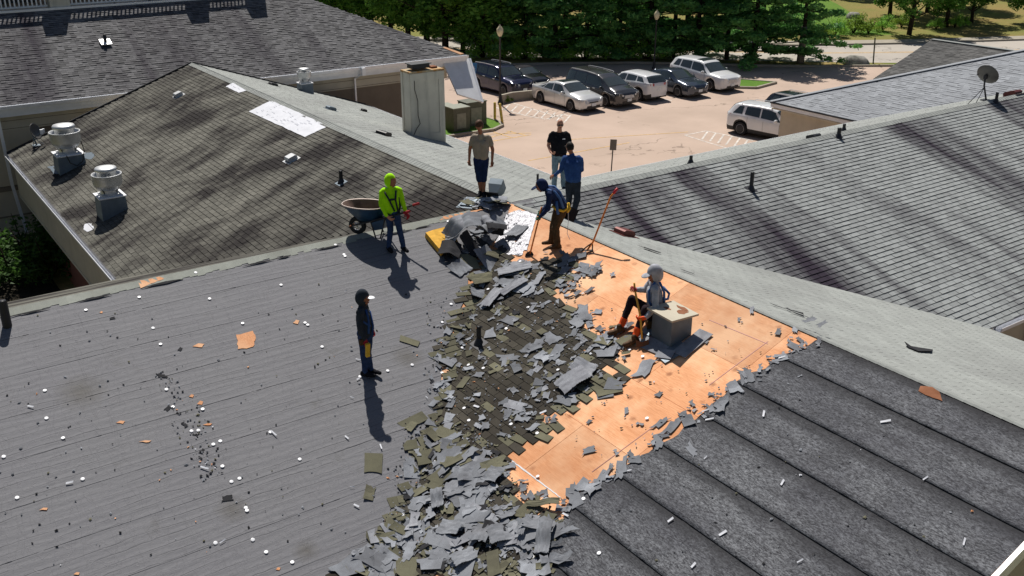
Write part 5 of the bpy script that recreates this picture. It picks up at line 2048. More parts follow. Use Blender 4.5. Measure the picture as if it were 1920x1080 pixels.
        b = MB()
        for k in (-1, 1):
            v, fc = ellip(cw_ + f * .083 + up * .018 + sd * .031 * k, (.013, .011, .008), rot, 10, 8); b.add(v, fc)
        b.build("eyes", M["lens_dark"], s.e, smooth=True, kind="stuff")
        b = MB(); v, fc = ellip(cw_ + f * .088 - up * .055, (.024, .010, .006), rot, 10, 6); b.add(v, fc); b.build("mouth", M["red_glove" if skin != "skin_x" else skin], s.e, smooth=True)
        return s

    def shell(s, name, mat, k=1.22, open_=0.55, drop=.0, back=.02, zr=1.0, cut=None):
        """hood, hair or cap over the skull: an ellipsoid shell left open at the face"""
        rot, c = s.hrot, s.hc
        r = (.078 * k, .096 * k, .112 * k * zr)
        vs, fs = ellip(Vector((0, -back, .012 - drop)), r, None, 22, 16)
        keep = []
        for f in fs:
            m_ = sum((vs[i] for i in f), Vector()) / 4
            if cut(m_): continue
            keep.append(f)
        b = MB()
        out = [c + rot @ (v * (1 + .03 * noise.noise(v * 25))) for v in vs]
        inn = [c + rot @ (v * .94) for v in vs]
        b.add(out, keep); b.add(inn, [q[::-1] for q in keep])
        return b.build(name, M[mat], s.e, smooth=True)

    def strap(s, name, pts, mat, w=.022, th=.006):
        b = MB(); P = [s.W(p) for p in pts]
        b.tube(P, w * .55, 8)
        return b.build(name, M[mat], s.e, smooth=True, kind="stuff")

    def shoe(s, an, toe, mat, sole="rubber", hh=.045, high=.0):
        a_ = Vector(an); t = Vector(toe).normalized()
        g = Vector((0, 0, 1))
        heel = a_ - t * .05 + Vector((0, 0, -.05)); tip = a_ + t * .17 + Vector((0, 0, -.058))
        s.cap(heel, a_ + t * .06 + Vector((0, 0, -.045)), .045, .05, mat)
        s.cap(a_ + t * .05 + Vector((0, 0, -.05)), tip, .048, .036, mat)
        s.cap(a_ + Vector((0, 0, high)), heel, .05, .045, mat)
        b = MB()
        P = [s.W(heel - t * .05), s.W(a_ + t * .06 + Vector((0, 0, -.06))), s.W(tip + t * .03)]
        return s


def legs(F, hipL, hipR, knL, knR, anL, anR, mat, lower=None, r=(.088, .062, .05), short=None):
    for hp, kn, an in ((hipL, knL, anL), (hipR, knR, anR)):
        F.cap(hp, kn, r[0], r[1], mat)
        if short:
            F.cap(kn, Vector(kn) * .8 + Vector(an) * .2, .078, .072, mat)
            F.cap(Vector(kn) * .8 + Vector(an) * .2, an, .052, .036, short)
            F.cap(Vector(kn) * .7 + Vector(an) * .3, Vector(kn) * .45 + Vector(an) * .55, .05, .048, short)
        else:
            F.cap(kn, an, r[1], r[2], lower or mat)
    F.cap(hipL, hipR, .10, .10, mat)
    return F


def torso(F, hipm, chest, shL, shR, neck, mat, belly=.115, ch=.125):
    hipm, chest = Vector(hipm), Vector(chest)
    ax = (Vector(shR) - Vector(shL)).normalized()
    for k in (-1, 1):
        F.cap(hipm + ax * .055 * k + Vector((0, 0, .03)), chest + ax * .075 * k, belly, ch, mat)
        F.cap(chest + ax * .075 * k, Vector(shL if k < 0 else shR) - ax * .035 * k, ch * .9, .075, mat)
    F.cap(Vector(shL) * .92 + Vector(shR) * .08, Vector(shR) * .92 + Vector(shL) * .08, .062, .062, mat)
    F.cap(chest, neck, .08, .058, mat)
    return F


# ---- 1 man in a taupe polo and navy shorts, looking down
pos = on(903, 368, "E") - Vector((0, 0, .0))
pos = onp(903, 367, (0, 0, 1), RZ + .02)
F = Fig("person", "bearded man in beige polo shirt and dark shorts looking down at the ridge", pos)
legs(F, (-.085, 0, .86), (.085, .02, .86), (-.055, -.03, .48), (.06, .0, .47), (-.02, .02, .09), (.05, -.04, .08), "cloth_navy", r=(.10, .078, .05), short="skin_tan")
torso(F, (0, 0, .93), (-.01, .0, 1.24), (-.18, .02, 1.385), (.18, .0, 1.365), (0, -.01, 1.47), "cloth_taupe")
F.cap((0, -.01, 1.46), (-.02, -.05, 1.56), .055, .052, "skin_tan")
for sx, el, wr_ in ((-1, (-.255, .02, 1.10), (-.27, -.03, .86)), (1, (.265, .01, 1.09), (.25, -.06, .84))):
    sh = (sx * .19, .01, 1.36); mid = tuple(Vector(sh) * .45 + Vector(el) * .55)
    F.cap(sh, mid, .058, .056, "cloth_taupe"); F.cap(mid, el, .045, .040, "skin_tan"); F.cap(el, wr_, .041, .028, "skin_tan")
    F.hand(wr_, (wr_[0], wr_[1] - .02, wr_[2] - .08), (-.5 * sx, -.6, 0), "skin_tan", sx)
F.shoe((-.03, .0, .08), (-.35, -.9, 0), "cloth_black"); F.shoe((.06, -.05, .08), (.1, -1, 0), "cloth_black")
F.head((-.03, -.09, 1.65), (-.18, -.72, -.55), "skin_tan")
F.finish()
F.shell("hair", "hair_brown", 1.24, cut=lambda m: m.y > .035 and m.z < .075 or m.z < -.03)
F.shell("beard", "hair_dark", 1.12, cut=lambda m: not (m.z < -.03 and m.y > .0), drop=.0)
b = MB(); q = F.W((.1, -.135, 1.33)); b.box(q, (.05, .012, .012), Matrix((RV, FV_, UZ)).transposed()); b.build("chest_mark", M["cloth_charcoal"], F.e)

# ---- 2 bald man in a black polo, sunglasses, light jeans
pos = on(1047, 356, "N")
F = Fig("person", "bald man in black polo shirt, sunglasses and light jeans facing the camera", pos)
legs(F, (-.09, 0, .90), (.09, 0, .90), (-.10, -.02, .50), (.11, -.02, .50), (-.11, .02, .09), (.13, .02, .09), "cloth_light_denim", r=(.098, .075, .066))
torso(F, (0, 0, .98), (0, .0, 1.28), (-.19, .02, 1.445), (.19, .02, 1.445), (0, -.01, 1.52), "cloth_black", .15, .145)
F.cap((0, -.02, 1.22), (0, -.03, 1.08), .14, .145, "cloth_black")
F.cap((0, -.01, 1.52), (0, -.03, 1.60), .06, .058, "skin_light")
for sx, el, wr_, pe in ((-1, (-.275, -.04, 1.17), (-.22, -.22, 1.04), (-.17, -.29, 1.02)), (1, (.285, .02, 1.16), (.30, -.02, .92), (.29, -.03, .85))):
    sh = (sx * .205, .02, 1.42); mid = tuple(Vector(sh) * .42 + Vector(el) * .58)
    F.cap(sh, mid, .066, .064, "cloth_black"); F.cap(mid, el, .05, .043, "skin_light"); F.cap(el, wr_, .043, .03, "skin_light")
    F.hand(wr_, pe, (-.5 * sx, -.3, .4), "skin_light", sx)
F.shoe((-.11, 0, .09), (-.2, -1, 0), "cloth_charcoal"); F.shoe((.13, 0, .09), (.2, -1, 0), "cloth_charcoal")
F.head((.01, -.06, 1.70), (.05, -.98, -.12), "skin_light", r=(.080, .096, .118))
F.finish()
b = MB()
for k in (-1, 1):
    v, fc = ellip(F.hc + F.hrot @ Vector((.034 * k, .095, .018)), (.034, .010, .021), F.hrot, 12, 8); b.add(v, fc)
b.box(F.hc + F.hrot @ Vector((0, .098, .024)), (.15, .008, .012), F.hrot)
b.build("sunglasses", M["lens_dark"], F.e, kind="stuff")
b = MB(); q = F.W((.10, -.165, 1.36)); b.box(q, (.07, .012, .018), Matrix((RV, FV_, UZ)).transposed()); b.build("chest_mark", M["sheet_white"], F.e)
F.shell("goatee", "cloth_grey", 1.05, cut=lambda m: not (m.z < -.055 and m.y > .03))
b = MB(); b.box(F.W((0, -.02, .955)), (.34, .26, .035), Matrix((RV, FV_, UZ)).transposed()); b.build("belt", M["cloth_dark_brown"], F.e)

# ---- 3 worker in a blue long-sleeved shirt, seen from behind
pos = on(1068, 408, "M")
F = Fig("person", "worker in blue long-sleeved shirt and cap with his back turned", pos)
legs(F, (-.02, .02, .82), (.14, .02, .82), (-.02, .04, .45), (.16, -.02, .44), (-.06, .14, .09), (.07, -.10, .10), "cloth_charcoal", r=(.098, .075, .062))
torso(F, (.06, .02, .90), (.05, .10, 1.20), (-.10, .15, 1.35), (.21, .12, 1.35), (.03, .18, 1.42), "cloth_blue", .125, .135)
F.cap((.03, .18, 1.42), (.0, .21, 1.49), .052, .05, "skin_tan")
F.cap((-.13, .15, 1.35), (-.22, .10, 1.08), .064, .052, "cloth_blue"); F.cap((-.22, .10, 1.08), (-.34, .22, .94), .052, .038, "cloth_blue")
F.cap((.225, .12, 1.34), (.26, .17, 1.08), .060, .052, "cloth_blue"); F.cap((.26, .17, 1.08), (.20, .36, .95), .052, .038, "cloth_blue")
F.hand((-.36, .23, .93), (-.42, .26, .90), (0, .3, -.5), "skin_tan", -1); F.hand((.19, .37, .94), (.12, .42, .93), (-.3, .3, 0), "skin_tan", 1)
F.shoe((-.06, .14, .09), (0, 1, 0), "cloth_black"); F.shoe((.07, -.10, .10), (.3, .95, 0), "cloth_black")
F.head((-.02, .23, 1.57), (-.45, .85, -.25), "skin_tan")
F.finish()
F.shell("cap", "hair_dark", 1.12, cut=lambda m: m.z < .0)
b = MB(); v, fc = ellip(F.hc + F.hrot @ Vector((0, .11, .045)), (.07, .07, .012), F.hrot, 14, 6); b.add(v, fc); b.build("cap_peak", M["hair_dark"], F.e, smooth=True)
F.shell("hair", "hair_dark", 1.05, cut=lambda m: m.y > .0 or m.z < -.05)

# ---- 4 worker bent over a scraper
pos = on(1043, 464, "K")
F = Fig("person", "bent worker in navy hooded top with blue harness pushing a scraper on the plywood", pos)
legs(F, (.05, .10, .86), (.12, -.05, .84), (-.06, .06, .47), (-.03, -.06, .45), (-.09, .14, .11), (.02, -.05, .09), "cloth_brown", r=(.102, .08, .07))
F.cap((.09, .02, .90), (-.12, .0, 1.17), .125, .13, "cloth_navy"); F.cap((.09, .08, .92), (-.10, .08, 1.18), .115, .12, "cloth_navy"); F.cap((.09, -.05, .92), (-.10, -.08, 1.18), .115, .12, "cloth_navy")
F.cap((-.16, .16, 1.20), (-.16, -.16, 1.18), .075, .075, "cloth_navy"); F.cap((-.14, 0, 1.18), (-.22, 0, 1.26), .085, .06, "cloth_navy")
F.cap((-.17, -.17, 1.17), (-.19, -.20, .90), .062, .052, "cloth_navy"); F.cap((-.19, -.20, .90), (-.33, -.10, .71), .052, .038, "cloth_navy")
F.cap((-.17, .17, 1.19), (-.14, .14, .93), .062, .052, "cloth_navy"); F.cap((-.14, .14, .93), (-.29, .02, .80), .05, .038, "cloth_navy")
F.hand((-.34, -.09, .70), (-.37, -.06, .63), (-.3, .5, -.3), "green_glove", 1); F.hand((-.30, .01, .79), (-.35, -.02, .73), (-.3, -.5, -.3), "green_glove", -1)
F.shoe((-.10, .14, .11), (-.85, -.1, 0), "boot_brown"); F.shoe((.02, -.05, .09), (-.9, -.35, 0), "boot_brown")
F.head((-.33, -.02, 1.31), (-.85, -.15, -.55), "skin_tan")
F.finish()
F.shell("hood", "cloth_navy", 1.28, back=.035, cut=lambda m: m.y > .055 and m.z < .07)
b = MB(); v, fc = ellip(F.hc + F.hrot @ Vector((0, .12, .055)), (.075, .085, .012), F.hrot, 14, 6); b.add(v, fc); b.build("cap_peak", M["cloth_navy"], F.e, smooth=True)
F.strap("harness", [(-.22, -.10, 1.27), (-.06, -.16, 1.24), (.05, -.17, 1.10), (.12, -.16, .90)], "strap_blue", .05)
F.strap("harness", [(-.22, .10, 1.28), (-.06, .0, 1.30), (.05, -.06, 1.20), (.16, -.08, .98)], "strap_blue", .05)
F.strap("harness", [(-.02, -.17, 1.05), (.0, -.19, .85), (.02, -.18, .78)], "strap_blue", .05)
F.strap("waist_strap", [(-.10, -.10, .93), (-.02, -.16, .87), (.12, -.17, .84), (.22, -.08, .87), (.22, .06, .92)], "strap_yellow", .05)
F.strap("waist_strap", [(.22, -.06, .98), (.25, -.08, .86), (.20, -.12, .80)], "strap_yellow", .05)
b = MB(); P = [F.W(p) for p in ((.22, -.1, .84), (.23, -.1, .6), (.21, -.12, .35), (.26, -.2, .25))]; b.tube(P, .006, 6); b.build("lanyard", M["sheet_white"], F.e)
b = MB(); b.box(F.W((.30, .05, .70)), (.2, .1, .26), Matrix.Rotation(R(30), 3, 'Y')); b.build("tool_pouch", M["cloth_black"], F.e)
bent_pos = pos

# ---- 5 worker in a neon hooded top holding the wheelbarrow
pos = on(739, 470, "L") + Vector((0, 0, 0))
F = Fig("person", "worker in neon yellow-green hooded top with black harness holding wheelbarrow handles", pos)
legs(F, (-.07, .04, .80), (.07, .0, .80), (-.06, .02, .44), (.14, -.02, .44), (-.10, -.02, .10), (.19, .0, .10), "cloth_denim", r=(.088, .062, .05))
torso(F, (0, .03, .86), (-.02, .02, 1.12), (-.17, -.02, 1.27), (.15, .06, 1.28), (-.01, .02, 1.35), "cloth_neon", .122, .125)
F.cap((-.18, -.02, 1.25), (-.20, -.08, 1.0), .064, .055, "cloth_neon"); F.cap((-.20, -.08, 1.0), (-.10, -.12, .80), .055, .04, "cloth_neon")
F.cap((.16, .06, 1.26), (.22, .02, 1.02), .062, .052, "cloth_neon"); F.cap((.22, .02, 1.02), (.27, -.06, .87), .05, .04, "cloth_neon")
F.hand((-.08, -.13, .78), (-.02, -.14, .73), (.3, .4, 0), "skin_light", -1); F.hand((.28, -.07, .85), (.32, -.1, .79), (-.3, .3, -.2), "red_glove", 1)
F.shoe((-.10, -.02, .10), (.35, -.75, 0), "cloth_black"); F.shoe((.19, .0, .10), (.5, -.75, 0), "cloth_black")
F.head((.01, .02, 1.46), (.80, -.42, -.14), "skin_tan")
F.finish()
F.shell("hood", "cloth_neon", 1.30, back=.035, zr=1.06, cut=lambda m: m.y > .035 and abs(m.z) < .085)
F.shell("sunglasses", "lens_dark", 1.08, cut=lambda m: not (m.y > .04 and -.0 < m.z < .045))
for pts in ([(-.12, -.10, 1.28), (-.02, -.125, 1.10), (.06, -.10, .88)], [(.10, -.05, 1.30), (.09, -.10, 1.12), (.13, -.08, .86)], [(-.05, -.12, 1.12), (.09, -.10, 1.13)], [(-.12, -.10, .84), (0, -.12, .78), (.10, -.10, .82)], [(.14, -.02, 1.15), (.17, -.02, .95), (.14, -.06, .84)]):
    F.strap("harness", pts, "strap_black", .034)
neon_pos = pos

# ---- 6 worker in dark hooded jacket standing alone on the felt
pos = on(689, 703, "L")
F = Fig("person", "worker in dark hooded jacket and white-peaked cap standing alone on the grey felt", pos)
legs(F, (-.05, .04, .80), (.06, -.02, .80), (-.05, .03, .44), (.03, .0, .43), (-.03, -.05, .10), (.06, .04, .10), "cloth_denim", r=(.09, .064, .05))
F.cap((0, .0, .86), (-.01, .0, 1.12), .125, .128, "cloth_charcoal"); F.cap((.0, .08, .86), (0, .08, 1.14), .11, .115, "cloth_charcoal"); F.cap((.02, -.06, .86), (0, -.06, 1.14), .11, .115, "cloth_charcoal")
F.cap((-.03, -.15, 1.27), (-.01, .16, 1.29), .072, .072, "cloth_charcoal"); F.cap((0, 0, 1.15), (0, .0, 1.36), .10, .06, "cloth_charcoal")
F.cap((-.03, -.17, 1.26), (-.04, -.20, 1.0), .06, .052, "cloth_charcoal"); F.cap((-.04, -.20, 1.0), (.02, -.20, .80), .052, .04, "cloth_charcoal")
F.cap((0, .17, 1.27), (.04, .20, 1.02), .06, .052, "cloth_charcoal"); F.cap((.04, .20, 1.02), (.10, .14, .84), .05, .04, "cloth_charcoal")
F.hand((.03, -.20, .78), (.05, -.21, .71), (-.2, .5, 0), "red_glove", 1); F.hand((.11, .13, .82), (.13, .10, .76), (-.2, -.5, 0), "red_glove", -1)
F.shoe((-.03, -.05, .10), (.85, -.30, 0), "cloth_black"); F.shoe((.06, .04, .10), (.85, -.25, 0), "cloth_black")
F.head((.02, .0, 1.46), (.93, -.25, -.12), "skin_tan")
F.finish()
F.shell("hood", "cloth_charcoal", 1.32, back=.03, zr=1.1, cut=lambda m: m.y > .05 and abs(m.z) < .075)
b = MB(); v, fc = ellip(F.hc + F.hrot @ Vector((0, .13, .05)), (.07, .07, .014), F.hrot, 14, 6); b.add(v, fc); b.build("cap_peak", M["white_plastic"], F.e, smooth=True)
for pts in ([(.06, -.10, 1.30), (.10, -.13, 1.10), (.09, -.16, .88)], [(-.08, -.12, 1.28), (.02, -.17, 1.1), (.12, -.12, 1.0)], [(.10, .06, 1.2), (.15, .0, .95), (.13, -.06, .80)]):
    F.strap("harness", pts, "cloth_blue", .036)
b = MB(); b.box(F.W((.07, -.23, .60)), (.07, .05, .26), Matrix.Rotation(R(8), 3, 'X')); b.build("tool_pouch", M["strap_yellow"], F.e)
b = MB(); b.box(F.W((-.02, -.2, .74)), (.1, .06, .1)); b.build("pouch_flap", M["cloth_brown"], F.e)

# ---- 7 worker in grey hooded top sitting against the duct
pos = on(1224, 604, "K")
F = Fig("person", "worker in light grey hooded top and orange gloves sitting beside the duct with a shovel", pos)
F.cap((.00, .05, .13), (.02, -.10, .13), .115, .115, "cloth_dark_brown")
F.cap((.0, .06, .14), (-.34, .08, .36), .092, .066, "cloth_dark_brown"); F.cap((-.34, .08, .36), (-.45, .0, .05), .066, .05, "cloth_dark_brown"); F.cap((-.45, .0, .05), (-.48, -.02, -.02), .058, .056, "orange_glove")
F.cap((.0, -.10, .14), (-.16, -.26, .34), .092, .066, "cloth_dark_brown"); F.cap((-.16, -.26, .34), (-.28, -.36, .05), .066, .05, "cloth_dark_brown"); F.cap((-.28, -.36, .05), (-.30, -.38, -.02), .058, .054, "orange_glove")
F.shoe((-.52, -.05, -.08), (-.85, -.25, -.05), "boot_brown", high=.03); F.shoe((-.33, -.41, -.09), (-.8, -.35, -.08), "boot_brown", high=.03)
F.cap((.03, -.02, .22), (-.01, -.02, .50), .122, .128, "cloth_grey"); F.cap((.03, .06, .22), (-.01, .06, .50), .105, .11, "cloth_grey")
F.cap((-.02, -.18, .62), (-.01, .16, .64), .072, .072, "cloth_grey"); F.cap((0, -.02, .5), (-.01, -.01, .72), .1, .06, "cloth_grey")
F.cap((-.02, -.20, .62), (-.02, -.30, .38), .062, .052, "cloth_grey"); F.cap((-.02, -.30, .38), (-.17, -.36, .24), .05, .038, "cloth_grey")
F.cap((-.02, .17, .64), (-.12, .20, .46), .06, .05, "cloth_grey"); F.cap((-.12, .20, .46), (-.28, .08, .52), .05, .038, "cloth_grey")
F.hand((-.18, -.37, .24), (-.26, -.36, .22), (-.2, .5, .2), "orange_glove", -1); F.hand((-.29, .07, .53), (-.31, .0, .57), (-.3, -.4, 0), "red_glove", 1)
F.head((-.03, -.02, .80), (-.8, -.35, -.34), "skin_tan")
F.finish()
F.shell("hood", "cloth_grey", 1.36, back=.03, zr=1.05, cut=lambda m: m.y > .06 and abs(m.z) < .08)
b = MB(); v, fc = ellip(F.hc + F.hrot @ Vector((0, .125, .065)), (.075, .075, .014), F.hrot, 14, 6); b.add(v, fc); b.build("cap_peak", M["cloth_grey"], F.e, smooth=True)
for pts in ([(-.02, -.12, .72), (-.11, -.14, .58), (-.10, -.16, .42), (.0, -.16, .25)], [(.05, -.12, .72), (.13, -.10, .55), (.15, -.08, .3)], [(.12, .0, .6), (.22, -.04, .5), (.2, -.06, .42), (.12, -.04, .4)]):
    F.strap("harness", pts, "strap_blue", .036)
F.strap("waist_strap", [(-.10, -.10, .19), (.02, -.17, .20), (.15, -.08, .22), (.15, .06, .23)], "strap_yellow", .04)
sit_pos = pos
F.e.scale = (1.13, 1.13, 1.13)
b = MB(); b.box(pos + RV * .12 - FV_ * .05 + UZ * .03, (.5, .35, .16), Matrix.Rotation(R(-35), 3, 'Z')); o = b.build("bucket_seat", M["cloth_brown"])
tag(o, "low brown pad the seated worker sits on", "pad")

# ================================================================== TOOLS AND BARROW
def tool(name, label, pts, r, head=None, mat="wood_handle", grip=None, cat=None, head_mat="dark_metal"):
    e = empty(name, pts[-1], label=label, cat=cat or name.replace("_", " "))
    o_ = Vector(pts[-1]); P = [Vector(p) - o_ for p in pts]
    b = MB(); b.tube(P, r, 8); b.build("handle", M[mat], e, smooth=True)
    if grip:
        b = MB(); b.tube([P[0], P[0] + (P[1] - P[0]).normalized() * .13], r * 1.5, 8); b.build("grip", M[grip], e, smooth=True)
    if head: head(e, P, head_mat)
    return e


def fork_head(e, P, mat):
    d = (P[-1] - P[-2]).normalized()
    for k in (-1, 0, 1):
        b = MB(); b.tube([P[-1] - d * .2, P[-1] - d * .12 + RV * .05 * k, P[-1] + RV * .11 * k - FV_ * .02 * abs(k)], .014, 6); b.build("tine", M[mat], e)
    b = MB(); b.box(P[-1] + UZ * .015, (.26, .06, .008), Matrix((RV, FV_, UZ)).transposed()); b.build("blade", M[mat], e)


def blade_head(w=.2, l=.16):
    def f(e, P, mat):
        d = (P[-1] - P[-2]).normalized(); x = (RV - d * RV.dot(d)).normalized(); z = d.cross(x)
        b = MB(); b.prism([P[-1] - d * .05 - x * .03, P[-1] - d * .05 + x * .03, P[-1] + d * .02 + x * w / 2, P[-1] + d * l + x * w / 2, P[-1] + d * l - x * w / 2, P[-1] + d * .02 - x * w / 2], z * .006)
        b.build("blade", M[mat], e, fix=True)
    return f


# tear-off fork standing by itself
p0 = on(1100, 473, "K")
tool("tear_off_fork", "standing orange-handled tear-off fork with red grip on the plywood", [p0 + RV * .58 + UZ * 1.30 + FV_ * .12, p0 + RV * .45 + UZ * 1.14 + FV_ * .1, p0 + RV * .30 + UZ * .72 + FV_ * .06, p0 + RV * .12 + UZ * .22, p0 + UZ * .03], .018, fork_head, "orange_paint", "red_grip", "tear-off fork")
# scraper pushed by the bent worker
g0 = bent_pos + RV * -.36 - FV_ * .07 + UZ * .68
tip = on(994, 478, "K", .01)
gtop = g0 + (g0 - tip).normalized() * .22
tool("roof_scraper", "orange scraper pushed by the bent worker", [gtop, g0, tip + UZ * .03], .016, blade_head(.18, .10), "orange_paint", None, "scraper")
# shovel of the seated worker
hA = sit_pos + (RV * -.30 + UZ * .54) * 1.16; hB = sit_pos + (RV * -.24 - FV_ * .36 + UZ * .23) * 1.16
tip = on(1205, 650, "K", .02)
tool("shovel", "yellow-handled square shovel held by the seated worker", [hA + UZ * .12 - RV * .015, hA, hB, tip + (hB - tip) * .25], .018, None, "wood_handle", None, "shovel")
e = [x for x in bpy.data.objects if x.name.startswith("shovel")][0]
b = MB(); l0 = tip + (hB - tip) * .27 - e.location; l1 = tip - e.location
b.tube([l0, l0 + (l1 - l0) * .4], .02, 8); d = (l1 - l0).normalized(); x = (RV - d * RV.dot(d)).normalized(); z = d.cross(x)
b.build("socket", M["galvanised"], e)
b = MB(); c0 = l0 + (l1 - l0) * .35
b.prism([c0 - x * .03, c0 + x * .03, l1 + x * .11 - d * .12, l1 + x * .11, l1 - x * .11, l1 - x * .11 - d * .12], z * .008); b.build("blade", M["rusty"], e, fix=True)

# wheelbarrow behind the neon worker
wb0 = on(683, 437, "D") if False else onp(690, 440, (0, 0, 1), RZ - .02)
e = empty("wheelbarrow", wb0, label="dark blue wheelbarrow with a rusty empty tray standing on the ridge", cat="wheelbarrow")
ax = (neon_pos + RV * .1 + UZ * 0 - wb0); ax = (RV * 1.0 - FV_ * .28).normalized(); ay = Vector((-ax.y, ax.x, 0))
BR = Matrix((ax, ay, UZ)).transposed()


def bw(x, y, z): return BR @ Vector((x, y, z))


def oval(cx, hx, hy, z, n=28, nose=0.0):
    out = []
    for k in range(n):
        t = 2 * math.pi * k / n
        ex = 2.6
        c_, s_ = math.cos(t), math.sin(t)
        x = abs(c_) ** (2 / ex) * math.copysign(1, c_) * hx; y = abs(s_) ** (2 / ex) * math.copysign(1, s_) * hy
        y *= 1 - nose * max(0, -x / hx)
        out.append((cx + x, y, z))
    return out


rings = [(oval(.06, .24, .17, .34)), (oval(.0, .36, .26, .50, nose=.1)), (oval(-.04, .47, .33, .66, nose=.18))]
b = MB(); n = 28
for rg_ in rings: b.v += [tuple(bw(*p)) for p in rg_]
for i in range(2):
    for k in range(n): b.f.append((i * n + k, i * n + (k + 1) % n, (i + 1) * n + (k + 1) % n, (i + 1) * n + k)); b.r.append(.5); b.mi.append(0)
b.f.append(tuple(range(n))[::-1]); b.r.append(.5); b.mi.append(0)
b.build("tray", M["wheelbarrow_blue"], e, smooth=True)
b = MB()
for rg_ in rings: b.v += [tuple(bw(.006 + p[0] * .985, p[1] * .97, p[2] + .006)) for p in rg_]
for i in range(2):
    for k in range(n): b.f.append((i * n + k, (i + 1) * n + k, (i + 1) * n + (k + 1) % n, i * n + (k + 1) % n)); b.r.append(.5); b.mi.append(0)
b.f.append(tuple(range(n))); b.r.append(.5); b.mi.append(0)
b.build("tray_inside", M["barrow_inside"], e, smooth=True)
b = MB(); rg_ = rings[2] + [rings[2][0]]; b.tube([bw(*p) for p in rg_], .013, 6); b.build("rim", M["barrow_rim"], e, smooth=True)
b = MB(); q = BR @ Matrix.Rotation(R(90), 3, 'X'); b.lathe([(.10, -.035), (.17, -.04), (.19, -.02), (.19, .02), (.17, .04), (.10, .035)], bw(-.22, 0, .19), 24, q); wo = b.build("wheel", M["rubber"], e)
b = MB(); b.lathe([(.11, -.03), (.11, .03)], bw(-.22, 0, .19), 20, q)
for k in range(5):
    t = 2 * math.pi * k / 5; b.tube([bw(-.22, 0, .19), bw(-.22 + .11 * math.cos(t), 0, .19 + .11 * math.sin(t))], .014, 6)
b.build("spokes", M["alloy"], wo, kind="stuff")
for sy in (-1, 1):
    b = MB(); b.tube([bw(-.30, sy * .06, .19), bw(.1, sy * .17, .34), bw(.52, sy * .24, .50), bw(.98, sy * .26, .66)], .019, 8); b.build("handle", M["dark_metal"], e)
    b = MB(); b.tube([bw(.92, sy * .26, .64), bw(1.06, sy * .265, .69)], .026, 8); b.build("grip", M["red_glove"], e)
    b = MB(); b.tube([bw(.16, sy * .18, .36), bw(.26, sy * .2, .02), bw(.36, sy * .2, .02), bw(.50, sy * .23, .48)], .016, 6); b.build("leg", M["dark_metal"], e)
b = MB(); b.prism([bw(.18, -.2, .34), bw(.5, -.24, .47), bw(.44, -.23, .24), bw(.24, -.2, .18)], ay * .4); b.build("brace_panel", M["wheelbarrow_blue"], e, fix=True)
b = MB(); b.tube([bw(-.34, -.13, .19), bw(-.34, .13, .19)], .016, 6); b.build("nose_bar", M["rusty"], e)
# block of yellow foam
fpx = [(797, 437), (822, 424), (842, 430), (848, 458), (828, 474)]
P = [on(x, y, "L", .16) for x, y in ((797, 437), (838, 424), (868, 452), (832, 474))]
e = MB(); P = [on(*p, "L", .13) for p in ((798, 436), (812, 431), (836, 425), (850, 434), (860, 455), (828, 472), (815, 456))]
e.prism(P, -nrm("L") * .12)
o = e.build("foam_block", M["foam_yellow"], fix=True)
tag(o, "yellow foam block at the edge of the shingle pile", "foam block")

# ================================================================== DEBRIS
def scrap_mesh(name, seed, w, l, mat, curl=.0, jag=.35, rect=False):
    r = random.Random(seed)
    jt = .12 if rect else .38
    cs_ = [Vector(((sx * .5 + r.uniform(-jt, jt) * .5) * w, (sy * .5 + r.uniform(-jt, jt) * .5) * l)) for sx, sy in ((-1, -1), (1, -1), (1, 1), (-1, 1))]
    if r.random() < .55:
        k_ = r.randrange(4); a_, c_ = cs_[k_ - 1], cs_[(k_ + 1) % 4]; q_ = cs_[k_]
        cs_[k_:k_ + 1] = [q_.lerp(a_, r.uniform(.2, .55)), q_.lerp(c_, r.uniform(.2, .55))]
    out = []
    for i in range(len(cs_)):
        a_, c_ = cs_[i], cs_[(i + 1) % len(cs_)]
        torn = r.random() < (.25 if rect else .7)
        n__ = 4 if torn else 2
        nn_ = Vector((-(c_ - a_).y, (c_ - a_).x)).normalized()
        for q_ in range(n__):
            t_ = (q_ + (r.uniform(-.25, .25) if q_ else 0)) / n__
            out.append(tuple(a_.lerp(c_, t_) + (nn_ * r.uniform(-.02, .075) * (1 if torn else .1) if q_ else Vector((0, 0)))))
    N = len(out)
    b = MB()
    kx, ky = r.uniform(-1, 1) * curl, r.uniform(.3, 1) * curl
    ph = r.uniform(0, 6)

    def z(x, y): return .006 + abs(kx) * (x / w * 2) ** 2 * .06 + max(0, ky) * (y / l * 2 * .5 + .5) ** 2 * .07 + .006 * math.sin(x * 22 + ph) * min(1, curl * 2)
    th = .004
    rings_ = [[(x * k, y * k) for x, y in out] for k in (1.0, .6)]
    for zz in (th, -th * .2):
        for rg_ in rings_:
            for x, y in rg_: b.v.append((x, y, z(x, y) + zz))
        b.v.append((0, 0, z(0, 0) + zz))
    o2 = 2 * N + 1
    rn = r.random()
    for i in range(N):
        j = (i + 1) % N
        b.f += [(i, j, N + j, N + i), (N + i, N + j, 2 * N), (o2 + i, o2 + N + i, o2 + N + j, o2 + j), (o2 + N + i, o2 + 2 * N, o2 + N + j), (i, o2 + i, o2 + j, j)]
        b.r += [rn] * 5; b.mi += [0] * 5
    return b.mesh(name, M[mat])


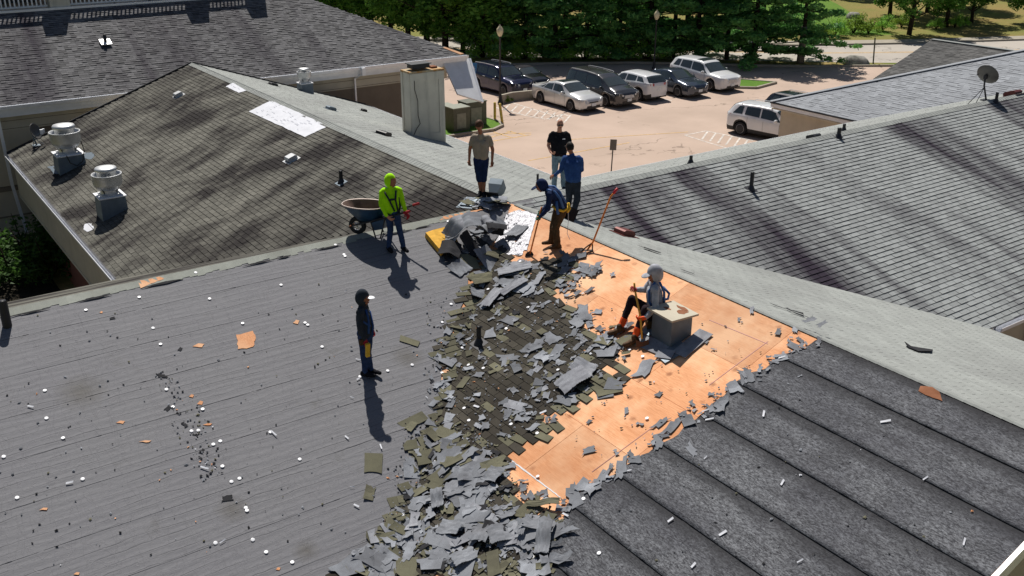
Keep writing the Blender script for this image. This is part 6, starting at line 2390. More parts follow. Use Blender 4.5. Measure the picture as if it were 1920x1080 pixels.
SCR = {}
for mt, nvar in (("scrap_grey", 16), ("shingle_olive", 8), ("scrap_dark", 5), ("scrap_silver", 6)):
    SCR[mt] = []
    for i in range(nvar):
        w = .34 if i % 3 else .48
        SCR[mt].append(scrap_mesh("scrap", 100 + i + len(mt) * 7, w, w * (.42 + .3 * (i % 4) / 3), mt, curl=.08 + .2 * (i % 3), rect=(mt == "scrap_silver" or mt == "shingle_olive"), jag=.62))
LBL = {"scrap_grey": "torn grey underside-up shingle scrap in the tear-off debris", "shingle_olive": "loose olive granule-covered shingle piece in the tear-off debris",
       "scrap_dark": "black torn felt scrap in the tear-off debris", "scrap_silver": "pale silvery shingle strip in the tear-off debris"}
dr = random.Random(77)


def put(px, py, mt, size=1.0, yaw=None, tilt=.0, lift=0.0, me=None, name="shingle_scrap", label=None, group=None, cat="shingle scrap", roll=0.0):
    p, k = KL(px, py, .016 + lift)
    n = nrm(k)
    yaw = dr.uniform(0, 6.28) if yaw is None else yaw
    q = Vector((0, 0, 1)).rotation_difference(n).to_matrix() @ Matrix.Rotation(yaw, 3, 'Z') @ Matrix.Rotation(tilt, 3, 'X') @ Matrix.Rotation(roll, 3, 'Y')
    o = bpy.data.objects.new(name, me or dr.choice(SCR[mt])); COL.objects.link(o)
    mm = (q @ Matrix.Diagonal((size, size, size))).to_4x4(); mm.translation = p
    o.matrix_world = mm
    return tag(o, label or LBL[mt], cat, group or ("scattered " + {"scrap_grey": "grey shingle scraps", "shingle_olive": "olive shingle pieces", "scrap_dark": "black felt scraps", "scrap_silver": "silvery shingle strips"}[mt]))


BITS = {}


def bit(px, py, mt, size, yaw, tilt, lift, roll):
    p, k = KL(px, py, .016 + lift)
    q = Vector((0, 0, 1)).rotation_difference(nrm(k)).to_matrix() @ Matrix.Rotation(yaw, 3, 'Z') @ Matrix.Rotation(tilt, 3, 'X') @ Matrix.Rotation(roll, 3, 'Y')
    me = dr.choice(SCR[mt]); b = BITS.setdefault(mt, MB())
    b.add([p + q @ (v.co * size) for v in me.vertices], [tuple(f.vertices) for f in me.polygons], dr.random())


def scatter(poly, n, mix_, s0, s1, tl=.12, lift=.02, seed=1):
    tl *= .65; lift *= .7
    r = random.Random(seed)
    x0, x1 = min(p[0] for p in poly), max(p[0] for p in poly); y0, y1 = min(p[1] for p in poly), max(p[1] for p in poly)
    c = 0; g_ = 0
    while c < n and g_ < n * 40:
        g_ += 1
        x, y = r.uniform(x0, x1), r.uniform(y0, y1)
        if not pip(x, y, poly): continue
        t = r.random(); acc = 0
        for mt, w in mix_:
            acc += w
            if t <= acc: break
        sz = r.uniform(s0, s1) * .86; tl_ = tl
        if sz < s0 + (s1 - s0) * .42: bit(x, y, mt, sz * r.uniform(.6, 1), r.uniform(0, 6.28), r.uniform(-tl, tl), r.uniform(0, lift), r.uniform(-tl, tl))
        else: put(x, y, mt, sz, None, r.uniform(-tl, tl), r.uniform(0, lift), roll=r.uniform(-tl, tl) * .6)
        c += 1


GREY = [("scrap_grey", .8), ("shingle_olive", .1), ("scrap_dark", .04), ("scrap_silver", .06)]
MIX2 = [("scrap_grey", .68), ("shingle_olive", .16), ("scrap_dark", .09), ("scrap_silver", .07)]
MIX = [("scrap_grey", .45), ("shingle_olive", .42), ("scrap_dark", .06), ("scrap_silver", .07)]
# big heap at the lower middle
scatter([(800, 870), (900, 880), (950, 950), (990, 1010), (960, 1060), (860, 1075), (770, 1050), (745, 990), (765, 930)], 110, MIX2, .45, 1.25, .13, .05, 2)
scatter([(860, 860), (935, 862), (960, 910), (920, 935), (860, 925)], 20, GREY, .8, 1.5, .12, .05, 3)
scatter([(985, 985), (1030, 975), (1075, 995), (1040, 1060), (985, 1070), (960, 1040)], 18, GREY, 1.0, 1.7, .2, .06, 4)
scatter([(770, 790), (850, 770), (880, 830), (900, 870), (820, 900), (770, 880), (765, 830)], 40, MIX, .6, 1.2, .2, .06, 5)
scatter([(720, 985), (775, 960), (770, 1075), (640, 1078), (660, 1045)], 26, MIX, .7, 1.2, .15, .04, 6)
scatter([(845, 440), (880, 420), (935, 412), (975, 430), (945, 470), (900, 490), (850, 500), (830, 470)], 26, [("scrap_grey", .55), ("scrap_dark", .25), ("scrap_silver", .12), ("shingle_olive", .08)], .7, 1.3, .3, .08, 21)
scatter([(880, 500), (1000, 480), (1020, 510), (980, 560), (890, 575)], 20, [("scrap_grey", .6), ("scrap_silver", .25), ("shingle_olive", .15)], .7, 1.3, .15, .04, 22)
# middle field
scatter([(1000, 640), (1120, 620), (1180, 660), (1150, 740), (1060, 760), (960, 720), (930, 660)], 30, GREY, .55, 1.25, .1, .02, 7)
scatter([(900, 600), (1020, 590), (1040, 640), (980, 680), (900, 660)], 12, GREY, .4, .9, .1, .01, 8)
scatter([(820, 620), (880, 600), (870, 720), (840, 800), (800, 780)], 18, MIX, .6, 1.0, .18, .02, 9)
scatter([(940, 760), (1060, 740), (1000, 800), (920, 820)], 9, GREY, .5, 1.0, .1, .02, 10)
# along the plywood edge near the bent worker
scatter([(1010, 480), (1060, 470), (1130, 500), (1120, 545), (1080, 560), (1020, 530)], 24, GREY, .6, 1.3, .15, .04, 12)
scatter([(1060, 560), (1110, 600), (1190, 615), (1200, 655), (1130, 650), (1080, 610)], 16, MIX, .7, 1.3, .12, .03, 13)
def bits_only(poly, n, mix_, s0, s1, seed):
    r = random.Random(seed); c = 0
    x0, x1 = min(p[0] for p in poly), max(p[0] for p in poly); y0, y1 = min(p[1] for p in poly), max(p[1] for p in poly)
    while c < n:
        x, y = r.uniform(x0, x1), r.uniform(y0, y1)
        if not pip(x, y, poly): continue
        t = r.random(); acc = 0
        for mt, w in mix_:
            acc += w
            if t <= acc: break
        bit(x, y, mt, r.uniform(s0, s1), r.uniform(0, 6.28), r.uniform(-.15, .15), r.uniform(0, .02), r.uniform(-.1, .1)); c += 1


bits_only([(790, 780), (900, 770), (960, 880), (1060, 960), (1030, 1078), (640, 1078), (740, 960)], 230, MIX, .22, .6, 51)
bits_only([(820, 580), (1000, 490), (1180, 640), (1160, 720), (1020, 800), (900, 860), (800, 780)], 170, GREY, .15, .45, 52)
bits_only([(880, 490), (1020, 470), (1140, 510), (1060, 570), (900, 590)], 60, GREY, .2, .5, 53)
bits_only([(1500, 610), (1530, 640), (1300, 800), (1100, 930), (1060, 960), (1050, 935), (1250, 790)], 60, [("scrap_grey", 1.0)], .12, .4, 54)
for mt_, b_ in BITS.items(): b_.build("shingle_bits", M[mt_], kind="stuff", label="small " + {"scrap_grey": "grey", "shingle_olive": "olive", "scrap_dark": "black", "scrap_silver": "silvery"}[mt_] + " bits of torn shingle through the debris")
# along the black felt's torn edge (flat tongues of grey)
for i, (x, y, s_) in enumerate([(1535, 645, .8), (1490, 650, .9), (1462, 672, .8), (1425, 690, .8), (1398, 705, .9), (1378, 728, 1.0), (1350, 760, 1.1), (1330, 765, .9), (1288, 785, 1.3), (1262, 798, 1.1), (1240, 792, .8), (1298, 845, .8), (1192, 862, .8), (1165, 880, 1.2), (1130, 895, 1.0), (1098, 915, 1.3), (1075, 930, 1.1), (1060, 955, .9), (1235, 828, .8), (1540, 610, .8), (1518, 600, .7)]):
    put(x, y, "scrap_grey", s_ * .8, tilt=.0)
# loose ones on the plywood
for x, y, s_ in [(1200, 795, .5), (1103, 845, .45), (1155, 848, .5), (1105, 790, .3), (1175, 770, .3), (1160, 620, .5), (1150, 515, .4), (1210, 690, .9), (1235, 740, .4), (1460, 622, .5), (1385, 600, .3), (1325, 640, .35), (1340, 655, .3), (1120, 585, .5), (1060, 545, .5), (1500, 705, .3), (1410, 583, .6)]:
    put(x, y, "scrap_grey" if s_ != .6 else "scrap_silver", s_)
for x, y, s_ in [(700, 870, .9), (693, 925, .8), (768, 640, .8), (770, 800, .7), (745, 940, .6)]:
    put(x, y, "shingle_olive", s_)
for x, y, s_ in [(305, 705, .4), (315, 765, .25), (345, 795, .35), (335, 775, .3), (380, 845, .3), (605, 590, .2), (338, 654, .2), (210, 597, .2), (300, 700, .25), (130, 800, .2), (425, 935, .35), (365, 815, .25)]:
    put(x, y, "scrap_dark", s_)


# the large folded sheets of the main pile
def bent_sheet(name, w, l, folds, mat, label, px, py, lift, yaw, tilt, roll=0, group="large folded shingle sheets heaped at the top of the valley"):
    """sheet w x l, folds: (position 0..1 along l, angle)"""
    nu, nv = 8, 24
    x = z = 0.0; ang = 0.0
    prof = [(0.0, 0.0)]
    for i in range(nv):
        t = (i + .5) / nv
        for fpos, fa, wd in folds:
            ang += fa * math.exp(-((t - fpos) / wd) ** 2) / (wd * 1.772 * nv)
        x += math.cos(ang) * l / nv; z += math.sin(ang) * l / nv
        prof.append((x, z))
    cx_ = sum(p[0] for p in prof) / len(prof)
    zmin = min(p[1] for p in prof)
    r = random.Random(hash(label) % 1000 if False else int(px + py))
    b = MB()
    for th in (0.004, -.004):
        for i, (xx, zz) in enumerate(prof):
            for j in range(nu + 1):
                s_ = j / nu - .5
                ww = w * (1 - .12 * abs(noise.noise(Vector((i * .5, px, 1)))))
                b.v.append((s_ * ww, xx - cx_ + (r.uniform(-.02, .02) if i in (0, nv) else 0), zz - zmin + .012 * noise.noise(Vector((s_ * 4, xx * 5, px))) + th))
    st = (nv + 1) * (nu + 1)
    for i in range(nv):
        for j in range(nu):
            q = i * (nu + 1) + j
            b.f.append((q, q + 1, q + nu + 2, q + nu + 1)); b.r.append(.3 + .4 * ((j * 7 + i // 6 * 3) % 5) / 5); b.mi.append(0)
            q += st
            b.f.append((q, q + nu + 1, q + nu + 2, q + 1)); b.r.append(.4); b.mi.append(0)
    loop = [j for j in range(nu + 1)] + [i * (nu + 1) + nu for i in range(1, nv + 1)] + [nv * (nu + 1) + j for j in range(nu - 1, -1, -1)] + [i * (nu + 1) for i in range(nv - 1, 0, -1)]
    for a_, c_ in zip(loop, loop[1:] + loop[:1]): b.f.append((a_, a_ + st, c_ + st, c_)); b.r.append(.5); b.mi.append(0)
    me = b.mesh(name, M[mat], smooth=False)
    return put(px, py, "scrap_grey", 1.0, yaw, tilt, lift, me, name, label, group, "shingle sheet", roll)


SH = "shingle_sheet"
bent_sheet(SH, 0.50, 0.88, [(.35, -.9, .06), (.8, .5, .1)], "scrap_grey", "long grey shingle sheet folded like a tent over the heap", 866, 438, 0.18, 1.1, -.1)
bent_sheet(SH, 0.40, 0.72, [(.5, -1.2, .1)], "scrap_silver", "pale creased strip along the front of the heap", 852, 442, 0.14, 1.8, .2)
bent_sheet(SH, 0.34, 0.68, [(.5, .2, .2)], "scrap_dark", "dark flat sheet leaning down the heap's near side", 884, 462, 0.10, .55, .55)
bent_sheet(SH, 0.44, 0.56, [(.4, -1.6, .15)], "scrap_dark", "black felt curl rising at the heap's far end", 925, 442, 0.08, -.5, .1)
bent_sheet(SH, 0.40, 0.52, [(.5, -1.4, .2)], "scrap_grey", "curled grey sheet beside the black curl", 908, 435, 0.11, .2, .25)
bent_sheet(SH, 0.28, 0.40, [(.5, -2.2, .25)], "scrap_silver", "rolled pale strip on top of the heap", 905, 428, 0.18, 1.6, .1)
bent_sheet(SH, 0.48, 0.48, [(.5, -.8, .1)], "scrap_dark", "dark sheet standing at the left foot of the heap", 838, 472, 0.03, .9, .4)
bent_sheet(SH, 0.24, 0.48, [(.6, -.5, .1)], "shingle_olive", "olive strip showing under the heap", 912, 478, 0.05, 1.0, .2)
bent_sheet(SH, 0.40, 0.60, [(.3, .3, .2)], "scrap_grey", "broad smooth grey sheet spread below the heap", 915, 488, .05, .2, .1)
bent_sheet(SH, 0.44, 0.36, [(.7, .3, .2)], "scrap_grey", "square grey sheet half hidden under the dark one", 862, 502, .03, .35, .06)
bent_sheet(SH, 0.27, 0.68, [(.5, .05, .2)], "scrap_silver", "long pale shingle strip pointing at the plywood", 965, 503, .07, 1.05, .06)
bent_sheet(SH, 0.22, 0.60, [(.5, -.15, .2)], "scrap_silver", "pale shingle strip second in the fan below the heap", 963, 538, .05, 1.45, .05)
bent_sheet(SH, 0.24, 0.56, [(.5, -.1, .2)], "scrap_silver", "lowest pale strip in the fan below the heap", 923, 557, .05, 1.95, .05)
bent_sheet(SH, 0.27, 0.60, [(.5, .1, .2)], "shingle_olive", "olive shingle strip with a raised end beside the fan", 905, 522, .07, 1.65, .08)
bent_sheet(SH, 0.26, 0.34, [(.5, .3, .2)], "scrap_grey", "small grey sheet at the left end of the fan", 897, 550, .04, 1.2, .1)
bent_sheet(SH, 0.36, 0.48, [(.6, .3, .1)], "scrap_grey", "grey sheet with a curled edge lying on the silver membrane", 968, 434, 0.02, 1.9, .02)
bent_sheet(SH, 0.40, 0.48, [(.5, .3, .2)], "scrap_grey", "flat grey sheet above the heap", 935, 422, 0.02, .4, .02)
bent_sheet(SH, 0.40, 0.56, [(.5, -.3, .2)], "scrap_silver", "pale broken sheet lying across the plywood's inner edge", 1075, 715, .05, 1.4, .06, group="large shingle sheets lying in the valley debris")
bent_sheet(SH, 0.32, 0.40, [(.5, .4, .2)], "scrap_silver", "pale square sheet above the broken one", 1095, 690, .06, .3, .06, group="large shingle sheets lying in the valley debris")
for i, (x, y, w, l, yw, mt, lb) in enumerate([(945, 1000, .7, .9, 1.2, "scrap_grey", "broadest grey sheet in the lower heap"), (845, 990, .55, .8, .5, "scrap_grey", "grey sheet at the left of the lower heap"), (905, 1000, .6, .7, 2.1, "scrap_grey", "grey sheet at the centre of the lower heap"),
                                              (1020, 1010, .45, 1.0, 2.3, "scrap_grey", "long grey shred reaching over the black felt"), (880, 890, .6, .7, .9, "scrap_grey", "grey sheet at the top of the lower heap"), (925, 890, .6, .6, .3, "scrap_grey", "flat cracked grey sheet against the plywood corner"),
                                              (870, 1045, .5, .7, 1.4, "scrap_grey", "grey sheet at the bottom of the lower heap"), (820, 935, .4, .7, 2.6, "scrap_grey", "grey shred with a twisted edge in the lower heap"), (985, 985, .22, .9, 2.2, "scrap_grey", "narrow grey shred lying between two heaps"),
                                              (1020, 945, .24, 1.1, .62, "shingle_olive", "long olive shingle strip along the bottom plywood corner")]):
    bent_sheet(SH, w * .5, l * .5, [(.3, .4 * (-1) ** i, .1), (.75, -.5 * (-1) ** i, .12)], mt, lb, x, y, .035 + .01 * (i % 4) * (i < 9), yw, .02, group="large shingle sheets lying in the valley debris")
# curled flap on the pale slope beyond the ridge and thin shreds by the ridge
A_ = [on(x, y, "M", h_) for x, y, h_ in ((1696, 640, .09), (1700, 647, .02), (1722, 651, .01), (1749, 655, .012), (1747, 658, .05), (1722, 658, .035), (1703, 651, .03))]
b = MB(); b.prism(A_, (0, 0, -.008)); o = b.build("felt_shred", M["scrap_dark"], fix=True)
tag(o, "thin black felt flap lying alone on the pale slope beyond the ridge", "felt shred")
for x, y, s_ in [(1486, 583, .8), (1500, 590, .6), (1460, 575, .5), (1218, 468, .8), (1290, 510, .5)]:
    p = on(x, y, "M", .03); q = Vector((0, 0, 1)).rotation_difference(nrm("M")).to_matrix() @ Matrix.Rotation(-1.2, 3, 'Z')
    o = bpy.data.objects.new("felt_shred", SCR["scrap_dark"][int(x) % 5]); COL.objects.link(o)
    mm = (q @ Matrix.Diagonal((1.2 * s_, .5 * s_, s_))).to_4x4(); mm.translation = p; o.matrix_world = mm
    tag(o, "small dark shred stuck along the ridge above the plywood", "felt shred", "dark shreds along the ridge")

# scraps on the ridge crossing beside the man in shorts
for i in range(16):
    x, y = 865 + dr.uniform(0, 85), 372 + dr.uniform(0, 14)
    p = onp(x, y, (0, 0, 1), RZ + .03); o = bpy.data.objects.new("shingle_scrap", dr.choice(SCR[dr.choice(["scrap_grey", "shingle_olive", "scrap_dark"])])); COL.objects.link(o)
    mm = (Matrix.Rotation(dr.uniform(0, 6), 3, 'Z') @ Matrix.Rotation(dr.uniform(-.3, .3), 3, 'X') @ Matrix.Diagonal((.9, .9, .9))).to_4x4(); mm.translation = p; o.matrix_world = mm
    tag(o, "broken shingle piece at the ridge crossing near the man in shorts", "shingle scrap", "broken shingles at the ridge crossing")

# white plastic caps of the felt nails
capm = MB(); capm.lathe([(.030, 0), (.032, .003), (.024, .006), (.001, .0065)], n=14); capmesh = capm.mesh("cap_washer", M["white_plastic"])
CAPS = [(161, 581), (261, 557), (287, 615), (301, 645), (393, 560), (367, 511), (527, 534), (455, 606), (572, 605), (577, 609), (604, 650), (629, 459), (84, 732), (7, 856), (118, 821), (155, 898), (32, 933), (87, 784), (400, 833), (413, 827), (417, 874), (449, 897), (434, 903), (463, 957), (461, 952), (499, 1035), (548, 1054), (474, 1012), (562, 861), (372, 807), (359, 808), (380, 767), (324, 763), (312, 730), (507, 810), (404, 1018), (645, 477), (647, 480), (773, 684), (727, 695), (675, 706), (755, 993 - 28), (846, 570), (829, 604), (878, 684), (829, 699), (867, 652),
        (990, 576), (949, 616), (1046, 693), (958, 795), (1007, 812), (1008, 893), (950, 966), (752, 1068), (904, 1000), (850, 1010), (998, 1044), (1123, 1037), (1094, 1045 - 110), (1239, 657), (1205, 668), (1213, 784), (940, 394), (937, 413), (840, 415), (915, 542), (886, 497), (886, 534), (928, 878), (870, 765), (879, 788), (975, 490), (1063, 496), (1180, 655), (906, 690), (754, 915)]
for i, (x, y) in enumerate(CAPS):
    p, k = KL(x, y, .022)
    q = Vector((0, 0, 1)).rotation_difference(nrm(k)).to_matrix() @ Matrix.Rotation(dr.uniform(0, 1.0), 3, 'Z') @ Matrix.Rotation(dr.uniform(-.15, .15), 3, 'X')
    o = bpy.data.objects.new("cap_washer", capmesh); COL.objects.link(o)
    mm = (q @ Matrix.Diagonal((.95, .95, 1.0))).to_4x4(); mm.translation = p; o.matrix_world = mm
    tag(o, "small round white plastic nail cap on the torn-up roof", "plastic cap", "white plastic nail caps")
# strips of paper tape
tp = MB(); tp.prism([(-.09, -.018, 0), (.09, -.02, 0.004), (.10, .016, .012), (-.08, .02, .004)], (0, 0, .003)); tpm = tp.mesh("paper_strip", M["sheet_white"])
for i, (x, y, a_) in enumerate([(648, 566 - 20, 1.2), (672, 674, .2), (672, 710, 1.2), (660, 745, .1), (650, 820, -.4), (714, 837, -.9), (668, 948, -.1), (130, 905, .8), (387, 868, 1.4), (383, 877, .1), (417, 1015, 1.2), (513, 812, -.4), (660, 913, .5), (57, 762, .2), (1257, 975, .8), (1467, 905, 1.2), (1300, 1060, 1.0), (1432, 776, 1.5), (1323, 858, .9), (1660, 790, .2), (1735, 897, .7), (1180, 882, .2), (1060, 965, -.5), (1322, 770, .4), (1330, 786, .2), (1466, 670, .3), (1355, 1000, .7), (1808, 1016, 1.3), (1500, 1052, .6), (893, 762, -.4), (1018, 773, .5), (800, 745, -.5)]):
    p, k = KL(x, y, .03)
    q = Vector((0, 0, 1)).rotation_difference(nrm(k)).to_matrix() @ Matrix.Rotation(a_ - .9, 3, 'Z')
    o = bpy.data.objects.new("paper_strip", tpm); COL.objects.link(o)
    sc_ = dr.uniform(.35, .8)
    mm = (q @ Matrix.Diagonal((sc_, sc_ * dr.uniform(.6, 1.6), 1))).to_4x4(); mm.translation = p; o.matrix_world = mm
    tag(o, "thin white paper release strip lying on the roof", "paper strip", "white release strips on the roof")
# crumbs and grit, too many to count
cb_ = MB(); gr = random.Random(5)
zones = [([(760, 780), (900, 800), (980, 900), (1050, 980), (980, 1075), (640, 1075), (730, 960)], 1100), ([(800, 560), (1000, 500), (1180, 650), (1050, 780), (900, 850), (790, 760)], 800), ([(290, 690), (345, 720), (400, 800), (420, 900), (380, 900), (330, 820)], 140), ([(1040, 480), (1180, 560), (1500, 620), (1300, 780), (1100, 880), (1000, 800), (1180, 690)], 80), ([(0, 600), (800, 500), (760, 1000), (0, 1075)], 230), ([(860, 372), (960, 385), (1000, 470), (880, 480)], 200), ([(1200, 850), (1500, 700), (1900, 1000), (1500, 1080), (1100, 1080)], 60)]
for poly, n_ in zones:
    c = 0
    x0, x1 = min(p[0] for p in poly), max(p[0] for p in poly); y0, y1 = min(p[1] for p in poly), max(p[1] for p in poly)
    while c < n_:
        x, y = gr.uniform(x0, x1), gr.uniform(y0, y1)
        if not pip(x, y, poly): continue
        c += 1
        p, k = KL(x, y, .018 if py_ else 0); s_ = gr.uniform(.008, .035)
        q = Vector((0, 0, 1)).rotation_difference(nrm(k)).to_matrix() @ Matrix.Rotation(gr.uniform(0, 6), 3, 'Z')
        P = [p + q @ Vector((math.cos(t) * s_ * gr.uniform(.5, 1.3), math.sin(t) * s_ * gr.uniform(.4, .9), gr.uniform(0, .01))) for t in (0, 1.4, 3.0, 4.6)]
        top_ = p + q @ Vector((0, 0, s_ * .5))
        t = gr.random()
        cb_.add(P + [top_], [(0, 1, 4), (1, 2, 4), (2, 3, 4), (3, 0, 4)], gr.random(), 0 if t < .45 else 1 if t < .75 else 2 if t < .93 else 3 if t < .97 else 4)
cb_.build("debris_crumbs", [M["scrap_grey"], M["scrap_dark"], M["shingle_olive"], M["plywood"], M["sheet_white"]], kind="stuff", label="crumbs and grit of torn shingle over the roof")

# ================================================================== TREES
tg = random.Random(42)


def leaf_cloud(name, mats, tufts, nper, ls, seed, flat=.55):
    """tufts: (centre, radius); small leaf quads through each tuft"""
    r = np.random.RandomState(seed)
    V, Fc, Rn = [], [], []
    tot = 0
    cs, rs = [], []
    for c, rad in tufts:
        n_ = int(nper * (rad / .7) ** 2)
        d = r.normal(size=(n_, 3)); d /= np.linalg.norm(d, axis=1)[:, None]
        rr_ = rad * (r.rand(n_) ** .45)
        p = d * rr_[:, None] * np.array([1, 1, flat]) + np.array(c)
        a1 = r.normal(size=(n_, 3)); a1[:, 2] *= .5; a1 /= np.linalg.norm(a1, axis=1)[:, None]
        a2 = np.cross(a1, r.normal(size=(n_, 3))); a2 /= np.linalg.norm(a2, axis=1)[:, None]
        s = ls * r.uniform(.6, 1.4, size=(n_, 1))
        q = np.stack([p - a1 * s, p + a2 * s * .45, p + a1 * s, p - a2 * s * .45], axis=1).reshape(-1, 3)
        V.append(q)
        base = r.uniform(0, .5)
        Rn.append(np.clip(base + r.rand(n_) * .5, 0, 1)); tot += n_
    V = np.concatenate(V); Rn = np.concatenate(Rn)
    me = bpy.data.meshes.new(name)
    me.vertices.add(len(V)); me.vertices.foreach_set("co", V.astype(np.float32).reshape(-1))
    me.loops.add(tot * 4); me.loops.foreach_set("vertex_index", np.arange(tot * 4, dtype=np.int32))
    me.polygons.add(tot); me.polygons.foreach_set("loop_start", np.arange(0, tot * 4, 4, dtype=np.int32))
    try: me.polygons.foreach_set("loop_total", np.full(tot, 4, dtype=np.int32))
    except Exception: pass
    at = me.attributes.new("rnd", 'FLOAT', 'FACE'); at.data.foreach_set("value", Rn.astype(np.float32))
    me.materials.append(M[mats]); me.update()
    return me


def tree_model(kind, seed):
    r = random.Random(seed)
    wood = MB(); tufts = []
    if kind == "pine":
        H = r.uniform(10, 12); wood.tube([(0, 0, -.3), (.05, 0, H * .3), (-.05, .05, H * .7), (0, 0, H)], [.2, .17, .1, .03], 9)
        z = .9
        while z < H - .5:
            ln = 3.6 * (1 - (z / H) ** 1.6) + .5
            nb = 5
            a0 = r.uniform(0, 6)
            for k in range(nb):
                a_ = a0 + k * 6.283 / nb + r.uniform(-.3, .3); L_ = ln * r.uniform(.65, 1.15)
                dr_ = r.uniform(-.18, .25)
                e_ = Vector((math.cos(a_) * L_, math.sin(a_) * L_, L_ * dr_))
                wood.tube([(0, 0, z), Vector((0, 0, z)) + e_ * .5 + Vector((0, 0, -.1)), Vector((0, 0, z)) + e_], [.06, .04, .015], 5)
                m_ = max(2, int(L_ / .62))
                for i in range(m_):
                    t = (i + 1) / m_
                    if t < .3 and r.random() < .6: continue
                    c = Vector((0, 0, z + .1)) + e_ * t + Vector((r.uniform(-.35, .35), r.uniform(-.35, .35), r.uniform(-.12, .12)))
                    tufts.append((c, r.uniform(.42, .72)))
            z += r.uniform(.75, 1.05)
        return wood, leaf_cloud("crown", "leaf_pine", tufts, 80, .17, seed, .42)
    if kind in ("round", "deep"):
        H = r.uniform(8, 11); wood.tube([(0, 0, -.3), (.1, 0, 2.2), (0, .1, 5)], [.26, .2, .12], 9)
        for k in range(9):
            a_ = k * .7 + r.uniform(-.2, .2); L_ = r.uniform(2.2, 3.6); z0 = r.uniform(1.2, 4)
            e_ = Vector((math.cos(a_) * L_, math.sin(a_) * L_, L_ * r.uniform(.2, .9)))
            wood.tube([(0, 0, z0), Vector((0, 0, z0)) + e_ * .5, Vector((0, 0, z0)) + e_], [.1, .06, .02], 6)
        for i in range(120):
            d = Vector((r.gauss(0, 1), r.gauss(0, 1), r.gauss(0, 1))).normalized()
            q = r.uniform(.5, 1.0)
            c = Vector((d.x * 3.4 * q, d.y * 3.4 * q, H * .52 + d.z * (H * .42) * q))
            if c.z < 1.2: continue
            tufts.append((c, r.uniform(.5, .95)))
        return wood, leaf_cloud("crown", "leaf_deep" if kind == "deep" else "leaf_mid", tufts, 72, .17, seed, .7)
    if kind in ("bush", "lime", "yellow", "dbush"):
        for k in range(5):
            a_ = k * 1.3; wood.tube([(0, 0, -.1), (math.cos(a_) * .5, math.sin(a_) * .5, .9), (math.cos(a_) * .9, math.sin(a_) * .9, 1.6)], [.05, .03, .01], 5)
        for i in range(26):
            d = Vector((r.gauss(0, 1), r.gauss(0, 1), abs(r.gauss(0, 1)))).normalized(); q = r.uniform(.4, 1)
            tufts.append((Vector((d.x * 1.2 * q, d.y * 1.2 * q, .35 + d.z * 1.25 * q)), r.uniform(.28, .5)))
        return wood, leaf_cloud("crown", {"bush": "leaf_mid", "lime": "leaf_lime", "yellow": "leaf_yellow", "dbush": "leaf_shade"}[kind], tufts, 190, .085, seed, .8)


MODELS = {}


def plant(kind, var, pos, sc, label, group, name, cat, rz=None, bark="bark", bare=0):
    if (kind, var) not in MODELS:
        w, me = tree_model(kind, 900 + var * 17 + len(kind))
        MODELS[(kind, var)] = (w.mesh("trunk", M[bark], smooth=True), me)
    tr, cr = MODELS[(kind, var)]
    e = empty(name, pos, tg.uniform(0, 6.28) if rz is None else rz, label=label, cat=cat, group=group)
    e.scale = (sc, sc, sc * tg.uniform(.95, 1.1))
    for n_, me in (("trunk", tr), ("crown", cr)):
        o = bpy.data.objects.new(n_, me); COL.objects.link(o); o.parent = e
    return e


pg = "pines in the row between the car park and the road"
names = [(1305, 112, 0, .95, "pine with dark trunk behind the white SUV's roof"), (1412, 117, 1, .95, "pine in the middle of the verge, low branches over the car park"), (1216, 112, 2, .9, "pine behind the second lamp post"), (1160, 108, 1, .85, "pine behind the white crossover"),
         (1100, 110, 0, .95, "pine directly behind the minivan"), (1040, 110, 2, 1.0, "pine directly behind the silver saloon"), (985, 109, 1, .95, "pine just beside the first lamp post"), (1262, 108, 1, .9, "pine squeezed between the second lamp post and the white SUV"), (1362, 112, 2, .9, "pine between the two dark-trunked pines")]
for x, y, v, s_, lb in names: plant("pine", v, onz(x, y), s_, lb, pg, "pine_tree", "pine tree")
plant("pine", 0, onz(1500, 119), .86, "last pine of the row with a pale bare trunk", pg, "pine_tree", "pine tree")
b = MB(); b.tube([(0, 0, -.2), (0.03, 0, 1.5), (0, 0, 3.2)], [.33, .29, .25], 12); o = b.build("trunk", M["bark_pale"], [x for x in bpy.data.objects if x.name.startswith("pine_tree")][-1], smooth=True)
dg_ = "broadleaf trees behind the long dark roof"
for i, (x, y, kd, s_) in enumerate([(940, 108, "deep", .95), (900, 106, "deep", 1.0), (868, 100, "round", .85), (835, 104, "deep", 1.1), (800, 92, "deep", 1.1), (765, 92, "deep", 1.0), (735, 80, "round", .9), (700, 78, "deep", 1.0), (660, 70, "deep", .9), (625, 55, "round", .9), (590, 60, "deep", 1.0), (545, 50, "deep", 1.0)]):
    plant(kd, i % 2, onz(x, y), s_, ["dark", "tall dark", "paler", "broad dark", "spreading dark", "narrow dark", "bright-edged", "shaded", "leafy dark", "light green", "far dark", "farthest dark"][i] + " broadleaf tree behind the long roof's hip, " + ["closest to the lamp post", "next to the first lamp's tree", "over the navy SUV", "over the white corner wall", "above the chimney", "left of the chimney top", "half-way up the hip", "upper part of the hip", "near the hip's upper end", "at the roof's top corner", "behind the roof's top edge", "behind the walkway"][i], dg_, "broadleaf_tree", "tree")
bgp = "trees beyond the road"
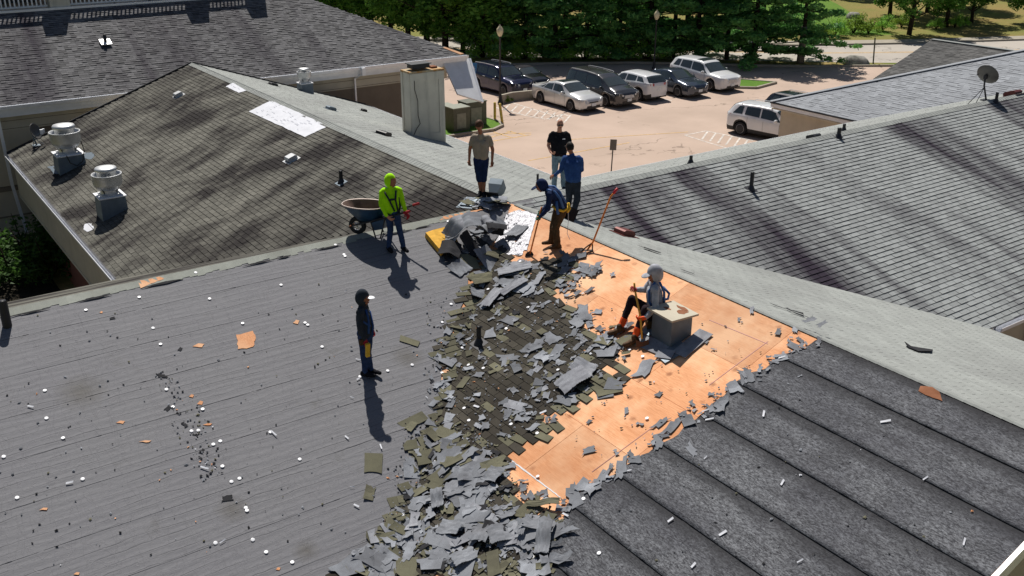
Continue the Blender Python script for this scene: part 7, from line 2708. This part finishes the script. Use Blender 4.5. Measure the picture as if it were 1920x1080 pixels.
for i, (x, y, kd, s_) in enumerate([(1000, 62, "round", 1.0), (1060, 55, "deep", 1.1), (1130, 58, "round", .9), (1215, 48, "round", 1.0), (1290, 52, "deep", 1.1), (1360, 45, "round", 1.0), (1430, 40, "deep", 1.0), (1190, 64, "round", .62), (930, 60, "deep", 1.1), (870, 50, "deep", 1.1)]):
    plant(kd, i % 2, onz(x, y, .3), s_, "green tree beyond the road, " + ["behind the silver saloon's pine", "between two pines over the minivan", "behind the white crossover's pine", "behind the second lamp post", "behind the white SUV's pine", "between the dark-trunked pines", "behind the row's middle pine", "short and sunlit beside the blue bin", "over the first lamp post", "above the navy SUV"][i], bgp, "broadleaf_tree", "tree")
for i, (x, y, kd, s_, lb) in enumerate([(1705, 60, "deep", .85, "dark multi-stemmed tree on the lawn beyond the road"), (1775, 46, "deep", .8, "dark rounded tree behind the multi-stemmed one"), (1822, 40, "deep", .62, "small dark tree at the lawn's edge"), (1925, 40, "deep", .85, "dark tree cut off by the picture's corner"), (1580, 2, "round", .7, "tree at the back of the green lawn"), (1740, -20, "deep", .9, "tree at the very back of the lawn"), (1850, -35, "deep", .9, "tree behind the dry grass slope"), (1668, 30, "deep", .8, "dark tree behind the lime shrubs"), (1738, 26, "deep", .9, "dark tree between the multi-stemmed and the rounded one"), (1800, 18, "deep", .85, "dark tree behind the rounded one"), (1890, 5, "deep", .6, "dark tree before the corner one")]):
    plant(kd, i % 2, onz(x, y, .4), s_, lb, "trees on the lawn across the road", "broadleaf_tree", "tree")
for i, (x, y, kd, s_, lb) in enumerate([(1600, 62, "lime", 1.0, "bright lime shrub at the edge of the lawn"), (1628, 62, "lime", .8, "smaller lime shrub beside the brightest one"), (1655, 58, "bush", .8, "green shrub under the multi-stemmed tree"), (1565, 66, "bush", .9, "green shrub near the row's last pine"), (1690, 50, "lime", .75, "lime shrub behind the multi-stemmed tree"), (1755, 54, "bush", .6, "low shrub on the dry grass"), (1790, 50, "bush", .65, "leggy shrub on the dry grass"), (1806, 48, "bush", .5, "smallest shrub on the dry grass"), (1540, 70, "lime", .7, "yellow-green shrub seen past the pine")]):
    plant(kd, 0, onz(x, y, .25), s_, lb, "shrubs along the lawn across the road", "shrub", "shrub")
for i, (x, y, kd, s_, lb) in enumerate([(96, 520, "bush", .8, "dark green shrub against the recessed wall of the courtyard"), (116, 500, "yellow", .6, "yellowing shrub under the dark slope's eave"), (60, 505, "bush", .85, "straggly shrub before the tan courtyard wall"), (25, 530, "bush", .85, "shrub cut off by the ridge at the courtyard's corner"), (120, 470, "bush", .55, "small shrub deeper in the courtyard")]):
    plant("dbush" if kd == "bush" else kd, 0, onz(x, y, -.75), s_ * 1.3, lb, "courtyard shrubs", "shrub", "shrub")
b = MB(); v, fc = ellip((0, 0, 0), (.16, .16, .2)); b.add(v, fc)
for i in range(11):
    x = 905 + i * 38
    plant("bush", 0, onz(x, 108 + (i % 3) * 2), tg.uniform(.9, 1.3), "understorey shrub in the verge, " + ["under the first lamp post", "right of the first lamp post", "behind the black soft-top", "behind the silver saloon's roof", "behind the gap left of the minivan", "behind the minivan", "behind the gap right of the minivan", "behind the white crossover", "left of the second lamp post", "right of the second lamp post", "behind the white SUV's roof"][i], "dark shrubs under the pines", "shrub", "shrub")
# plant by the lamp post
plant("lime", 0, onz(948, 192), .33, "small bright weed clump at the foot of the first lamp post", None, "shrub", "shrub")
# green lawn area
sheet("green_lawn", [(p.x, p.y) for p in [onz(1505, 72, .1), onz(1640, 66, .1), onz(1672, 40, .4), onz(1690, 0, .5), onz(1500, -10, .5), onz(1440, 30, .3)]], .75, "lawn_green", kind="structure") if False else None
sheet("courtyard_soil", [(-7.0, 7), (-17, 7), (-17, 22.6), (-7.0, 22.6)], -.74, "soil_dark", kind="structure")
boul = onz(1602, 38, .6)
b = MB(); b.lathe([(.001, .55), (.4, .5), (.6, .3), (.66, 0)], n=14); o = b.build("boulder", M["rock_grey"], smooth=True); o.location = onz(1600, 34, .6); tag(o, "grey rocks on the green lawn under the trees", "boulder")

# ================================================================== labels of the many alike pieces: nearest landmark, side and rank
LAND = [("the thick pipe on the grey felt", 14, 600), ("the square orange hole in the felt", 461, 638), ("the lone hooded worker", 690, 690), ("the neon worker's shoes", 742, 470),
        ("the yellow foam block", 825, 448), ("the folded sheet heap", 890, 445), ("the vent pipe in the valley", 898, 630), ("the bent worker's boots", 1043, 464), ("the standing fork", 1100, 470),
        ("the seated worker's boots", 1175, 608), ("the shovel blade", 1203, 655), ("the sheet-metal duct", 1258, 615), ("the pale square sheet in the valley", 1090, 700), ("the plywood's lower corner", 1050, 945),
        ("the lower heap's broad sheet", 940, 1000), ("the chalked plywood line", 990, 885), ("the felt's top edge by the ridge", 1520, 640), ("the felt's torn middle edge", 1290, 795),
        ("the dark stain low on the felt", 370, 935), ("the grit trail on the felt", 340, 770), ("the lower left felt corner", 120, 960), ("the black felt's first lap", 1700, 800), ("the black felt's lowest lap", 1400, 1000), ("the left foot of the lower heap", 740, 1010), ("the debris edge beside the felt", 800, 800)]
ORD = ["nearest", "second nearest", "third nearest", "fourth nearest", "fifth nearest", "sixth nearest", "seventh nearest", "eighth nearest", "ninth nearest", "tenth nearest", "eleventh nearest", "twelfth nearest", "thirteenth nearest", "fourteenth nearest", "fifteenth nearest", "sixteenth nearest"]
_lab = {"torn grey": "torn grey scrap", "loose oliv": "olive shingle piece", "black torn": "black felt scrap", "pale silve": "silvery shingle strip", "small roun": "white nail cap", "thin white": "white release strip", "broken shi": "broken shingle piece", "small dark": "small dark shred"}
_b = {}
for o in list(SC.objects):
    lb = o.get("label")
    if not lb: continue
    for pre, nm in _lab.items():
        if lb.startswith(pre) and o.type == 'MESH':
            q = np.array(o.matrix_world.translation) - CAM
            z = q @ V_FWD; x = CX + F_PX * (q @ V_RGT) / z; y = CY - F_PX * (q @ V_UP) / z
            ln_, lx, ly = min(LAND, key=lambda t: (t[1] - x) ** 2 + (t[2] - y) ** 2)
            dx, dy = x - lx, y - ly
            sd = ("above" if dy < 0 else "below") if abs(dy) > abs(dx) * .8 else ("left of" if dx < 0 else "right of")
            _b.setdefault((nm, ln_, sd), []).append((dx * dx + dy * dy, o))
for (nm, ln_, sd), L_ in _b.items():
    L_.sort(key=lambda t: t[0])
    for i, (_, o) in enumerate(L_):
        if i < len(ORD): o["label"] = (nm + " " + sd + " " + ln_ + ("" if len(L_) == 1 else ", " + ORD[i] + " to it"))
        else: o["label"] = nm + " buried in the clutter " + sd + " " + ln_
